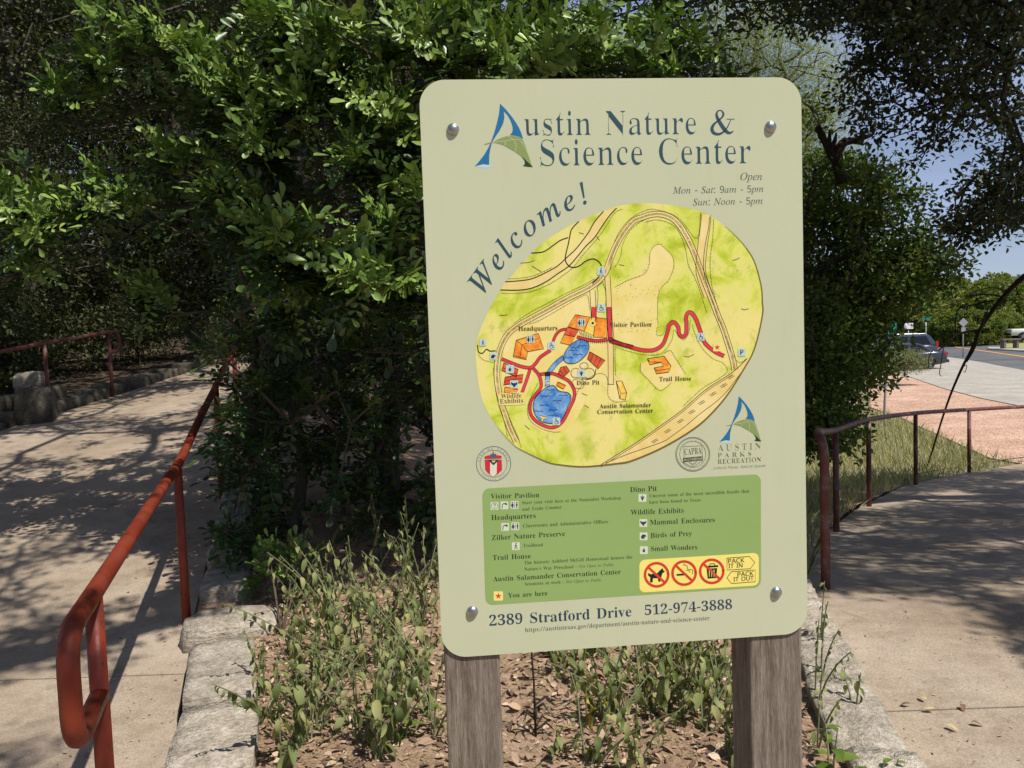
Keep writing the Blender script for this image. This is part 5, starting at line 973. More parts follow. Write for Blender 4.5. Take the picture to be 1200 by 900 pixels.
MM = [M_map, watermat('map_peach', (224, 196, 118), (236, 214, 150), 12), C_ink, watermat('map_red', (208, 50, 62), (222, 66, 76)), watermat('map_blue', (56, 118, 190), (140, 180, 216), 40),
      watermat('map_orange', (226, 110, 32), (244, 176, 66), 70), watermat('map_brick', (190, 62, 44), (224, 104, 60), 60), watermat('map_yellow', (236, 190, 60), (244, 214, 110), 40), pcol('map_icon_tile', 186, 204, 200), pcol('map_icon_ink', 30, 52, 70),
      watermat('map_sand', (214, 196, 120), (232, 220, 160), 60), pcol('map_star', 214, 70, 44), watermat('map_field', (226, 206, 116), (236, 218, 148), 14), pcol('map_tan_ink', 120, 96, 50)]
out = Z3((500, 398), (280, 660), (155, 895))+Z5((105, 230), (125, 480), (170, 640), (265, 790), (365, 900))+Z7((430, 105), (600, 185), (700, 207), (840, 220), (970, 213), (1100, 198))+[(738.5, 540.4), (770, 527.5), (800, 511), (825, 493)]+Z6((780, 575), (900, 390), (985, 230))+Z4((1040, 840), (1040, 740), (1030, 620), (980, 450), (900, 330), (800, 230), (700, 155), (600, 105), (450, 70), (300, 52), (150, 50), (0, 75))+Z3((1000, 105), (830, 175), (700, 245), (600, 310))
OUT = sm(out, 4, True)
def poly(pts, layer, m, smooth=0): return [([[S(*q) for q in (sm(pts, smooth, True) if smooth else pts)]], layer, m)]
T = poly(OUT, 1, 0)
# field and headquarters clearing
T += poly(Z4((320, 335), (370, 380), (410, 430), (415, 500), (380, 590), (330, 640), (305, 720), (305, 850), (300, 920))+Z6((300, 120), (330, 140), (345, 150), (320, 215), (270, 232), (190, 232), (90, 208), (0, 170), (-20, 60), (-20, -100))+Z4((-5, 640), (60, 610), (150, 570), (225, 530), (250, 460), (250, 400), (280, 345)), 2, 12)
T += poly([(693, 342), (660, 357), (620, 373), (604, 384), (592, 402), (588, 430), (590, 462), (600, 472), (617, 462), (625, 442), (632, 446), (629, 462), (618, 480), (622, 498), (640, 508), (662, 505), (676, 490), (690, 462), (700, 447), (712, 450), (717, 440), (718, 375), (700, 372)], 2, 12)
T += poly(Z6((390, 245), (430, 300), (500, 410), (430, 450), (320, 525), (230, 440), (185, 390), (185, 335), (240, 320), (330, 280)), 2, 12)
T += poly(Z5((1040, 480), (1130, 440), (1180, 520), (1185, 590), (1120, 605), (1055, 590), (1035, 540)), 2, 12)
def line(pts, w=.55, m=2, layer=6): return ribtris(pts, w, layer, m)
def hatch(pts, w=.5, step=2.2, ln=1.0, side=1):
    """the little comb of ticks drawn along the woods' edges"""
    o = []; p = sm(pts, 6); acc = 0
    for i in range(len(p)-1):
        a, b = np.array(p[i]), np.array(p[i+1]); l = np.linalg.norm(b-a); acc += l
        if acc > step and l > 1e-6:
            acc = 0; n = np.array([-(b-a)[1], (b-a)[0]])/l*side
            o += ribtris([tuple(a), tuple(a+n*ln*random.uniform(.5, 1.3)+(b-a)/l*.3)], w*.8, 6, 2)
    return o+ribtris(p, w*.7, 6, 2)
def road(pts, w, m=1, ink=.55, layer=3, k=4):
    p = sm(pts, k); o = ribtris(p, w, layer, m); q = [np.array(a) for a in p]; L, R = [], []
    for i in range(len(q)):
        d = q[min(i+1, len(q)-1)]-q[max(i-1, 0)]; d = d/np.linalg.norm(d); n = np.array([-d[1], d[0]]); ww = w[i] if hasattr(w, '__len__') else w
        L.append(q[i]+n*ww/2); R.append(q[i]-n*ww/2)
    if ink: o += ribtris(L, ink, layer+3, 2)+ribtris(R, ink, layer+3, 2)
    return o
# upper-left black edged road
l1 = sm(Z3((313, 601), (400, 595), (500, 580), (600, 535), (680, 490), (740, 435), (800, 380), (850, 320), (900, 250), (940, 180), (1003, 106)), 3)
l2 = sm(Z3((278, 658), (400, 660), (500, 645), (600, 600), (680, 545), (760, 490), (830, 410), (880, 350), (940, 290), (1000, 200), (1050, 130), (1096, 82)), 3)
T += [([[S(*q) for q in l1+l2[::-1]]], 3, 1)]+line(l1, 1.15)+line(l2, 1.15)
T += line(sm(Z3((495, 399), (580, 390), (650, 345), (700, 310), (755, 290)), 4), 1.2)
T += line(sm(Z3((830, 177), (780, 230), (765, 290), (755, 340), (740, 400), (735, 450), (760, 490), (800, 500), (840, 485), (880, 455), (930, 440), (970, 460), (990, 490)), 4), 1.25)
T += line(sm(Z3((975, 565), (950, 590), (925, 612)), 3), 1.2)
# main thin road loop
main = Z5((390, 885), (345, 790), (310, 690), (285, 620), (262, 500), (254, 400), (262, 300), (282, 220), (330, 130), (410, 65), (500, 15))+Z3((620, 790), (760, 712), (880, 655), (960, 600), (1010, 545), (1045, 460), (1080, 370), (1125, 285), (1175, 215), (1220, 170))+Z4((195, 148), (260, 128), (330, 126), (400, 150), (450, 195), (500, 270), (545, 360), (580, 450), (612, 540), (650, 640), (690, 740), (728, 840))+Z6((765, 90), (800, 200), (830, 300), (845, 380))
T += road(main, 6.6)+road(main, 2.6, 1, .0, 3)
T += road(Z4((645, 128), (640, 200), (626, 300), (612, 420), (606, 520), (625, 600), (662, 700)), 11, layer=2)
T += line(sm(Z4((668, 145), (662, 220), (642, 320), (628, 430), (630, 540), (660, 650), (700, 770), (735, 880)), 4), .6)
for pts in [Z3((925, 660), (930, 740), (935, 860)), Z3((1030, 560), (1038, 680), (1045, 860), (1058, 1000))+Z5((1052, 170), (1054, 300), (1055, 480))]: T += road(pts, 6.2)
T += hatch(Z3((960, 640), (965, 700), (958, 780)))+hatch(Z3((1000, 610), (1020, 680), (1018, 770)), side=-1)+line(Z3((955, 640), (1000, 600)), .5)
T += line(Z5((1030, 482), (1078, 482)), .5)
# broad road, bottom right
up_ = [(875.5, 420), (856.7, 437.5), (826.7, 456.7), (800, 480), (770, 501.7), (745, 519), (703, 545.3)]
T += [([[S(*q) for q in up_+[(738.5, 540), (770, 527), (800, 510.5), (825, 492.5), (850, 465.5), (869, 435), (876, 424)]]], 3, 1)]
T += line(sm(up_, 3), .7)+line([(x+1.2, y+1.6) for x, y in sm(up_, 3)[3:]], .5)
T += line(sm(Z6((890, 400), (800, 520), (720, 600), (600, 690), (500, 775), (400, 848), (330, 890))+Z8((100, 130), (-60, 195)), 3), .6)
for x, y in [(815, 430), (765, 490), (690, 550), (610, 610), (540, 675), (460, 740), (370, 810), (280, 880)]:
    for k in range(4): T += line(Z6((x-22+k*9, y+8-k*6+(k % 2)*14), (x+2+k*9, y-4-k*6+(k % 2)*14)), .55)
# wood edges
for pts, sd in [(Z4((0, 500), (40, 430), (60, 330), (110, 240), (160, 195), (220, 160)), 1), (Z4((220, 180), (300, 165), (400, 195), (460, 260), (500, 370), (520, 480), (560, 560), (600, 660), (650, 820)), 1),
                (Z4((605, 110), (600, 200), (590, 280), (565, 290), (530, 250), (470, 170), (400, 125), (300, 95), (230, 95), (120, 150), (40, 240), (0, 320)), -1), (Z4((697, 160), (690, 300), (672, 450), (680, 600), (700, 690), (730, 800)), -1),
                (Z4((320, 335), (370, 380), (410, 430), (415, 500), (380, 590), (330, 640), (305, 720), (305, 900)), -1), (Z4((320, 335), (280, 350), (250, 400), (245, 480), (210, 545), (100, 590), (0, 640)), 1),
                (Z6((740, 40), (790, 170), (830, 270), (880, 330), (930, 300)), -1), (Z6((300, 80), (300, 135), (340, 130), (365, 70), (410, 25)), 1), (Z6((0, 215), (100, 250), (220, 275), (330, 265), (400, 180), (420, 100), (450, 140), (485, 170), (520, 130), (535, 30)), -1),
                (Z6((545, 60), (580, 160), (620, 230), (690, 300), (760, 330), (795, 385), (740, 440), (620, 510), (480, 640)), 1), (Z6((185, 335), (185, 390), (230, 440), (320, 525), (400, 470)), 1), (Z6((500, 410), (430, 300), (390, 245), (330, 280)), 1),
                (Z3((280, 680), (400, 682), (500, 668), (600, 630), (700, 570), (790, 500), (870, 400), (950, 310), (1010, 230), (1080, 120), (1140, 90)), -1), (Z3((330, 580), (420, 575), (520, 555), (640, 500)), 1),
                (Z3((370, 895), (480, 820), (620, 745), (760, 672), (860, 625), (940, 580)), 1), (Z3((1050, 520), (1065, 420), (1110, 320)), 1), (Z5((230, 360), (240, 480), (265, 600), (300, 720), (330, 850)), 1), (Z5((310, 640), (360, 760), (400, 850), (425, 930)), -1),
                (Z5((545, 470), (500, 560), (470, 640), (480, 720), (540, 780), (640, 815), (700, 815)), 1), (Z5((800, 600), (830, 520), (900, 440), (980, 405), (1030, 440), (1035, 560), (1080, 605), (1170, 600)), -1), (Z5((1085, 220), (1085, 330), (1090, 420)), 1),
                (Z5((120, 270), (160, 310), (220, 325), (245, 318)), 1), (Z3((480, 900), (560, 870), (700, 790), (840, 710), (890, 700), (905, 800)), -1)]:
    T += hatch(pts, .42, 2.3, 1.0, sd)
for q in [Z3((420, 470), (480, 465), (520, 450)), Z3((500, 490), (540, 515), (565, 530)), Z3((270, 835), (300, 838), (330, 832)), Z4((830, 450), (855, 445), (880, 432)), Z4((890, 790), (915, 798), (945, 790)), Z6((490, 285), (520, 290), (560, 270)), Z5((450, 770), (485, 800)), Z5((870, 630), (900, 645)), Z5((850, 545), (890, 560)), Z3((830, 255), (865, 265)), Z3((1110, 480), (1150, 488)), Z3((955, 280), (975, 310))]: T += line(q, .55)
for i in range(46):
    x = random.uniform(722, 772); y = random.uniform(322, 392)
    if x > 764-(y-330)*-.1 and y < 330: continue
    T += line([(x, y), (x+1.0, y-.5)], .5, 13)
# lakes and stream
lake1 = Z5((840, 168), (885, 180), (902, 215), (885, 268), (835, 318), (782, 338), (735, 325), (722, 285), (755, 222), (798, 185)); lake2 = Z5((590, 512), (650, 490), (690, 528), (755, 542), (776, 580), (752, 640), (722, 710), (690, 750), (625, 757), (560, 740), (520, 690), (508, 630), (530, 570))
T += road(Z5((725, 290), (680, 325), (640, 370), (612, 420), (608, 500)), 5, 4, .6)
for lk in (lake1, lake2): s_ = sm(lk, 4, True); T += [([[S(*q) for q in s_]], 4, 4)]+line(s_+[s_[0]], .8, 2, 7)
for x, y in [(855, 212), (792, 243), (825, 272), (758, 295), (810, 225), (605, 566), (678, 598), (585, 630), (655, 662), (628, 522), (548, 672), (650, 700), (720, 560)]: T += line(sm(Z5((x-34, y+3), (x-18, y-4), (x-4, y+3), (x+12, y-4), (x+30, y+2)), 2), .6, 2, 7)
T += poly(Z5((590, 398), (628, 396), (628, 424), (592, 424)), 7, 2)
T += poly(Z5((558, 702), (604, 714), (600, 726), (584, 722), (574, 752), (564, 748), (572, 720), (556, 715)), 7, 7)
T += line(Z5((558, 702), (604, 714), (600, 726), (584, 722), (574, 752)), .5, 2, 8)
# red walks
RW = lambda pts, w, k=4: road(pts, w, 3, .5, 4, k)
T += RW(Z6((-40, 165), (40, 195), (120, 222), (200, 242), (280, 240), (340, 200), (370, 125), (388, 62), (420, 46), (448, 80), (456, 130), (480, 146), (504, 122), (506, 40))+Z4((502, 860), (514, 822), (540, 818), (572, 860))+Z6((605, 110), (630, 180), (670, 225), (720, 260), (772, 283)), 4.2)
T += RW(Z3((937, 778), (935, 870)), 5.6)+RW(Z3((1042, 778), (1047, 900))+Z5((1050, 100), (1052, 168), (1075, 185), (1210, 222)), 4.8, 2)
T += RW(Z5((286, 302), (340, 325), (420, 355), (490, 364), (530, 330), (560, 290), (632, 242)), 3.6)+RW(Z5((648, 182), (668, 135), (700, 103), (745, 93)), 3)
T += RW(Z5((488, 370), (470, 430), (430, 542)), 3.4)+RW(Z5((508, 368), (552, 422), (564, 500), (520, 560), (490, 610), (488, 680), (520, 732), (570, 766), (640, 786), (692, 766), (730, 722), (770, 640), (796, 580), (796, 520), (760, 460), (700, 428), (640, 405), (555, 412)), 3.4)
T += RW(Z5((815, 148), (880, 166), (960, 176), (1032, 168)), 3.4)
for i in range(14): x = 840+i*14; yy = 160+14*math.sin((x-815)/217*2.2); T += line(Z5((x, yy-8), (x+2, yy+22)), .45, 2, 7)
for i in range(8): x = 835+i*12; T += line(Z5((x, 106+i*5), (x+6, 138+i*5)), .5, 2, 7)
# buildings
def bld(pts, m, extra=()):
    o = poly(pts, 5, m)+line(pts+[pts[0]], .7, 2, 8)
    for e in extra: o += line(e, .5, 2, 8)
    return o
T += bld(Z5((806, -8), (908, 10), (868, 108), (752, 76)), 5)+bld(Z5((908, 10), (946, 12), (934, 140), (866, 110)), 7)+bld(Z5((946, 12), (1030, 22), (1028, 156), (932, 150)), 5)
T += bld(Z5((752, 78), (828, 102), (800, 148), (726, 132)), 6)+bld(Z5((726, 132), (800, 148), (770, 206), (700, 190)), 5)
T += bld(Z5((390, 172), (545, 124), (582, 232), (470, 252), (460, 308), (368, 288)), 5, [Z5((430, 205), (470, 252)), Z5((390, 172), (430, 205), (545, 160)), Z5((430, 205), (415, 298)), Z5((368, 278), (456, 298))])
T += bld(Z5((302, 330), (404, 378), (392, 430), (288, 384)), 6, [Z5((296, 365), (396, 410))])+bld(Z5((312, 430), (440, 412), (430, 470), (300, 486)), 6, [Z5((306, 460), (434, 440))])+bld(Z5((310, 500), (402, 518), (388, 548), (306, 540)), 5)
T += bld(Z5((906, 252), (1014, 314), (966, 374), (890, 302)), 6, [Z5((932, 268), (912, 322)), Z5((958, 284), (936, 345)), Z5((986, 300), (956, 362))])+bld(Z5((702, 362), (742, 354), (766, 388), (716, 436), (684, 402)), 6, [Z5((722, 358), (748, 410)), Z5((696, 380), (728, 424))])
T += bld(Z5((682, 464), (738, 490), (722, 516), (672, 490)), 5)+bld(Z5((1092, 460), (1132, 458), (1166, 542), (1156, 592), (1118, 582)), 7, [Z5((1092, 460), (1126, 545), (1166, 542)), Z5((1126, 545), (1120, 580))])
T += bld(Z6((232, 302), (350, 284), (398, 354), (380, 396), (296, 408), (278, 366), (344, 355), (330, 326), (250, 344)), 5, [Z6((232, 302), (250, 325), (330, 326)), Z6((278, 366), (296, 385), (384, 372))])
for c_, rx, ry in [((866, 352), 30, 22), ((808, 402), 34, 34), ((900, 404), 40, 36)]:
    q = [(c_[0]+rx*math.cos(a/24*2*PI), c_[1]+ry*math.sin(a/24*2*PI)) for a in range(24)]; T += poly(Z5(*q), 5, 10)+line(Z5(*(q+[q[0]])), .5, 2, 8)
T += line(sm(Z5((950, 375), (940, 420), (905, 445), (850, 440)), 4), .8, 2, 8)+line(sm(Z5((780, 470), (800, 447), (850, 447), (868, 480), (850, 510), (800, 505), (780, 470)), 4), .5)
T += poly(Z5((275, 548), (440, 540), (455, 560), (450, 600), (440, 624), (280, 628), (268, 600)), 8, 12, 3)
T += line(sm(Z5((118, 205), (125, 255), (155, 262), (180, 235), (205, 248), (246, 246)), 3), 1.2)
# shadow-dark rim printed round the lower right
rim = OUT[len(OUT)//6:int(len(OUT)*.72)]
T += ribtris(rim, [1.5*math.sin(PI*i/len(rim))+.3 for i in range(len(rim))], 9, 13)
map_ = signpart('map_print', T, MM, panel)
# map captions and icon tiles
CK = .0
C_cap = pcol('print_caption', 62, 56, 36)
for s, a, b in [('Headquarters', *Z5((405, 106), (680, 100))), ('Visitor Pavilion', Z5((1045, 78))[0], Z6((260, 75))[0]), ('Wildlife', *Z5((283, 580), (425, 574))), ('Exhibits', *Z5((275, 617), (438, 610))), ('Dino Pit', *Z5((815, 486), (975, 482))),
                ('Austin Salamander', Z5((975, 650))[0], Z6((258, 640))[0]), ('Conservation Center', Z5((960, 690))[0], Z6((272, 680))[0]), ('Trail House', *Z6((315, 460), (540, 454)))]:
    signpart('map_caption', text(s, a, b, 0, layer=10, thin=(.006, .0)), [C_cap], map_)
def star(cx, cy, r): return [(cx+(r if i % 2 == 0 else r*.42)*math.sin(i*PI/5), cy-(r if i % 2 == 0 else r*.42)*math.cos(i*PI/5)) for i in range(10)]
def icon(cx, cy, s, kind, L0=10, tile=0):
    """small tile with a drawn symbol; cx, cy, s in photo pixels"""
    h = s/2; o = [([[S(*q) for q in [(cx+x*h/1., cy+y*h) for x, y in rrect(-1, -1, 1, 1, .15, 3)]]], L0, tile)]
    g = lambda *p: [(cx+x*h, cy+y*h) for x, y in p]
    D = L0+1; K = lambda pts: [([[S(*q) for q in g(*pts)]], D, 1)]
    def dot(x, y, r): return [([[S(*q) for q in circ(cx+x*h, cy+y*h, r*h, 10)]], D, 1)]
    ln = lambda w, *p: ribtris(g(*p), w*h, D, 1)
    if kind == 'wc':
        for x in (-.55, .55): o += dot(x, -.6, .18)
        o += K([(-.75, -.35), (-.35, -.35), (-.15, .35), (-.4, .35), (-.42, .8), (-.68, .8), (-.7, .35), (-.95, .35)])+K([(.35, -.35), (.78, -.35), (.78, .2), (.68, .2), (.66, .8), (.46, .8), (.44, .2), (.35, .2)])+ln(.1, (0, -.8), (0, .8))
    elif kind == 'q': o += ln(.16, (-.25, -.3), (-.1, -.5), (.15, -.5), (.28, -.25), (.05, .0), (0, .2))+dot(0, .45, .1)+cring(cx, cy, h*.8, h*.1, D, 1)
    elif kind == 'fountain': o += ln(.2, (-.6, .75), (-.55, -.2), (-.2, -.45), (.3, -.4))+K([(-.3, -.3), (.45, -.7), (.7, -.25), (.5, .05), (.3, -.2)])
    elif kind == 'hiker': o += dot(.05, -.65, .18)+ln(.26, (0, -.4), (-.05, .1))+ln(.16, (-.05, .1), (-.35, .8))+ln(.16, (-.02, .1), (.3, .4), (.35, .8))+ln(.12, (0, -.3), (.35, 0))+ln(.12, (0, -.3), (-.35, .0))
    elif kind == 'chair': o += dot(-.15, -.65, .16)+ln(.18, (-.12, -.5), (-.05, .05), (.4, .05), (.55, .55))+cring(cx, cy+.25*h, h*.45, h*.12, D, 1)
    elif kind == 'foot': o += K([(-.1, -.7), (.08, -.7), (.1, -.1), (.35, -.5), (.5, -.35), (.25, .3), (.0, .8), (-.25, .3), (-.5, -.35), (-.35, -.5), (-.12, -.1)])
    elif kind == 'mammal': o += K([(-.8, -.6), (-.35, -.3), (.35, -.3), (.8, -.6), (.75, 0), (.3, .35), (.15, .7), (-.15, .7), (-.3, .35), (-.75, 0)])
    elif kind == 'bird': o += K([(-.6, .6), (-.65, 0), (-.3, -.45), (.25, -.5), (.65, -.2), (.7, .15), (.35, .05), (.2, .6)])
    elif kind == 'bug': o += dot(0, .25, .3)+dot(0, -.15, .2)+ln(.1, (-.4, -.1), (.4, .3))+ln(.1, (.4, -.1), (-.4, .3))+ln(.1, (0, -.3), (.15, -.7))
    elif kind == 'P': o += ln(.26, (-.3, .65), (-.3, -.6), (.1, -.6), (.35, -.3), (.1, .0), (-.3, .02))
    elif kind == 'star': o += [([[S(*q) for q in star(cx, cy, h*.75)]], D, 2)]
    elif kind == 'i': o += ln(.3, (0, -.1), (0, .65))+dot(0, -.5, .18)
    return o
IM = [MM[8], MM[9], MM[11], pcol('map_star_tile', 240, 214, 130)]
for (x, y), k, s in [(Z3((985, 528))[0], 'hiker', 9), (Z3((988, 785))[0], 'chair', 9), (Z5((848, 48))[0], 'wc', 9), (Z5((490, 165))[0], 'wc', 9), (Z5((637, 210))[0], 'chair', 9), (Z5((155, 190))[0], 'hiker', 8), (Z5((228, 285))[0], 'bird', 8),
                     (Z5((345, 375))[0], 'bug', 9.5), (Z5((375, 482))[0], 'mammal', 9.5), (Z5((847, 405))[0], 'foot', 9), (Z5((672, 742))[0], 'chair', 9), (Z5((608, 468))[0], 'fountain', 5), (Z6((607, 148))[0], 'chair', 9), (Z6((895, 258))[0], 'P', 9)]: signpart('map_icon', icon(x, y, s, k, 10), IM, map_)
signpart('map_icon', icon(*Z6((722, 222))[0], 9.5, 'star', 10, 3), IM, map_)
T = poly(circ(*Z5((927, 55))[0], 3.4, 16), 10, 3)+poly(circ(*Z5((927, 52))[0], 1.6, 10), 11, 1)
signpart('map_icon', T, IM, map_)
# ---- legend
def legmat():
    n = NT('legend_green'); v = n.coord(); f = n.noise(v, 5, 4, .6)
    n.b.inputs['Specular IOR Level'].default_value = .3
    return n.base(n.mix(f, srgb(134, 162, 92, KP), srgb(146, 172, 106, KP)), .42)
def quadr(TL, TR, BR, BL, r, k=6):
    """rounded box with photo-pixel corners"""
    a, b, c, d = [np.array(S(*p)) for p in (TL, TR, BR, BL)]; out = []
    for p, q, s_ in ((b, c, a), (c, d, b), (d, a, c), (a, b, d)):
        u1 = (s_-p)/np.linalg.norm(s_-p); u2 = (q-p)/np.linalg.norm(q-p)
        for i in range(k+1):
            t = math.radians(90*i/k); out.append(tuple(p+u1*r*(1-math.sin(t))+u2*r*(1-math.cos(t))))
    return [out]
leg = signpart('legend_panel', [(quadr((565, 572.6), (891.6, 555.6), (891.8, 688.2), (569, 709.3), .012), 1, 0)], [legmat()], panel)
C_lg = pcol('print_legend_black', 30, 40, 28); C_lg2 = pcol('print_legend_small', 54, 68, 40)
for s, a, b in [('Visitor Pavilion', *Z7((210, 446), (552, 436))), ('Headquarters', *Z7((215, 597), (527, 582))), ('Zilker Nature Preserve', *Z7((218, 738), (733, 708))), ('Trail House', *Z7((225, 878), (492, 865))),
                ('Austin Salamander Conservation Center', *ZB((390, 207), (1138, 163))), ('You are here', *ZB((477, 302), (708, 288))), ('Dino Pit', *Z8((110, 400), (298, 391))), ('Wildlife Exhibits', *Z8((115, 560), (487, 544))),
                ('Mammal Enclosures', *Z8((250, 630), (705, 610))), ('Birds of Prey', *Z8((255, 722), (545, 706))), ('Small Wonders', *Z8((257, 815), (582, 802)))]: signpart('legend_heading', text(s, a, b, 0, layer=2, thin=(.005, .0)), [C_lg], leg)
for s, a, b in [('Start your visit here at the Naturalist Workshop', *Z7((432, 486), (1125, 451))), ('and Trade Counter', *Z7((432, 531), (710, 515))), ('Classrooms and Administrative Offices', *Z7((437, 649), (1035, 618))), ('Trailhead', *Z7((440, 787), (577, 780))),
                ('The historic Ashford McGill Homestead houses the', ZB((572, 107))[0], ZR((105, 122))[0]), ("Nature's Way Preschool -", *ZB((572, 144), (880, 128))), ('Scientists at work -', *ZB((575, 231), (803, 218))),
                ('Uncover some of the most incredible fossils that', *Z8((245, 438), (948, 403))), ('have been found in Texas.', *Z8((245, 482), (614, 464)))]: signpart('legend_text', text(s, a, b, 0, layer=2, thin=(.006, .0)), [C_lg2], leg)
for a, b in (ZB((890, 127), (1098, 116)), ZB((815, 217), (1025, 206))): signpart('legend_text', text('Not Open to Public', a, b, 0, layer=2, fk='i', thin=(0, 0)), [C_lg2], leg)
IL = [pcol('print_icon_white', 206, 214, 186), C_navy, MM[11], pcol('map_star_tile2', 236, 220, 130)]
for q, k in [((237, 497), 'q'), ((307, 493), 'fountain'), ((378, 490), 'wc'), ((312, 645), 'fountain'), ((383, 640), 'wc'), ((387, 780), 'hiker')]: signpart('legend_icon', icon(*Z7(q)[0], 9.2, k, 2), IL, leg)
for q, k in [((197, 441), 'foot'), ((203, 617), 'mammal'), ((205, 711), 'bird'), ((207, 808), 'bug')]: signpart('legend_icon', icon(*Z8(q)[0], 9.2, k, 2), IL, leg)
signpart('legend_icon', icon(*ZB((420, 292))[0], 10.8, 'star', 2, 3), IL, leg)
# ---- rules strip
T = [(quadr(*ZR((146, 131), (846, 88), (846, 280), (147, 322)), .0095), 2, 0)]
for i, c in enumerate([(247, 217), (408, 207), (570, 197)]):
    c = ZR(c)[0]; T += cring(c[0], c[1], 13.6, 3.0, 6, 1)
    T += ribtris([(c[0]-10, c[1]-9), (c[0]+10, c[1]+9.6)], 2.9, 5, 1)
T += poly(ZR((196, 206), (212, 214), (250, 208), (268, 190), (282, 178), (286, 190), (296, 198), (280, 210), (274, 236), (268, 258), (258, 258), (254, 238), (226, 238), (224, 262), (208, 262), (210, 232), (198, 222)), 4, 2)
T += poly(ZR((364, 213), (424, 209), (424, 220), (364, 224)), 4, 2)+ribtris(sm(ZR((455, 215), (458, 190), (430, 185), (425, 165), (405, 160), (412, 152)), 3), .7, 4, 2)+ribtris(sm(ZR((440, 205), (440, 195), (418, 190)), 3), .6, 4, 2)
T += poly(ZR((540, 182), (602, 178), (596, 236), (546, 240)), 4, 2)+poly(ZR((532, 166), (608, 161), (608, 172), (534, 177)), 4, 2)+ribtris(ZR((556, 166), (560, 154), (584, 152), (590, 164)), 1, 4, 2)
for x in (556, 570, 584): T += poly(ZR((x-3, 188), (x+2, 188), (x+1, 230), (x-2, 230)), 5, 0)
for pts in [ZR((659, 120), (790, 110), (822, 145), (796, 182), (660, 190), (659, 120)), ZR((684, 200), (825, 190), (825, 258), (686, 269), (659, 236), (684, 200))]: T += ribtris(pts, .75, 4, 2)
for s, a, b in [('PACK', *ZR((667, 151), (762, 144))), ('IT IN', *ZR((668, 179), (751, 173))), ('PACK', *ZR((721, 229), (815, 222))), ('IT OUT', *ZR((697, 257), (816, 249)))]: T += text(s, a, b, 2, layer=4, fk='sb', thin=(0, 0), hs=.92)
signpart('rules_strip', T, [pcol('print_cream_yellow', 240, 222, 120), pcol('print_prohibit_red', 208, 62, 48), C_ink], panel)
# ---- bolts
M_bolt = NT('zinc_bolt'); M_bolt = M_bolt.base((.45, .46, .47, 1), .32, 1)
for p in [(531, 151.5), (903, 148.6), (553.6, 716.6), (909.8, 693.8)]:
    s, t = S(*p); V, F = [], []
    prof = [(.0, .0062), (.0025, .0060), (.0052, .0051), (.0076, .0036), (.0090, .0018), (.0095, .0), (.0095, -.001)]
    for r_, z_ in prof[1:]:
        for k in range(20): a = 2*PI*k/20; V.append((r_*math.cos(a), -z_, r_*math.sin(a)))
    V.append((0, -prof[0][1], 0)); m_ = len(prof)-1
    for i in range(m_-1):
        for k in range(20): F.append((i*20+k, (i+1)*20+k, (i+1)*20+(k+1) % 20, i*20+(k+1) % 20))
    for k in range(20): F.append((len(V)-1, k, (k+1) % 20))
    o = mobj('bolt', V, F, M_bolt, panel, smooth=True); o.location = (s, -.0006, t)
    bmx = bmesh.new(); bmx.from_mesh(o.data); bmesh.ops.recalc_face_normals(bmx, faces=bmx.faces[:]); bmx.to_mesh(o.data); bmx.free()
# ---- posts
for cxp in (555.5, 911.5):
    s, _ = S(cxp, 830)
    V, F = bevelbox(.090, .090, 2.35, .004, 2)
    o = mobj('post', V, F, M_post, sg); o.location = (s, .0035+.045+.0005, 1.9-2.35/2)
# ================================================================ FAR THINGS
def loftx(st, ring):
    """st: list of (x, params); ring(params) -> list of (y, z)"""
    V, F = [], []
    R = [[(x, y, z) for y, z in ring(p)] for x, p in st]; n = len(R[0])
    for r in R: V += r
    for i in range(len(R)-1):
        for k in range(n): F.append((i*n+k, i*n+(k+1) % n, (i+1)*n+(k+1) % n, (i+1)*n+k))
    F.append(tuple(range(n))[::-1]); F.append(tuple(range((len(R)-1)*n, len(R)*n)))
    return V, F
def body_ring(p):
    w, zb, zt = p; h = zt-zb
    pts = [(-w*.90, zb), (-w*.99, zb+h*.18), (-w, zb+h*.5), (-w*.97, zb+h*.8), (-w*.90, zt-.02), (-w*.80, zt)]
    return pts+[(-y, z) for y, z in pts[::-1]]
M_glass = NT('car_glass').base((.012, .015, .02, 1), .08); M_tyre = flat('tyre', (.015, .015, .016, 1), .85); M_rim = flat('alloy', (.55, .56, .58, 1), .3, .9)
M_tail = flat('tail_lamp', (.45, .02, .015, 1), .25); M_chrome = flat('chrome', (.6, .6, .6, 1), .2, 1); M_blackp = flat('black_plastic', (.02, .02, .022, 1), .6); M_plate = flat('number_plate', (.6, .6, .58, 1), .5)
def recalc(o):
    b = bmesh.new(); b.from_mesh(o.data); bmesh.ops.recalc_face_normals(b, faces=b.faces[:]); b.to_mesh(o.data); b.free(); return o
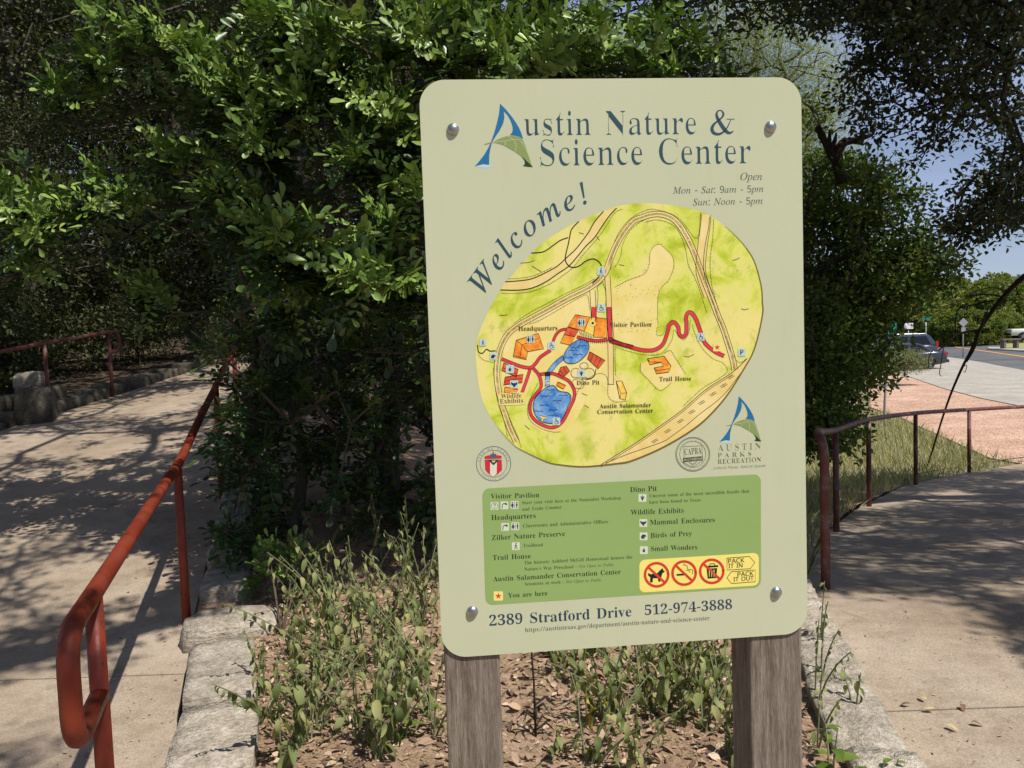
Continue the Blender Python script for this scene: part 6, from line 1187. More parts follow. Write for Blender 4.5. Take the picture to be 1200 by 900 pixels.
def vehicle(name, label, cat, loc, rz, paint, lower, cabin, wheels, wr, tail, hw, extra=None):
    """x runs from the rear (0) to the front; lower: body stations; cabin: (x, half base, half top, ztop, zbase)"""
    e = empty(name, tuple(loc), rz); tag(e, label, cat)
    V, F = loftx([(x, (w, zb, zt)) for x, w, zb, zt in lower], body_ring)
    recalc(mobj('body', V, F, paint, e, smooth=True))
    (xr0, xr1, xf1, xf0, zb, zt, wb, wt) = cabin
    # roof and pillars
    V = [(xr0, -wb, zb), (xf0, -wb, zb), (xf0, wb, zb), (xr0, wb, zb), (xr1, -wt, zt-.05), (xf1, -wt, zt-.05), (xf1, wt, zt-.05), (xr1, wt, zt-.05),
         (xr1+.12, -wt*.86, zt), (xf1-.15, -wt*.86, zt), (xf1-.15, wt*.86, zt), (xr1+.12, wt*.86, zt)]
    F = [(0, 1, 5, 4), (1, 2, 6, 5), (2, 3, 7, 6), (3, 0, 4, 7), (4, 5, 9, 8), (5, 6, 10, 9), (6, 7, 11, 10), (7, 4, 8, 11), (8, 9, 10, 11)]
    recalc(mobj('roof', V, F, paint, e))
    def quad(name_, a, b, c, d, m, off=.006, th=.01):
        a, b, c, d = [np.array(q, float) for q in (a, b, c, d)]; n = unit(np.cross(b-a, d-a)); ctr = np.array([(xr0+xf0)/2, 0, (zb+zt)/2])
        if np.dot(n, a-ctr) < 0: n = -n
        V = [q+n*off for q in (a, b, c, d)]+[q-n*th for q in (a, b, c, d)]
        return recalc(mobj(name_, V, [(0, 1, 2, 3), (7, 6, 5, 4), (0, 4, 5, 1), (1, 5, 6, 2), (2, 6, 7, 3), (3, 7, 4, 0)], m, e))
    def side(s, xa, xb, t0, t1):
        """point on the cabin side: x by fraction along, height t"""
        f = lambda u_, t: (xr0+(xr1-xr0)*t+(xf0+(xf1-xf0)*t-(xr0+(xr1-xr0)*t))*u_, s*(wb+(wt-wb)*t), zb+(zt-.05-zb)*t)
        return f(xa, t0), f(xb, t0), f(xb, t1), f(xa, t1)
    for s in (-1, 1):
        for k, (ua, ub) in enumerate(((.10, .47), (.51, .92))): quad('side_window', *side(s, ua, ub, .08, .9), M_glass)
    l = lambda a, b, t: tuple(np.array(a)*(1-t)+np.array(b)*t)
    A_, B_, C2, D2 = (xr0, -wb*.9, zb), (xr0, wb*.9, zb), (xr1, wt*.9, zt-.05), (xr1, -wt*.9, zt-.05)
    quad('rear_window', l(A_, D2, .12), l(B_, C2, .12), l(B_, C2, .92), l(A_, D2, .92), M_glass)
    A_, B_, C2, D2 = (xf0, -wb*.93, zb), (xf0, wb*.93, zb), (xf1, wt*.93, zt-.05), (xf1, -wt*.93, zt-.05)
    quad('windscreen', l(A_, D2, .06), l(B_, C2, .06), l(B_, C2, .95), l(A_, D2, .95), M_glass)
    for xw in wheels:
        for s in (-1, 1):
            w = mobj('wheel', *tube([(0, -.11, 0), (0, -.09, 0), (0, .09, 0), (0, .11, 0)], [wr*.93, wr, wr, wr*.93], 24), M_tyre, e, smooth=False); w.location = (xw, s*(hw-.10), wr)
            V, F = [], []; 
            rv, rf = tube([(0, s*.112, 0), (0, s*.118, 0)], [wr*.66, wr*.62], 20); parts = [(rv, rf)]
            for k in range(5):
                a = 2*PI*k/5+.3; dx, dz = math.cos(a), math.sin(a); px_, pz_ = -dz, dx
                parts.append(([(dx*q*wr+px_*g*wr, s*.124, dz*q*wr+pz_*g*wr) for q, g in ((.1, -.09), (.6, -.06), (.6, .06), (.1, .09))], [(0, 1, 2, 3)]))
            rvv, rff = join(parts); recalc(mobj('rim', rvv, rff, [M_rim, M_blackp], w, mi=[1]*len(rf)+[0]*5))
            # dark arch above the wheel
            arcp = [(xw+(wr+.05)*math.cos(t), s*(hw-.006), wr+(wr+.05)*math.sin(t)) for t in np.linspace(.05, PI-.05, 12)]
            mobj('wheel_arch', *tube(arcp, .035, 6), M_blackp, e)
    for s in (-1, 1):
        (x0, z0, x1, z1, wy) = tail
        V, F = box((x0+x1)/2, s*wy, (z0+z1)/2, x1-x0, .10, z1-z0); mobj('tail_lamp', V, F, M_tail, e)
    V, F = box(.0, 0, lower[1][2]+.12, .16, hw*1.8, .16); mobj('bumper', V, F, M_blackp if extra == 'truck' else paint, e)
    V, F = box(-.03, 0, .72, .02, .32, .15); mobj('number_plate', V, F, M_plate, e)
    for s in (-1, 1):
        V, F = box(xf0-.45, s*(wb+.14), zb+.12, .12, .2, .14); mobj('mirror', V, F, paint, e)
        V, F = box(xf0-1.1, s*(hw+.004), zb-.12, .16, .02, .03); mobj('door_handle', V, F, M_chrome, e)
    return e
paint1 = NT('dark_blue_grey_paint'); paint1.b.inputs['Coat Weight'].default_value = .6; paint1 = paint1.base((.045, .052, .065, 1), .3, .4)
paint2 = NT('navy_paint'); paint2.b.inputs['Coat Weight'].default_value = .5; paint2 = paint2.base((.05, .06, .08, 1), .35, .3)
paint3 = NT('white_paint'); paint3.b.inputs['Coat Weight'].default_value = .5; paint3 = paint3.base((.72, .73, .74, 1), .35)
q = G(1109.5, 427); z_ = float(H(q[0], q[1]))+.05
p0 = P(1110, 420, 44.0)
hd = math.radians(180-6)
sedan = vehicle('parked_car', 'dark grey-blue sedan parked tail towards the driveway, half hidden by the shrub', 'car', (p0[0]+.0, 44.6, float(H(p0[0], 44.6))+.05), hd, paint1,
    [(-.02, .72, .42, .86), (.10, .84, .30, .97), (.7, .90, .22, 1.0), (1.4, .91, .20, .95), (2.6, .91, .20, .93), (3.4, .90, .22, .90), (4.2, .86, .24, .82), (4.65, .78, .32, .72), (4.8, .66, .42, .60)],
    (.55, 1.35, 2.55, 3.45, .93, 1.44, .78, .60), (1.02, 3.85), .33, (-.02, .74, .26, .90, .76), .91)
p1 = P(1098, 400, 52)
suv = vehicle('parked_car', 'tall dark navy SUV parked just beyond the sedan, roof showing above it', 'car', (p1[0], 52.5, float(H(p1[0], 52.5))+.05), math.radians(180-8), paint2,
    [(-.02, .80, .45, 1.05), (.08, .92, .36, 1.16), (.8, .95, .28, 1.16), (2.5, .96, .28, 1.14), (3.6, .95, .3, 1.10), (4.4, .92, .32, 1.04), (4.85, .84, .4, .9), (4.95, .7, .5, .8)],
    (.04, .45, 3.0, 3.75, 1.13, 1.80, .88, .72), (1.0, 3.9), .38, (-.02, .95, .12, 1.35, .84), .95)
for s in (-1, 1): mobj('roof_rail', *tube([(.6, s*.66, 1.80), (.75, s*.66, 1.86), (2.8, s*.66, 1.86), (2.95, s*.66, 1.80)], .02, 6), M_chrome, suv)
p2 = P(1181, 398, 84)
trk = vehicle('pickup_truck', 'white pickup truck parked behind the wooden bench on the right', 'pickup truck', (p2[0], 84, float(H(p2[0], 84))+.45), math.radians(-12), paint3,
    [(-.02, .88, .60, 1.15), (.05, .95, .52, 1.2), (2.0, .96, .5, 1.2), (3.6, .96, .5, 1.18), (4.6, .94, .5, 1.12), (5.5, .9, .55, 1.0), (5.7, .8, .6, .9)],
    (2.0, 2.2, 3.6, 4.3, 1.18, 1.85, .88, .74), (1.1, 4.7), .40, (-.02, .9, .08, 1.15, .86), .96, 'truck')
# bench
q = G(1183, 410); bx, by = float(q[0]), float(q[1])
bn = empty('bench', (bx, by, float(H(bx, by))+.15), math.radians(4)); tag(bn, 'low grey timber bench on the kerb island in front of the white pickup', 'bench')
k = by/60
M_tim = flat('grey_timber', (.17, .14, .12, 1), .9)
for i in range(3): mobj('plank', *box(0, -.2*k+i*.19*k, .66*k, 1.45*k, .17*k, .10*k), M_tim, bn)
for sx in (-.5, .5): mobj('leg', *box(sx*k, 0, .3*k, .16*k, .46*k, .61*k), M_tim, bn)
# street furniture
M_sgreen = flat('street_sign_green', (.02, .22, .14, 1), .5); M_galv = flat('galvanised_steel', (.42, .43, .44, 1), .45, .5); M_back = flat('sign_back_grey', (.36, .37, .38, 1), .55, .3); M_wht = flat('sign_white', (.75, .75, .74, 1), .5)
def post_sign(name, label, cat, px, py0, Y, parts, top):
    a = P(px, py0, Y); g = float(H(a[0], Y)); e = empty(name, (a[0], Y, g), 0); tag(e, label, cat)
    mobj('pole', *tube([(0, 0, 0), (0, 0, (a[2]-g)*.5), (0, 0, a[2]-g+top)], .035, 8), M_galv, e, smooth=True)
    for nm, V, F, m, l in parts: o = mobj(nm, V, F, m, e); o.location = (0, -.05, a[2]-g+l)
    return e
Y = 58; u_ = Y/FPX
post_sign('street_name_sign', 'small green street-name blade on a pole behind the parked cars', 'street sign', 1085, 374, Y, [('sign_blade', *box(0, 0, 0, 9*u_, .02, 3.2*u_), M_sgreen, 0), ('sign_blade', *box(.02, .0, 0, .9*u_, .5, 1.8*u_), M_sgreen, 2.9*u_)], .0)
V = [(0, -.01, -.5), (.5, -.01, 0), (0, -.01, .5), (-.5, -.01, 0), (0, .01, -.5), (.5, .01, 0), (0, .01, .5), (-.5, .01, 0)]; V = [(x*11*u_, y, z*11*u_) for x, y, z in V]
F = [(0, 1, 2, 3), (7, 6, 5, 4), (0, 4, 5, 1), (1, 5, 6, 2), (2, 6, 7, 3), (3, 7, 4, 0)]
post_sign('warning_sign', 'diamond road sign seen from its plain grey back beside the road bend', 'road sign', 1128.6, 378, Y, [('sign_plate', V, F, M_back, 0), ('supplement_plate', *box(0, 0, 0, 5*u_, .02, 5*u_), M_back, -8*u_)], .0)
post_sign('guide_sign', 'larger green guide sign mostly hidden behind the tree leaves', 'road sign', 1045, 386, 40, [('sign_plate', *box(0, 0, 0, .42, .03, .62), flat('guide_green', (.01, .25, .2, 1), .5), 0)], .2)
post_sign('notice_board', 'small white board showing above the roof of the dark SUV', 'notice board', 1064.5, 382, 57, [('board', *box(0, 0, 0, .62, .05, .42), M_wht, 0)], .0)
# ================================================================ FOLIAGE
def ell(c, r, n, shell=.35, seed=0):
    g = np.random.default_rng(seed); d = unit(g.normal(size=(n, 3))); k = (shell+(1-shell)*g.random((n, 1))**.6)
    return np.array(c)+d*k*np.array(r)
# --- woodland trees behind (three kinds, then copies)
def wood_tree(loc, h, rad, n, seed, k=46, L=.085, label=''):
    loc = np.array(loc, float); A = ell(loc+[0, 0, h*.62], (rad, rad, h*.38), n, .3, seed)
    low = ell(loc+[0, 0, h*.25], (rad*.7, rad*.7, h*.22), n//4, .3, seed+1)
    A = np.vstack([A, low]); root = [loc+[0, 0, -.2], loc+[.1, 0, h*.2], loc+[.05, .1, h*.4], loc+[0, 0, h*.6]]
    return treeobj('tree', loc, .16, A, None, M_wood, M_bark, label, 'tree', 'woodland trees on the slope', root, .6, .12, .03, 5, .006,
                   lambda t, d: clumps('rhomb', t, k, .48, L, .55, .4))
W1 = wood_tree((-9, 15, H(-9, 15)), 9.5, 2.6, 420, 11, label='tall dark woodland tree left of the path, at the top left of the view')
W2 = wood_tree((-3.5, 17, H(-3.5, 17)), 10.5, 3.0, 480, 12, label='dense tall woodland tree straight behind the far end of the left path')
W3 = wood_tree((-13, 12, H(-13, 12)), 8, 2.8, 420, 13, label='woodland tree at the far left edge of the view beyond the wall')
spots = [(W1, -6.6, 21, 1.1), (W3, -9.5, 23, 1.25), (W2, -14, 22, 1.2), (W1, -1, 22, 1.1), (W3, 1.8, 20, 1.0), (W2, -18, 17, 1.1), (W1, -3.8, 27, 1.35), (W2, -11, 29, 1.4), (W3, 2.2, 27, 1.0), (W1, -17, 26, 1.3), (W2, -7.5, 18.6, .9), (W3, -8, 11.6, .62), (W1, -22, 30, 1.7), (W2, -15, 34, 1.8), (W3, -9, 35, 1.9), (W1, -4, 33, 1.8), (W2, 1, 32, 1.5), (W3, -19, 24, 1.5), (W2, -24, 22, 1.4), (W1, -12.5, 18.5, 1.0), (W3, -5.5, 24.5, 1.3), (W2, -28, 30, 1.8), (W1, -11, 25, 1.4), (W3, -1.8, 18.8, 1.0), (W3, -16, 14.5, 1.0)]
for i, (s_, x, y, k) in enumerate(spots):
    copytree(s_, (x, y, float(H(x, y))), i*1.3, k, 'dark woodland tree among the shaded trees on the slope behind the left path')
lb_back = ['tall tree behind the viewer, left of the path', 'broad tree behind the viewer where the two paths meet', 'tree behind the viewer at the side of the right path', 'dark tree well behind the viewer on the left', 'tree behind the viewer nearest the left path', 'bushy tree behind the viewer, furthest to the right']
for i, (s_, x, y, k) in enumerate([(W1, -9, -7.5, .9), (W2, -2, -12, .9), (W3, 4.5, -13.5, .85), (W2, -14, -4, 1.0), (W3, -6, -9.5, .9), (W1, 11, -14, .8)]): copytree(s_, (x, y, 0), i*2.3, k, lb_back[i])  # unseen trees added to cut the skylight coming from behind
# understory shrubs
def shrub(name, loc, r, n, k, L, mat, label, seed, cat_='shrub', tpl='rhomb', rad=.16, group=None, up=.5, r0=.03, asp=.5):
    loc = np.array(loc, float); A = ell(loc+[0, 0, r[2]*.95], r, n, .25, seed); A = A[A[:, 2] > loc[2]+.08]
    return treeobj(name, loc, r0, A, None, mat, M_bark, label, cat_, group, [loc+[0, 0, -.1], loc+[.02, 0, r[2]*.3], loc+[0, 0, r[2]*.6]], .25, .05, .02, 4, .0,
                   lambda t, d: clumps(tpl, t, k, rad, L, asp, up), rt=.003)
u1 = shrub('shrub', (-7.6, 11.5, H(-7.6, 11.5)), (1.0, .9, .7), 130, 34, .07, M_wood, 'shaded shrub behind the far red handrail', 31, group='understory shrubs', rad=.22)
u2 = shrub('shrub', (-4.6, 15.3, H(-4.6, 15.3)), (1.2, .8, .65), 130, 34, .07, M_mid, 'green shrub closing off the far end of the left path', 32, group='understory shrubs', rad=.22)
for i, (s_, x, y, k) in enumerate([(u2, -7.3, 9.2, .7), (u1, -9, 10.2, 1.2), (u1, -6.6, 14.2, .9), (u2, -8.6, 13.2, 1.1), (u1, -3.4, 12.4, .9), (u2, -2.2, 13.6, 1.1), (u1, -.6, 12, 1.2), (u2, 1, 13.5, 1.2), (u1, -10.8, 12.2, 1.2), (u2, 2.2, 12, 1.0), (u1, -2.6, 10.2, .8), (u2, .6, 10.5, 1.0), (u1, -8, 17, 1.6), (u2, -5.2, 18.5, 1.8), (u1, -10.5, 19.5, 2.0), (u2, -12.6, 15.5, 1.8), (u1, -14.5, 19, 2.2), (u2, -7.5, 22, 2.2), (u1, -3.2, 20.5, 2.0), (u2, -10.6, 14, 1.5), (u1, -7.4, 12.9, 1.1), (u2, -18, 21, 2.4), (u1, -.5, 16, 1.8), (u2, -12.5, 24, 2.6), (u1, -5, 13.9, .7), (u2, 1.6, 16.5, 1.8)]):
    copytree(s_, (x, y, float(H(x, y))), i*2.1, k, 'shaded understory shrub growing under the woodland trees')

# --- the laurel: pinnate sprigs
def sprigs(pos, axis, scale, nr=6, pairs=4, leaf=.05, seed=5):
    g = np.random.default_rng(seed); Pp, Dd, Nn, Ls, Rr, SP = [], [], [], [], [], []
    for c, ax, sc_ in zip(pos, axis, scale):
        ax = ax/np.linalg.norm(ax); tone = g.random()
        for j in range(nr+g.integers(-1, 2)):
            d = unit(ax*.75+g.normal(size=3)*.62+[0, 0, .12]); st = c+ax*g.uniform(-.08, .05)*sc_; ln = g.uniform(.11, .17)*sc_
            sd = unit(np.cross(d, [0, 0, 1.])+g.normal(size=3)*.15); nn = unit(np.cross(sd, d))
            if nn[2] < 0: nn = -nn
            droop = np.array([0, 0, -.25])
            prev = st
            for q in range(pairs+1):
                t = (q+.9)/(pairs+1); p = st+d*ln*t+droop*ln*t*t; SP.append((prev, p)); prev = p
                L = leaf*sc_*g.uniform(.7, 1.15)*(.75+.5*t)
                if q == pairs:
                    Pp.append(p); Dd.append(d+droop*.8); Nn.append(nn+g.normal(size=3)*.2); Ls.append(L*1.1); Rr.append(tone*.5+g.random()*.5)
                else:
                    for s in (-1, 1): Pp.append(p); Dd.append(d*.55+sd*s+droop*.5+g.normal(size=3)*.12); Nn.append(nn+sd*s*-.25+g.normal(size=3)*.22); Ls.append(L); Rr.append(tone*.5+g.random()*.5)
    return np.array(Pp), np.array(Dd), np.array(Nn), np.array(Ls), np.array(Rr), SP
LIT = [(360, 40, 4.7, .25), (520, 20, 4.6, .3), (680, 25, 4.8, .3), (110, 60, 5.6, .2), (215, 175, 5.0, .2), (350, 110, 4.6, .2), (430, 180, 4.5, .16), (15, 300, 5.4, .16), (455, 270, 4.3, .14), (330, 345, 4.3, .12), (185, 40, 5.2, .30), (235, 65, 5.1, .22), (262, 105, 4.9, .24), (292, 125, 4.7, .26), (322, 165, 4.7, .20), (270, 215, 4.7, .2), (285, 250, 4.7, .22), (85, 112, 5.6, .22), (140, 225, 5.3, .3), (60, 250, 5.2, .35), (25, 238, 5.3, .25),
       (388, 300, 4.0, .25), (350, 285, 4.0, .14), (425, 320, 4.05, .14), (325, 20, 4.8, .3), (395, 70, 4.6, .35), (440, 110, 4.5, .3), (470, 40, 4.5, .4), (480, 150, 4.3, .2), (488, 330, 4.1, .14), (484, 225, 4.2, .16), (180, 345, 5.4, .16), (560, 40, 4.6, .4), (640, 50, 4.7, .4), (720, 60, 4.8, .4), (790, 45, 5.0, .3), (600, 70, 4.3, .3)]
litp = np.array([P(a, b, y-.1) for a, b, y, r in LIT]); litr = np.array([l[3]*.8 for l in LIT])
g = np.random.default_rng(21)
core = []
while len(core) < 620:
    px, py, Y_ = g.uniform(180, 850), g.uniform(-60, 640), g.uniform(4.5, 7.2)
    # outline of the crown in plan and height: full to the right, ragged to the left
    if px < 265 and g.random() > .35: continue
    if px < 240 and py > 300: continue
    if px > 640 and py > 300: continue
    if px < 330 and py > 420 and g.random() < .5: continue
    p = P(px, py, Y_)
    if p[2] < float(H(p[0], p[1]))+.12: continue
    core.append(p)
def freeline(p, R_=.24):
    w = p-litp; t = w@SUN; d = np.linalg.norm(w-t[:, None]*SUN, axis=1); return not np.any((t > .05) & (d < np.maximum(litr*.8, R_)))
core = [p for p in core if freeline(p)]
def face(r):
    o = g.normal(size=3)*r; return o-SUN*(o@SUN)*.85
for px, py, Y_, r in LIT:
    for k in range(int(4+r*22)): core.append(P(px, py, Y_)-SUN*.12+face(r*.38))
for k in range(20): core.append(P(g.uniform(0, 240), g.uniform(190, 300), g.uniform(5.6, 6.4)))
for k in range(14): core.append(P(g.uniform(60, 260), g.uniform(0, 170), g.uniform(5.5, 6.4)))
for k in range(40): core.append(P(g.uniform(265, 330), g.uniform(440, 640), g.uniform(4.7, 5.8)))
for k in range(240): core.append(P(g.uniform(270, 640), g.uniform(360, 640), g.uniform(5.0, 7.2)))
core = np.array(core)
loc = np.array([-.9, 5.9, float(H(-.9, 5.9))])
tl = tag(empty('laurel_tree', loc), 'big dark evergreen laurel with glossy rounded leaflets, left of and behind the sign', 'tree')
root = [loc+[0, 0, -.1], loc+[-.05, 0, .5], loc+[0, .05, 1.1], loc+[.1, 0, 1.8]]
N, par, ends = skeleton(root, core, .28, .05, .04); R = radii(par, ends, .085, .003, .48)
V, F = tubes(N, par, R, 5); link(bpy.data.objects.new('trunk', bigmesh('trunk', V-loc, F, M_bark, smooth=True)), tl)
for k, (bx_, by_) in enumerate([(-1.6, 5.5), (-.2, 5.7), (.5, 6.1), (-2.1, 6.0)]):       # further stems from the root
    z0 = float(H(bx_, by_)); pts = catmull([(bx_, by_, z0-.1), (bx_+.1, by_+.1, z0+.7), (bx_+.3*(k-1.5)*.4, by_+.1, z0+1.6), (bx_+.5*(k-1.5)*.5, by_, z0+2.6)], 5)
    V, F = tube([np.array(p)-loc for p in pts], list(np.linspace(.05, .02, len(pts))), 7); mobj('stem', V, F, M_bark, tl, smooth=True)
ax = unit(N[ends]-N[par[ends]]); ax[:, 2] += .25; ax += np.array(SUN)*[.3, .5, .0]
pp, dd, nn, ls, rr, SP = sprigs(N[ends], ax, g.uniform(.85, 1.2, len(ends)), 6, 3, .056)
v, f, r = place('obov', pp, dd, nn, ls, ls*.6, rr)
link(bpy.data.objects.new('crown', bigmesh('crown', v-loc, f, M_laurel, r*.42)), tl)  # crown leaf tone lowered: shade painted into the colour
SPa = np.array([[a, b] for a, b in SP]).reshape(-1, 3); sp = np.arange(0, len(SPa), 2)
# thin rachis strips
d = unit(SPa[1::2]-SPa[::2]); s_ = unit(np.cross(d, [0, 0, 1.]))*.0015
Q = np.stack([SPa[::2]-s_, SPa[::2]+s_, SPa[1::2]+s_, SPa[1::2]-s_], 1).reshape(-1, 3)-loc
link(bpy.data.objects.new('leaf_stalks', bigmesh('leaf_stalks', Q, np.arange(len(Q)).reshape(-1, 4), M_stem)), tl)['kind'] = 'stuff'
# the sprigs that show largest, each a part: shared meshes
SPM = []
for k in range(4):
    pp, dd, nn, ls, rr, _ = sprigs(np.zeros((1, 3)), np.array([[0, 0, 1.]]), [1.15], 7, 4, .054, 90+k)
    v, f, r = place('obov', pp, dd, nn, ls, ls*.52, np.clip(rr+.28, 0, 1)); me = bigmesh('leaf_sprig', v, f, M_laurel, r); SPM.append(me)  # sprig leaf tone raised: sunlight painted into the colour
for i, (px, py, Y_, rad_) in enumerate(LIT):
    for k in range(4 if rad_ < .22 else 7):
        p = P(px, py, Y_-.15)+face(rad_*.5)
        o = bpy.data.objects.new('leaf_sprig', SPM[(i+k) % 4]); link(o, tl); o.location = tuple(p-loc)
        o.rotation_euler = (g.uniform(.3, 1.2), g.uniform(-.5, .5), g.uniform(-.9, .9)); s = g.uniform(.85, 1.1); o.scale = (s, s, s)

# --- canopies: leaf clumps grown where the photograph's shade falls, high above the paths
def vnoise(x, y, seed, s):
    r = np.random.default_rng(seed); ph = r.random((5, 3))*6.28
    return sum(math.sin(x*s*(1+.37*i)*math.cos(ph[i, 2])+y*s*(1+.31*i)*math.sin(ph[i, 2])+ph[i, 0]) for i in range(5))/3
prot = []                                                     # sunlit places: (point, radius)
for x in np.linspace(-.25, .6, 4):
    for z in (1.0, 1.4, 2.0): prot.append((np.array([x, 1.28, z]), .42))
for y in np.arange(2.4, 4.3, .3):
    for x in np.linspace(xr(y)+.2, float(np.interp(y, RP_Y, RP_L)), 8): prot.append((np.array([x, y, .1]), .3))
for y in (2.9, 3.3, 3.7, 4.1):
    for x in np.arange(1.3, 2.0, .2): prot.append((np.array([x, y, 0]), .26))
for p, rr_2 in zip(litp, litr): prot.append((p, rr_2*.6))
for t_ in (.0, .3, .55): prot.append((np.array([-1.05-.68*t_, 1.9+2.37*t_, .95]), .03))
PC = np.array([p for p, _ in prot]); PR = np.array([r for _, r in prot])
def clear(p, pad=.20):
    w = p-PC; t = w@SUN; d = np.linalg.norm(w-t[:, None]*SUN, axis=1)
    return not np.any((t > 0) & (d < PR+pad))
def above(p): 
    q = p-EYE; f_ = q@FW
    if f_ < .2: return True
    px_, py_ = 600+FPX*(q@RT)/f_, 450-FPX*(q@UP)/f_
    lim = 60 if px_ > 1040 else (25 if px_ > 900 else (-25 if px_ > 500 else 60))
    return py_ < lim or not (-40 < px_ < 1240)
def canopy(n, box_, hr, seed, thr, sc_, need_above=True, zg=H):
    g_ = np.random.default_rng(seed); out = []; tries = 0
    while len(out) < n and tries < n*30:
        tries += 1; x, y = g_.uniform(*box_[0]), g_.uniform(*box_[1]); h = g_.uniform(*hr)
        if vnoise(x, y, seed, sc_)+g_.normal()*.12 < thr(x, y): continue
        p = np.array([x, y, float(zg(x, y))])+SUN*(h/SUN[2])
        if need_above and not above(p): continue
        if not clear(p): continue
        out.append(p)
    return np.array(out)
# left oak over the left path and the laurel
KEEP_OFF += [np.array([x, 1.28, z, .42]) for x in (-.12, .17, .47) for z in (1.15, 1.55, 1.98)]
cl = canopy(1250, ((-8.8, -1.2), (1.2, 12)), (5.0, 7.4), 3, lambda x, y: (-9 if x < xl(y) else (-.30 if y < 5.5 else -.02)), 2.3)
cl2 = canopy(950, ((-5.2, 2.4), (4.6, 10.5)), (6.2, 8.6), 4, lambda x, y: (-.9 if x > xr(y) else 9), 1.2)
pc_ = np.array([np.array([a, b, z])+SUN*s for a, b, zz in ((-1.10, 2.06, (.05, .3)), (-1.735, 4.27, (.15, .4, .65, .85))) for z in zz for s in (5.6, 6.6)])
att = np.vstack([cl, cl2, pc_])
lo = np.array([-6.6, .2, 0.]); 
treeobj('live_oak', lo, .24, att, None, M_oak, M_bark, 'spreading live oak whose high crown shades the left path and the laurel', 'tree', None,
        [lo+[0, 0, -.2], lo+[.1, .1, 1.5], lo+[.5, .2, 3.0], lo+[1.5, .5, 4.4], lo+[3.2, .7, 5.4], lo+[4.8, 1.0, 5.9]], .5, .08, .02, 5, .004,
        lambda t, d: clumps('rhomb', t, 52, .23, .066, .55, .8, flat_=.55))
# tall shade over the woods
cw = canopy(900, ((-15, 3.0), (8, 20)), (5.5, 9.5), 6, lambda x, y: (.25 if xl(y)+.3 < x < xr(y) else -.75), .8)
lo = np.array([-10.5, 7.8, float(H(-10.5, 7.8))])
treeobj('live_oak', lo, .3, cw, None, M_oak, M_bark, 'very tall oak whose crown spreads over the woodland beyond the top of the view', 'tree', None,
        [lo+[0, 0, -.2], lo+[.1, .1, 3], lo+[.6, .2, 6.0], lo+[2, .5, 8.4], lo+[4.5, .9, 9.4]], .9, .12, .02, 5, .006,
        lambda t, d: clumps('rhomb', t, 60, .62, .11, .5, .8, flat_=.5))
def oakleaves(t):
    hi = np.array([above(p+[0, 0, -.25]) and t[i, 2] > 3.2 for i, p in enumerate(t)])
    return cat([clumps('rhomb', t[hi], 66, .24, .070, .5, .8, flat_=.55), clumps('oval', t[~hi], 26, .19, .054, .55, .4, flat_=.7)])
# right live oak: crown over the right path, branches hanging into the top right
def right_thr(x, y):
    return (.1 if (y > 7.4 and x < 3.6) else -.62) if y > 4.6 else (-.35 if x > 2.1 or y > 4.15 else 9)
cr1 = canopy(1750, ((1.5, 8.0), (3.3, 11.6)), (4.8, 8.0), 8, right_thr, 2.4)
cr0 = canopy(90, ((1.7, 6), (2.3, 3.6)), (4.2, 6), 9, lambda x, y: .3, 2.6)
hang = []
g = np.random.default_rng(33)
def hangc(px, py, rx, ry, Y0, Y1, n):
    for k in range(n):
        a = g.random()*2*PI; r_ = g.random()**.6; hang.append(P(px+math.cos(a)*r_*rx, py+math.sin(a)*r_*ry, g.uniform(Y0, Y1)))
hangc(1130, 20, 95, 55, 6, 8.5, 105); hangc(1165, 110, 50, 60, 6, 8, 60); hangc(1060, 30, 60, 45, 6.5, 8.5, 60); hangc(960, 8, 90, 30, 6.5, 8.5, 60); hangc(1185, 210, 28, 45, 6, 7.5, 40)
hangc(1160, 240, 45, 42, 6.5, 7.5, 60); hangc(1110, 120, 28, 50, 6.5, 8, 26); hangc(1072, 90, 40, 40, 7, 8.5, 26); hangc(1130, 265, 18, 16, 6.8, 7.4, 14); hangc(860, 15, 40, 26, 7, 8.5, 14); hangc(1020, 70, 30, 30, 7, 8.5, 22); hangc(1035, 130, 30, 40, 7, 8.5, 16); hangc(1000, 120, 26, 30, 7, 8.5, 14); hangc(1085, 160, 24, 40, 7, 8.3, 12)
att = np.vstack([cr1, cr0, np.array(hang)])
lo = np.array([8.9, 7.0, float(H(8.9, 7.0))])
root = [lo+[0, 0, -.2], lo+[-.1, 0, 1.2], lo+[-.5, .1, 2.6], np.array([7.6, 6.9, 3.9]), np.array([6.9, 6.7, 4.9]), np.array([6.2, 6.0, 5.6]), np.array([5.4, 5.0, 6.1])]
treeobj('live_oak', lo, .17, att, None, M_oak, M_barkd, 'live oak with dark small leaves hanging into the top right against the sky', 'tree', None, root, .3, .05, .03, 5, 0,
        lambda t, d: oakleaves(t), rt=.003, ex=.56)

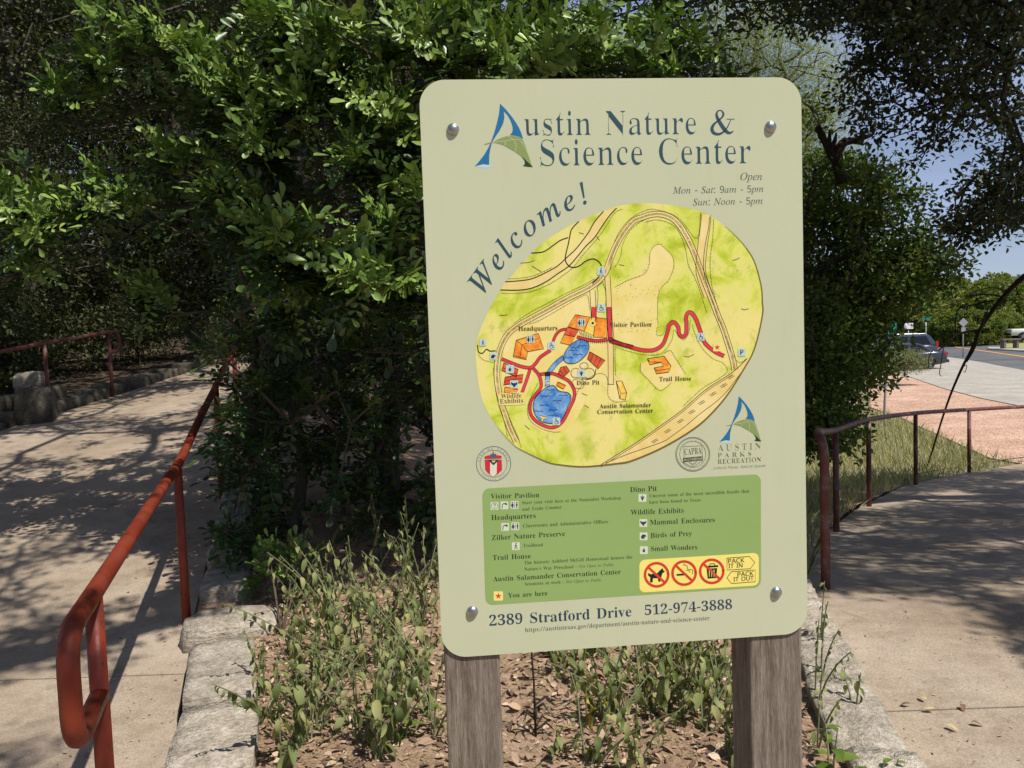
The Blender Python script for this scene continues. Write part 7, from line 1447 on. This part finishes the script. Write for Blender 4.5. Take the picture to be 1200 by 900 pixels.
# --- mid tree right of the sign
KEEP_OFF.clear()
A = np.vstack([ell(P(985, 300, 9.6), (1.0, 1.2, 1.25), 200, .3, 41), ell(P(1035, 305, 9.6), (.62, .9, .62), 120, .3, 42), ell(P(955, 430, 9.2), (.62, .9, .9), 190, .2, 43), ell(P(993, 415, 9.8), (.42, .9, .6), 100, .2, 47), ell(P(1000, 225, 10), (.75, .8, .55), 90, .3, 44), ell(P(900, 250, 10.5), (1.2, 1.1, 1.6), 160, .3, 45), ell(P(960, 500, 8.6), (.35, .6, .35), 50, .3, 46), ell(P(1085, 320, 9.4), (.35, .5, .3), 30, .3, 48)])
lo = np.array([3.25, 9.7, float(H(3.25, 9.7))])
mt = treeobj('tree', lo, .10, A, None, M_mid, M_bark, 'leafy hackberry-like tree close behind the right edge of the sign', 'tree', None, [lo+[0, 0, -.1], lo+[.1, 0, .8], lo+[.15, .1, 1.7], lo+[.3, 0, 2.6]], .35, .06, .03, 5, 0,
        lambda t, d: clumps('oval', t, 42, .24, .062, .62, .5))
def limb(parent, pts, r0, r1, mat, name='broken_limb', k=4, sides=7):
    pts = catmull(pts, k); L = np.array(parent.location); V, F = tube([p-L for p in pts], list(np.linspace(r0, r1, len(pts))), sides); return mobj(name, V, F, mat, parent, smooth=True)
Yb = 9.0
limb(mt, [P(987, 215, Yb), P(982, 196, Yb), P(972, 176, Yb), P(962, 158, Yb), P(957, 148, Yb)], .07, .02, M_barkd)
limb(mt, [P(978, 186, Yb), P(988, 168, Yb), P(1003, 164, Yb), P(1022, 158, Yb)], .065, .02, M_barkd)
for a, b in [((966, 165), (960, 146)), ((970, 170), (972, 152)), ((1005, 164), (1016, 152)), ((1000, 165), (1012, 170)), ((962, 160), (955, 152)), ((975, 172), (980, 155))]: limb(mt, [P(*a, Yb), P((a[0]+b[0])/2+1, (a[1]+b[1])/2, Yb-.05), P(*b, Yb)], .035, .008, M_barkd)
# pale feathery tree behind the top right of the sign
A = np.vstack([ell(P(900, 110, 26), (3.2, 2, 3.6), 420, .2, 51), ell(P(860, 60, 26), (2.2, 2, 2.4), 160, .2, 52), ell(P(940, 190, 26), (1.6, 1.6, 2.6), 120, .2, 53), ell(P(820, 200, 27), (2.4, 2, 3.5), 160, .2, 54)])
lo = np.array([8.0, 26.5, float(H(8, 26.5))])
treeobj('tree', lo, .2, A, None, M_pale, M_bark, 'pale feathery olive-green tree against the sky above the top right corner of the sign', 'tree', None, [lo+[0, 0, -.3], lo+[.1, 0, 2], lo+[0, .1, 4.5], lo+[0, 0, 7]], .6, .15, .05, 4, .008,
        lambda t, d: clumps('rhomb', t, 110, .60, .10, .22, .3, out=.3, flat_=1.1))
# more trees right behind the sign's right edge, far
wA = wood_tree((6.4, 21, float(H(6.4, 21))), 6.2, 2.0, 260, 61, label='green tree further back between the sign and the sky')
# olive shrub in front of the cars
sA = shrub('shrub', (*G(1060, 452)[:2], G(1060, 452)[2]), (1.05, .9, .55), 230, 46, .055, M_olive, 'pale olive small-leaved shrub in front of the parked cars', 71, rad=.17, r0=.03)
o = sA; o.location.z += .45
p = G(1037, 500); sap = empty('sapling', p); tag(sap, 'thin grey leaning sapling stem beside the gravel', 'sapling')
mobj('trunk', *tube([tuple(q-p) for q in catmull([p, P(1037, 470, p[1]), P(1040, 435, p[1]), P(1046, 405, p[1])], 4)], list(np.linspace(.035, .02, 13)), 7), flat('grey_bark', (.32, .31, .30, 1), .9), sap, smooth=True)
q_ = clumps('oval', np.array([P(1046+dx, 412+dy, p[1]) for dx, dy in g.normal(size=(30, 2))*[12, 12]]), 16, .13, .05, .6)
link(bpy.data.objects.new('crown', bigmesh('crown', q_[0]-p, q_[1], M_mid, q_[2])), sap)
# leaning dead branch
lb = P(1086, 526, 12.2); lb[2] = float(H(lb[0], lb[1])); db = empty('dead_branch', lb); tag(db, 'long thin dead branch leaning down over the right handrail with dangling twigs', 'branch')
def dbr(pts, r0, r1, name='branch'): limb(db, pts, r0, r1, M_barkd, name, 4, 6)
dbr([lb, P(1109, 476, 11.6), P(1126, 434, 11.2), P(1138, 411, 11.0), P(1148, 387, 10.8), P(1158, 371, 10.6), P(1173, 351, 10.4), P(1192, 331, 10.1), P(1216, 312, 9.8)], .013, .036, 'main_stem')
dbr([P(1133, 424, 11.0), P(1142, 408, 10.9), P(1148, 388, 10.7), P(1156, 366, 10.5)], .008, .018)
dbr([P(1150, 386, 10.8), P(1128, 390, 11), P(1112, 400, 11.1), P(1100, 411, 11.2)], .02, .009)
dbr([P(1100, 411, 11.2), P(1090, 414, 11.2), P(1088, 432, 11.2)], .009, .005, 'twig')
dbr([P(1106, 406, 11.1), P(1103, 425, 11.1), P(1101, 438, 11.1), P(1104, 441, 11.1)], .008, .004, 'twig')
dbr([P(1165, 352, 10.4), P(1140, 357, 10.6), P(1122, 364, 10.7), P(1120, 390, 10.8)], .016, .007)
dbr([P(1172, 347, 10.3), P(1145, 345, 10.5), P(1118, 355, 10.6), P(1095, 366, 10.7)], .012, .004)
dbr([P(1180, 341, 10.2), P(1160, 337, 10.3), P(1135, 344, 10.4)], .01, .004, 'twig'); dbr([P(1128, 430, 11.1), P(1133, 428, 11), P(1131, 436, 11), P(1129, 435, 11)], .006, .004, 'twig')
dbr([P(1190, 335, 10.0), P(1196, 350, 10.0), P(1204, 352, 10)], .008, .004, 'twig')

# --- far trees and hill
far = []
def far_tree(loc, h, rad, n, seed, label, mat=M_far, k=70, L=.34):
    loc = np.array(loc, float); A = np.vstack([ell(loc+[0, 0, h*.58], (rad, rad, h*.42), n, .45, seed), ell(loc+[0, 0, h*.2], (rad*.9, rad*.9, h*.2), n//3, .4, seed+1)])
    return treeobj('tree', loc, .25, A, None, mat, M_bark, label, 'tree', 'trees across the road', [loc+[0, 0, -.3], loc+[.1, 0, h*.25], loc+[0, .1, h*.5]], 1.4, .25, .02, 4, .03, lambda t, d: clumps('rhomb', t, k, rad*.22, L, .7, .5, tone=.4))
F1 = far_tree((46, 92, -1.4), 6.6, 3.6, 130, 81, 'rounded bright green tree across the road behind the diamond sign')
F2 = far_tree((38, 88, -1.4), 6.8, 3.2, 130, 83, 'dense green tree across the road above the parked cars')
for i, (s_, px, Y_, k, zb) in enumerate([(F1, 1075, 96, 1.2, 0), (F2, 1110, 100, 1.2, 0), (F2, 1162, 97, 1.1, 0), (F1, 1195, 105, 1.15, 0), (F2, 1225, 100, 1.2, 0), (F1, 1050, 90, 1.05, 0), (F2, 1020, 95, 1.2, 0), (F1, 990, 92, 1.3, 0), (F1, 1143, 112, 1.35, 0), (F2, 1180, 118, 1.35, 0), (F1, 1100, 118, 1.4, 0), (F2, 1215, 122, 1.35, 0), (F2, 950, 90, 1.3, 0), (F1, 1130, 84, .62, 0), (F2, 1155, 85, .55, 0), (F1, 1095, 86, .6, 0), (F1, 1180, 92, .6, 0), (F2, 1112, 84, .5, 0), (F1, 1144, 84, .5, 0), (F2, 1170, 87, .5, 0)]):
    p = P(px, 380, Y_); copytree(s_, (p[0], Y_, float(H(p[0], Y_))-.1), i*1.7, k, 'green leafy tree in the belt of trees across the road')
hv = []; xs = np.linspace(60, 900, 40)
for j, y_ in enumerate(np.linspace(500, 900, 12)):
    for x_ in xs: hv.append((x_, y_, -3+38*math.exp(-((x_-430)/230)**2)*math.exp(-((y_-720)/110)**2)*(1+.12*math.sin(x_/23)+.08*math.sin(x_/9))))
hf = [(j*40+i, j*40+i+1, (j+1)*40+i+1, (j+1)*40+i) for j in range(11) for i in range(39)]
tag(mobj('hill', hv, hf, soilmat('wooded_hill', (.07, .10, .08), (.11, .14, .11), (.15, .18, .14), .02), None, smooth=True), kind='structure')

# --- grass on the slope right of the sign
def grassfield(n, seed):
    g_ = np.random.default_rng(seed); pts = []
    while len(pts) < n:
        y = 4.8+19*g_.random()**1.7; xa = float(np.interp(y, RP_Y, RP_L))
        x = g_.uniform(.5, xa-.03) if y < 12 else g_.uniform(3.0, 3.5+y*.42)
        if y > 11.5:
            q = np.array([x, y, H(x, y)])-EYE; f_ = q@FW; px_, py_ = 600+FPX*(q@RT)/f_, 450-FPX*(q@UP)/f_
            lim = np.interp(px_, [1020, 1060, 1110, 1160, 1240], [480, 494, 517, 540, 554])
            if py_ < lim+random.uniform(-2, 5): continue
        pts.append((x, y, float(H(x, y))))
    pts = np.array(pts); n = len(pts); d = g_.normal(size=(n, 3))*.42; d[:, 2] = 1
    nn = g_.normal(size=(n, 3)); nn[:, 2] *= .2; L = g_.uniform(.07, .30, n)*(.5+.5*np.clip((pts[:, 1]-5)/3, 0, 1))
    V, F, R_ = place('rhomb', pts, d, nn, L, (.006+.004*g_.random(n))*(1+pts[:, 1]*.05)); return V, F, R_
v, f, r = grassfield(34000, 5)
gr = link(bpy.data.objects.new('dry_grass', bigmesh('dry_grass', v, f, M_grass, r))); tag(gr, 'long dry straw-green grass on the slope behind the right handrail', 'grass', kind='stuff')
# --- loose stuff in the bed: chips, dead leaves, fine straw
def inbed(g_, y0=1.6, y1=5.4):
    while True:
        y = g_.uniform(y0, y1); a = xr(y)+.30; b = float(np.interp(y, RP_Y, RP_L))-.18; x = g_.uniform(a, b)
        return x, y
g = np.random.default_rng(61)
n = 11000; pts = np.array([(x, y, hb(x, y)+.006) for x, y in (inbed(g) for _ in range(n))]); d = rdir(n); d[:, 2] *= .3; nn = rdir(n); nn[:, 2] = np.abs(nn[:, 2])+1.2
L = g.uniform(.012, .05, n)*np.where(g.random(n) < .12, 1.5, 1); v, f, r = place('oval', pts, d, nn, L, L*g.uniform(.25, .7, n))
tag(link(bpy.data.objects.new('leaf_mulch', bigmesh('leaf_mulch', v, f, M_chip, r))), 'tan bark chips and dead leaves covering the planting bed', 'mulch', kind='stuff')
n = 7000; pts = np.array([(x, y, hb(x, y)+.004) for x, y in (inbed(g) for _ in range(n))]); d = rdir(n); d[:, 2] = np.abs(d[:, 2])*.35; nn = rdir(n)
v, f, r = place('rhomb', pts, d, nn, g.uniform(.03, .11, n), .0022); tag(link(bpy.data.objects.new('straw_litter', bigmesh('straw_litter', v, f, M_grass, r))), 'fine dry straw and twigs scattered through the bed', 'straw', kind='stuff')
n = 520; pts = np.array([(xr(y)+g.uniform(-.45, .0), y, float(H(xr(y)-.1, y))+.055) for y in g.uniform(1.5, 6.5, n)]); pts2 = np.array([(float(np.interp(y, RP_Y, RP_L))+abs(g.normal())*.7, y, float(H(2, y))+.055) for y in g.uniform(2.5, 6, n)])
pts3 = np.array([(g.uniform(1.5, 5), y, float(H(2.5, y))+.055) for y in g.uniform(2.3, 5, 60)])
pts = np.vstack([pts, pts2, pts3]); n = len(pts); d = rdir(n); d[:, 2] *= .1; nn = rdir(n)*.3; nn[:, 2] = 1; L = g.uniform(.004, .016, n)*np.where(g.random(n) < .1, 1.8, 1); v, f, r = place('oval', pts, d, nn, L, L*.45)
tag(link(bpy.data.objects.new('path_debris', bigmesh('path_debris', v, f, M_chip, r))), 'crumbs of dead leaf and grit along the path edges', 'debris', kind='stuff')
# fallen leaves one can pick out on the right path
def leafmesh(name, mat, L, w, curl, seed, seg=6):
    g_ = np.random.default_rng(seed); V, F = [], []
    for i in range(seg+1):
        t = i/seg; ww = w*math.sin(PI*min(1, t**.75))**.8*.5+.0004; a = curl*t; y = L*(math.sin(a)/curl if curl else t); z = -L*((1-math.cos(a))/curl) if curl else 0
        for s in (-1, 0, 1): V.append((s*ww, y, z+abs(s)*ww*.35+g_.normal()*L*.008))
    for i in range(seg):
        for s in (0, 1): b = i*3+s; F.append((b, b+1, b+4, b+3))
    me = bpy.data.meshes.new(name); me.from_pydata(V, [], F); me.materials.append(mat)
    a = me.attributes.new('rnd', 'FLOAT', 'POINT'); a.data.foreach_set('value', np.full(len(V), (seed*.381) % 1, dtype=np.float32)); me.polygons.foreach_set('use_smooth', np.ones(len(F), dtype=bool)); me.update(); return me
M_fall = flat('fallen_leaf', (.50, .40, .17, 1), .8); M_fall2 = flat('dead_leaf_brown', (.20, .12, .075, 1), .85)
for i, (px, py, m_, lb_) in enumerate([(1049, 861, 0, 'pale yellow fallen leaf lying nearest on the right path, by the edging'), (1086, 822, 0, 'yellow fallen leaf on the right path a step beyond the nearest one'), (1067, 827, 1, 'curled brown fallen leaf on the right path'), (1127, 827, 1, 'brown curled dead leaf lying out on the right path'),
                                       (1109, 851, 0, 'small yellow leaf near the crack in the right path'), (1095, 833, 0, 'little yellow leaf between two bigger fallen leaves'), (1138, 848, 1, 'small brown leaf right of the yellow ones'), (84, 517, 0, 'yellow fallen leaf on the left path')]):
    p = G(px, py, .058); me = leafmesh('fallen_leaf', M_fall if m_ == 0 else M_fall2, .046, .020, 1.0 if m_ else .5, 400+i); o = link(bpy.data.objects.new('fallen_leaf', me)); o.location = (p[0], p[1], p[2]+.008); o.rotation_euler = (0.1, 0, g.uniform(0, 6)); tag(o, lb_, 'leaf')

# --- wilting bed plants: stem and leaves as parts
DL = [leafmesh('leaf', M_sage, 1.0, w, c, 500+i, 6) for i, (w, c) in enumerate([(.30, 1.9), (.42, 1.5), (.26, 2.3), (.46, 1.0), (.30, 2.7), (.34, .7), (.28, 2.1), (.38, 1.7), (.24, 2.5), (.36, 1.3)])]
DLb = [leafmesh('leaf', leafmat('fresh_leaf', [(0, (.12, .19, .03)), (1, (.22, .30, .06))], .35, .5, .4), 1.0, .5, .6, 520+i) for i in range(2)]
DLy = [leafmesh('leaf', leafmat('yellow_leaf', [(0, (.50, .36, .04)), (1, (.62, .50, .10))], .3, .3, .6), 1.0, .6, 1.5, 530)]
def plant(name, label, catg, x, y, h, nl, L, lean=(0, 0), meshes=DL, group=None, seed=0, droop=1.0, z=None, branch=2, lmin=.15):
    g_ = np.random.default_rng(seed+7000); z = hb(x, y) if z is None else z; e = empty(name, (x, y, z)); tag(e, label, catg, group)
    stems = []; parts = []
    for b in range(branch):
        a = g_.uniform(0, 2*PI); sp_ = g_.uniform(.2, .55)*h*(b > 0); hh = h*g_.uniform(.7, 1) if b else h
        pts = catmull([(0, 0, -.03), (lean[0]*.3+math.cos(a)*sp_*.5, lean[1]*.3+math.sin(a)*sp_*.5, hh*.4), (lean[0]*.7+math.cos(a)*sp_, lean[1]*.7+math.sin(a)*sp_, hh*.75), (lean[0]+math.cos(a)*sp_*1.5, lean[1]+math.sin(a)*sp_*1.5, hh)], 4)
        stems.append(pts); parts.append(tube(pts, list(np.linspace(.0042, .0018, len(pts))), 5))
    V, F = join(parts); mobj('stem', V, F, M_stem, e, smooth=True)
    for i in range(nl):
        s = stems[i % branch]; t = lmin+(1-lmin)*((i//branch)+.5)/math.ceil(nl/branch); k_ = min(int(t*(len(s)-1)), len(s)-2); p = s[k_]+(s[k_+1]-s[k_])*(t*(len(s)-1)-k_)
        o = bpy.data.objects.new('leaf', meshes[int(g_.integers(len(meshes)))]); link(o, e); o.location = tuple(p)
        sc_ = L*g_.uniform(.6, 1.15)*(1.15-.55*t); o.scale = (sc_, sc_, sc_)
        o.rotation_euler = (g_.uniform(-1.25, .0)*droop+(1-droop)*.5, g_.uniform(-.35, .35), i*2.4+g_.uniform(-.6, .6))
    return e
PG = 'wilting leafy plants in the planting bed'
bedplants = [ # px, py of the foot, height, leaves, leaf length
 (330, 905, .42, 22, .085), (352, 880, .5, 18, .075), (300, 850, .3, 14, .07), (365, 830, .42, 18, .075), (440, 905, .42, 20, .09), (425, 880, .36, 14, .075), (455, 850, .45, 20, .08), (405, 800, .55, 24, .08), (430, 790, .6, 26, .085),
 (455, 785, .55, 24, .08), (475, 770, .5, 22, .07), (505, 800, .5, 20, .075), (490, 740, .5, 22, .07), (385, 770, .5, 20, .075), (345, 790, .3, 16, .06), (420, 760, .55, 22, .075), (500, 770, .52, 20, .07), (310, 820, .25, 14, .05), (465, 820, .35, 14, .075), (510, 850, .25, 12, .06),
 (500, 725, .55, 22, .07), (460, 730, .5, 20, .07)]
gb = np.random.default_rng(77)
for k in range(12):
    py = gb.uniform(690, 900); px = gb.uniform(335 if py > 770 else 360, 512); bedplants.append((px, py, gb.uniform(.14, .42), int(gb.integers(10, 18)), gb.uniform(.05, .075)))
LA = ['wilted plant at the bottom edge of the view, nearest the flat edging slab', 'tall wilted plant just right of the one nearest the slab', 'short drooping plant leaning over the edge of the long limestone slab', 'wilted plant in front of the rounded boulder, a step into the bed',
      'large wilted plant at the bottom edge, halfway between slab and left sign post', 'drooping plant behind the large one at the bottom edge of the bed', 'wilted plant in the middle of the left bed, left of the sign post', 'tall bushy wilted plant in the centre of the left bed',
      'tallest grey-green plant left of the sign, with long hanging leaves', 'wilted plant close to the lower left corner of the sign', 'drooping plant whose top touches the lower left edge of the sign', 'wilted plant directly left of the left sign post',
      'grey-green plant beside the left edge of the sign at legend height', 'wilted plant right of the young laurel seedling', 'small wilted plant growing against the rounded boulder', 'tall drooping plant behind the centre of the left bed']
for i, (px, py, h, nl, L) in enumerate(bedplants):
    p = G(px, py, .08); plant('bed_plant', LA[i] if i < len(LA) else 'grey-green plant with drooping wilted leaves in the bed left of the sign', 'plant', p[0], p[1], h, int(nl*2.2), L*1.12, (random.uniform(.0, .12) if px < 360 else random.uniform(-.16, .16), random.uniform(-.14, .08)), DL, PG, i, branch=2 if px < 360 else 4)
bedr = [(650, 885, .12, 8, .06), (690, 905, .32, 16, .085), (745, 905, .28, 12, .07), (705, 850, .3, 16, .075), (735, 845, .32, 18, .075), (770, 850, .32, 18, .08), (800, 850, .3, 16, .075), (825, 870, .3, 16, .075), (780, 800, .34, 20, .07), (720, 800, .34, 20, .07), (680, 815, .32, 18, .07), (820, 815, .34, 20, .07), (845, 845, .28, 14, .07), (655, 800, .28, 14, .06), (750, 780, .34, 20, .07),
        (850, 900, .3, 10, .1), (700, 780, .3, 18, .07), (800, 780, .32, 18, .07), (840, 790, .3, 16, .07)]
for k in range(8): bedr.append((gb.uniform(640, 856), gb.uniform(765, 850), gb.uniform(.14, .3), int(gb.integers(10, 16)), gb.uniform(.05, .07)))
LBR = ['tiny low plant just right of the left sign post at the dry stalk', 'drooping plant at the bottom edge, left of centre between the posts', 'dark drooping plant at the bottom edge in the middle between the posts', 'wilted plant behind the yellow-leaved plant between the posts', 'leafy wilted plant in the middle between the two sign posts',
       'wilted plant a little right of the middle between the posts', 'drooping plant close left of the right sign post', 'low plant touching the left side of the right sign post']
for i, (px, py, h, nl, L) in enumerate(bedr):
    p = G(px, py, .08); plant('bed_plant', LBR[i] if i < len(LBR) else 'drooping grey-green plant between the two sign posts', 'plant', p[0], p[1], h, int(nl*2.2), L*1.1, (random.uniform(-.14, .14), random.uniform(-.12, .08)), DL, 'wilting leafy plants between the sign posts', 50+i, branch=4)
p = G(688, 860, .08); plant('bed_plant', 'plant with crumpled bright yellow leaves between the sign posts', 'plant', p[0], p[1], .15, 6, .06, (0, 0), DLy, None, 90)
p = G(725, 845, .08); plant('bed_plant', 'single-stemmed plant with one yellow leaf near the middle between the posts', 'plant', p[0], p[1], .18, 4, .055, (0, 0), DLy, None, 91)
for i, (px, py, h, nl, L, lb_) in enumerate([(955, 830, .34, 18, .06, 'leafy weed just right of the right sign post, above the edging stones'), (962, 760, .3, 16, .05, 'small plant beside the right edge of the sign at the foot of the rail'), (958, 880, .28, 12, .055, 'low weed at the foot of the right sign post'),
                                          (1003, 845, .17, 10, .075, 'upright wilted plant growing between the right edging stones'), (985, 815, .1, 8, .04, 'tiny weed on the right edging stones'), (962, 800, .28, 14, .05, 'slim weed between right sign post and stones')]):
    p = G(px, py, .08); plant('bed_plant', lb_, 'plant', p[0], p[1], h, nl, L, (.02, 0), DL, None, 120+i, z=float(H(p[0], p[1]))+.1)
for i, (px, py, h, nl, L, lb_) in enumerate([(975, 925, .2, 9, .085, 'broad-leaved bright green plant at the bottom edge by the right sign post'), (1030, 925, .1, 4, .06, 'bright green leaf tips rising at the bottom edge of the view over the right edging'), (1046, 920, .09, 3, .05, 'single green shoot on the path side of the right edging'), (475, 880, .16, 8, .09, 'fresh light green rosette plant low beside the left sign post')]):
    p = G(px, py, .08); plant('bed_plant', lb_, 'plant', p[0], p[1], h, nl, L, (.02, 0), DLb, None, 140+i, .2, z=float(H(p[0], p[1]))+.08)
# dry stem standing between the posts
p = G(628, 868, .08); ds = empty('dry_stalk', (p[0], p[1], hb(p[0], p[1]))); tag(ds, 'leafless dark stalk standing upright just right of the left sign post', 'dead plant')
mobj('stem', *tube([(0, 0, -.02), (.0, 0, .2), (-.01, 0, .45), (-.012, .0, .62)], [.005, .0045, .004, .003], 6), M_barkd, ds, smooth=True)
for k in range(9): a = k*.8; mobj('dead_leaf', *tube([(0, 0, .02+.012*k), (.04*math.cos(a), .04*math.sin(a), .05+.012*k), (.07*math.cos(a), .07*math.sin(a), .02+.012*k)], [.003, .006, .001], 4), M_barkd, ds)
# laurel seedling with bright sprigs left of the bed
p = G(330, 745, .08); ls_ = empty('laurel_seedling', (p[0], p[1], hb(p[0], p[1]))); tag(ls_, 'young laurel with bright green leaf sprigs rising beside the rounded boulder', 'shrub'); L0 = np.array(ls_.location)
for i, (px, py) in enumerate([(315, 640), (300, 680), (285, 700), (320, 668), (345, 640), (355, 690), (270, 735), (330, 700), (305, 655), (350, 660)]):
    q = P(px, py, 4.35+.15*(i % 3)); mobj('stem', *tube([(0, 0, 0), tuple((q-L0)*[.6, .6, .5]), tuple(q-L0)], [.006, .004, .002], 5), M_twig, ls_, smooth=True)
    o = link(bpy.data.objects.new('leaf_sprig', SPM[i % 4]), ls_); o.location = tuple(q-L0); o.rotation_euler = (g.uniform(.1, .8), g.uniform(-.5, .5), g.uniform(-.8, .8)); s = g.uniform(.6, .85); o.scale = (s, s, s)
# small leafy plants at the foot of the laurel, in its shade
for i, (px, py, h) in enumerate([(430, 690, .5), (480, 690, .6), (395, 705, .4), (355, 720, .4), (505, 680, .7), (450, 660, .5), (380, 660, .4), (300, 640, .3), (420, 640, .4)]):
    p = G(px, py, .08); plant('bed_plant', 'tall straggly plant in the shade under the laurel behind the bed', 'plant', p[0], p[1], h, 18, .07, (random.uniform(-.15, .15), -.1), DL, 'straggly plants under the laurel', 200+i, .8, z=float(H(p[0], p[1]))+.05)
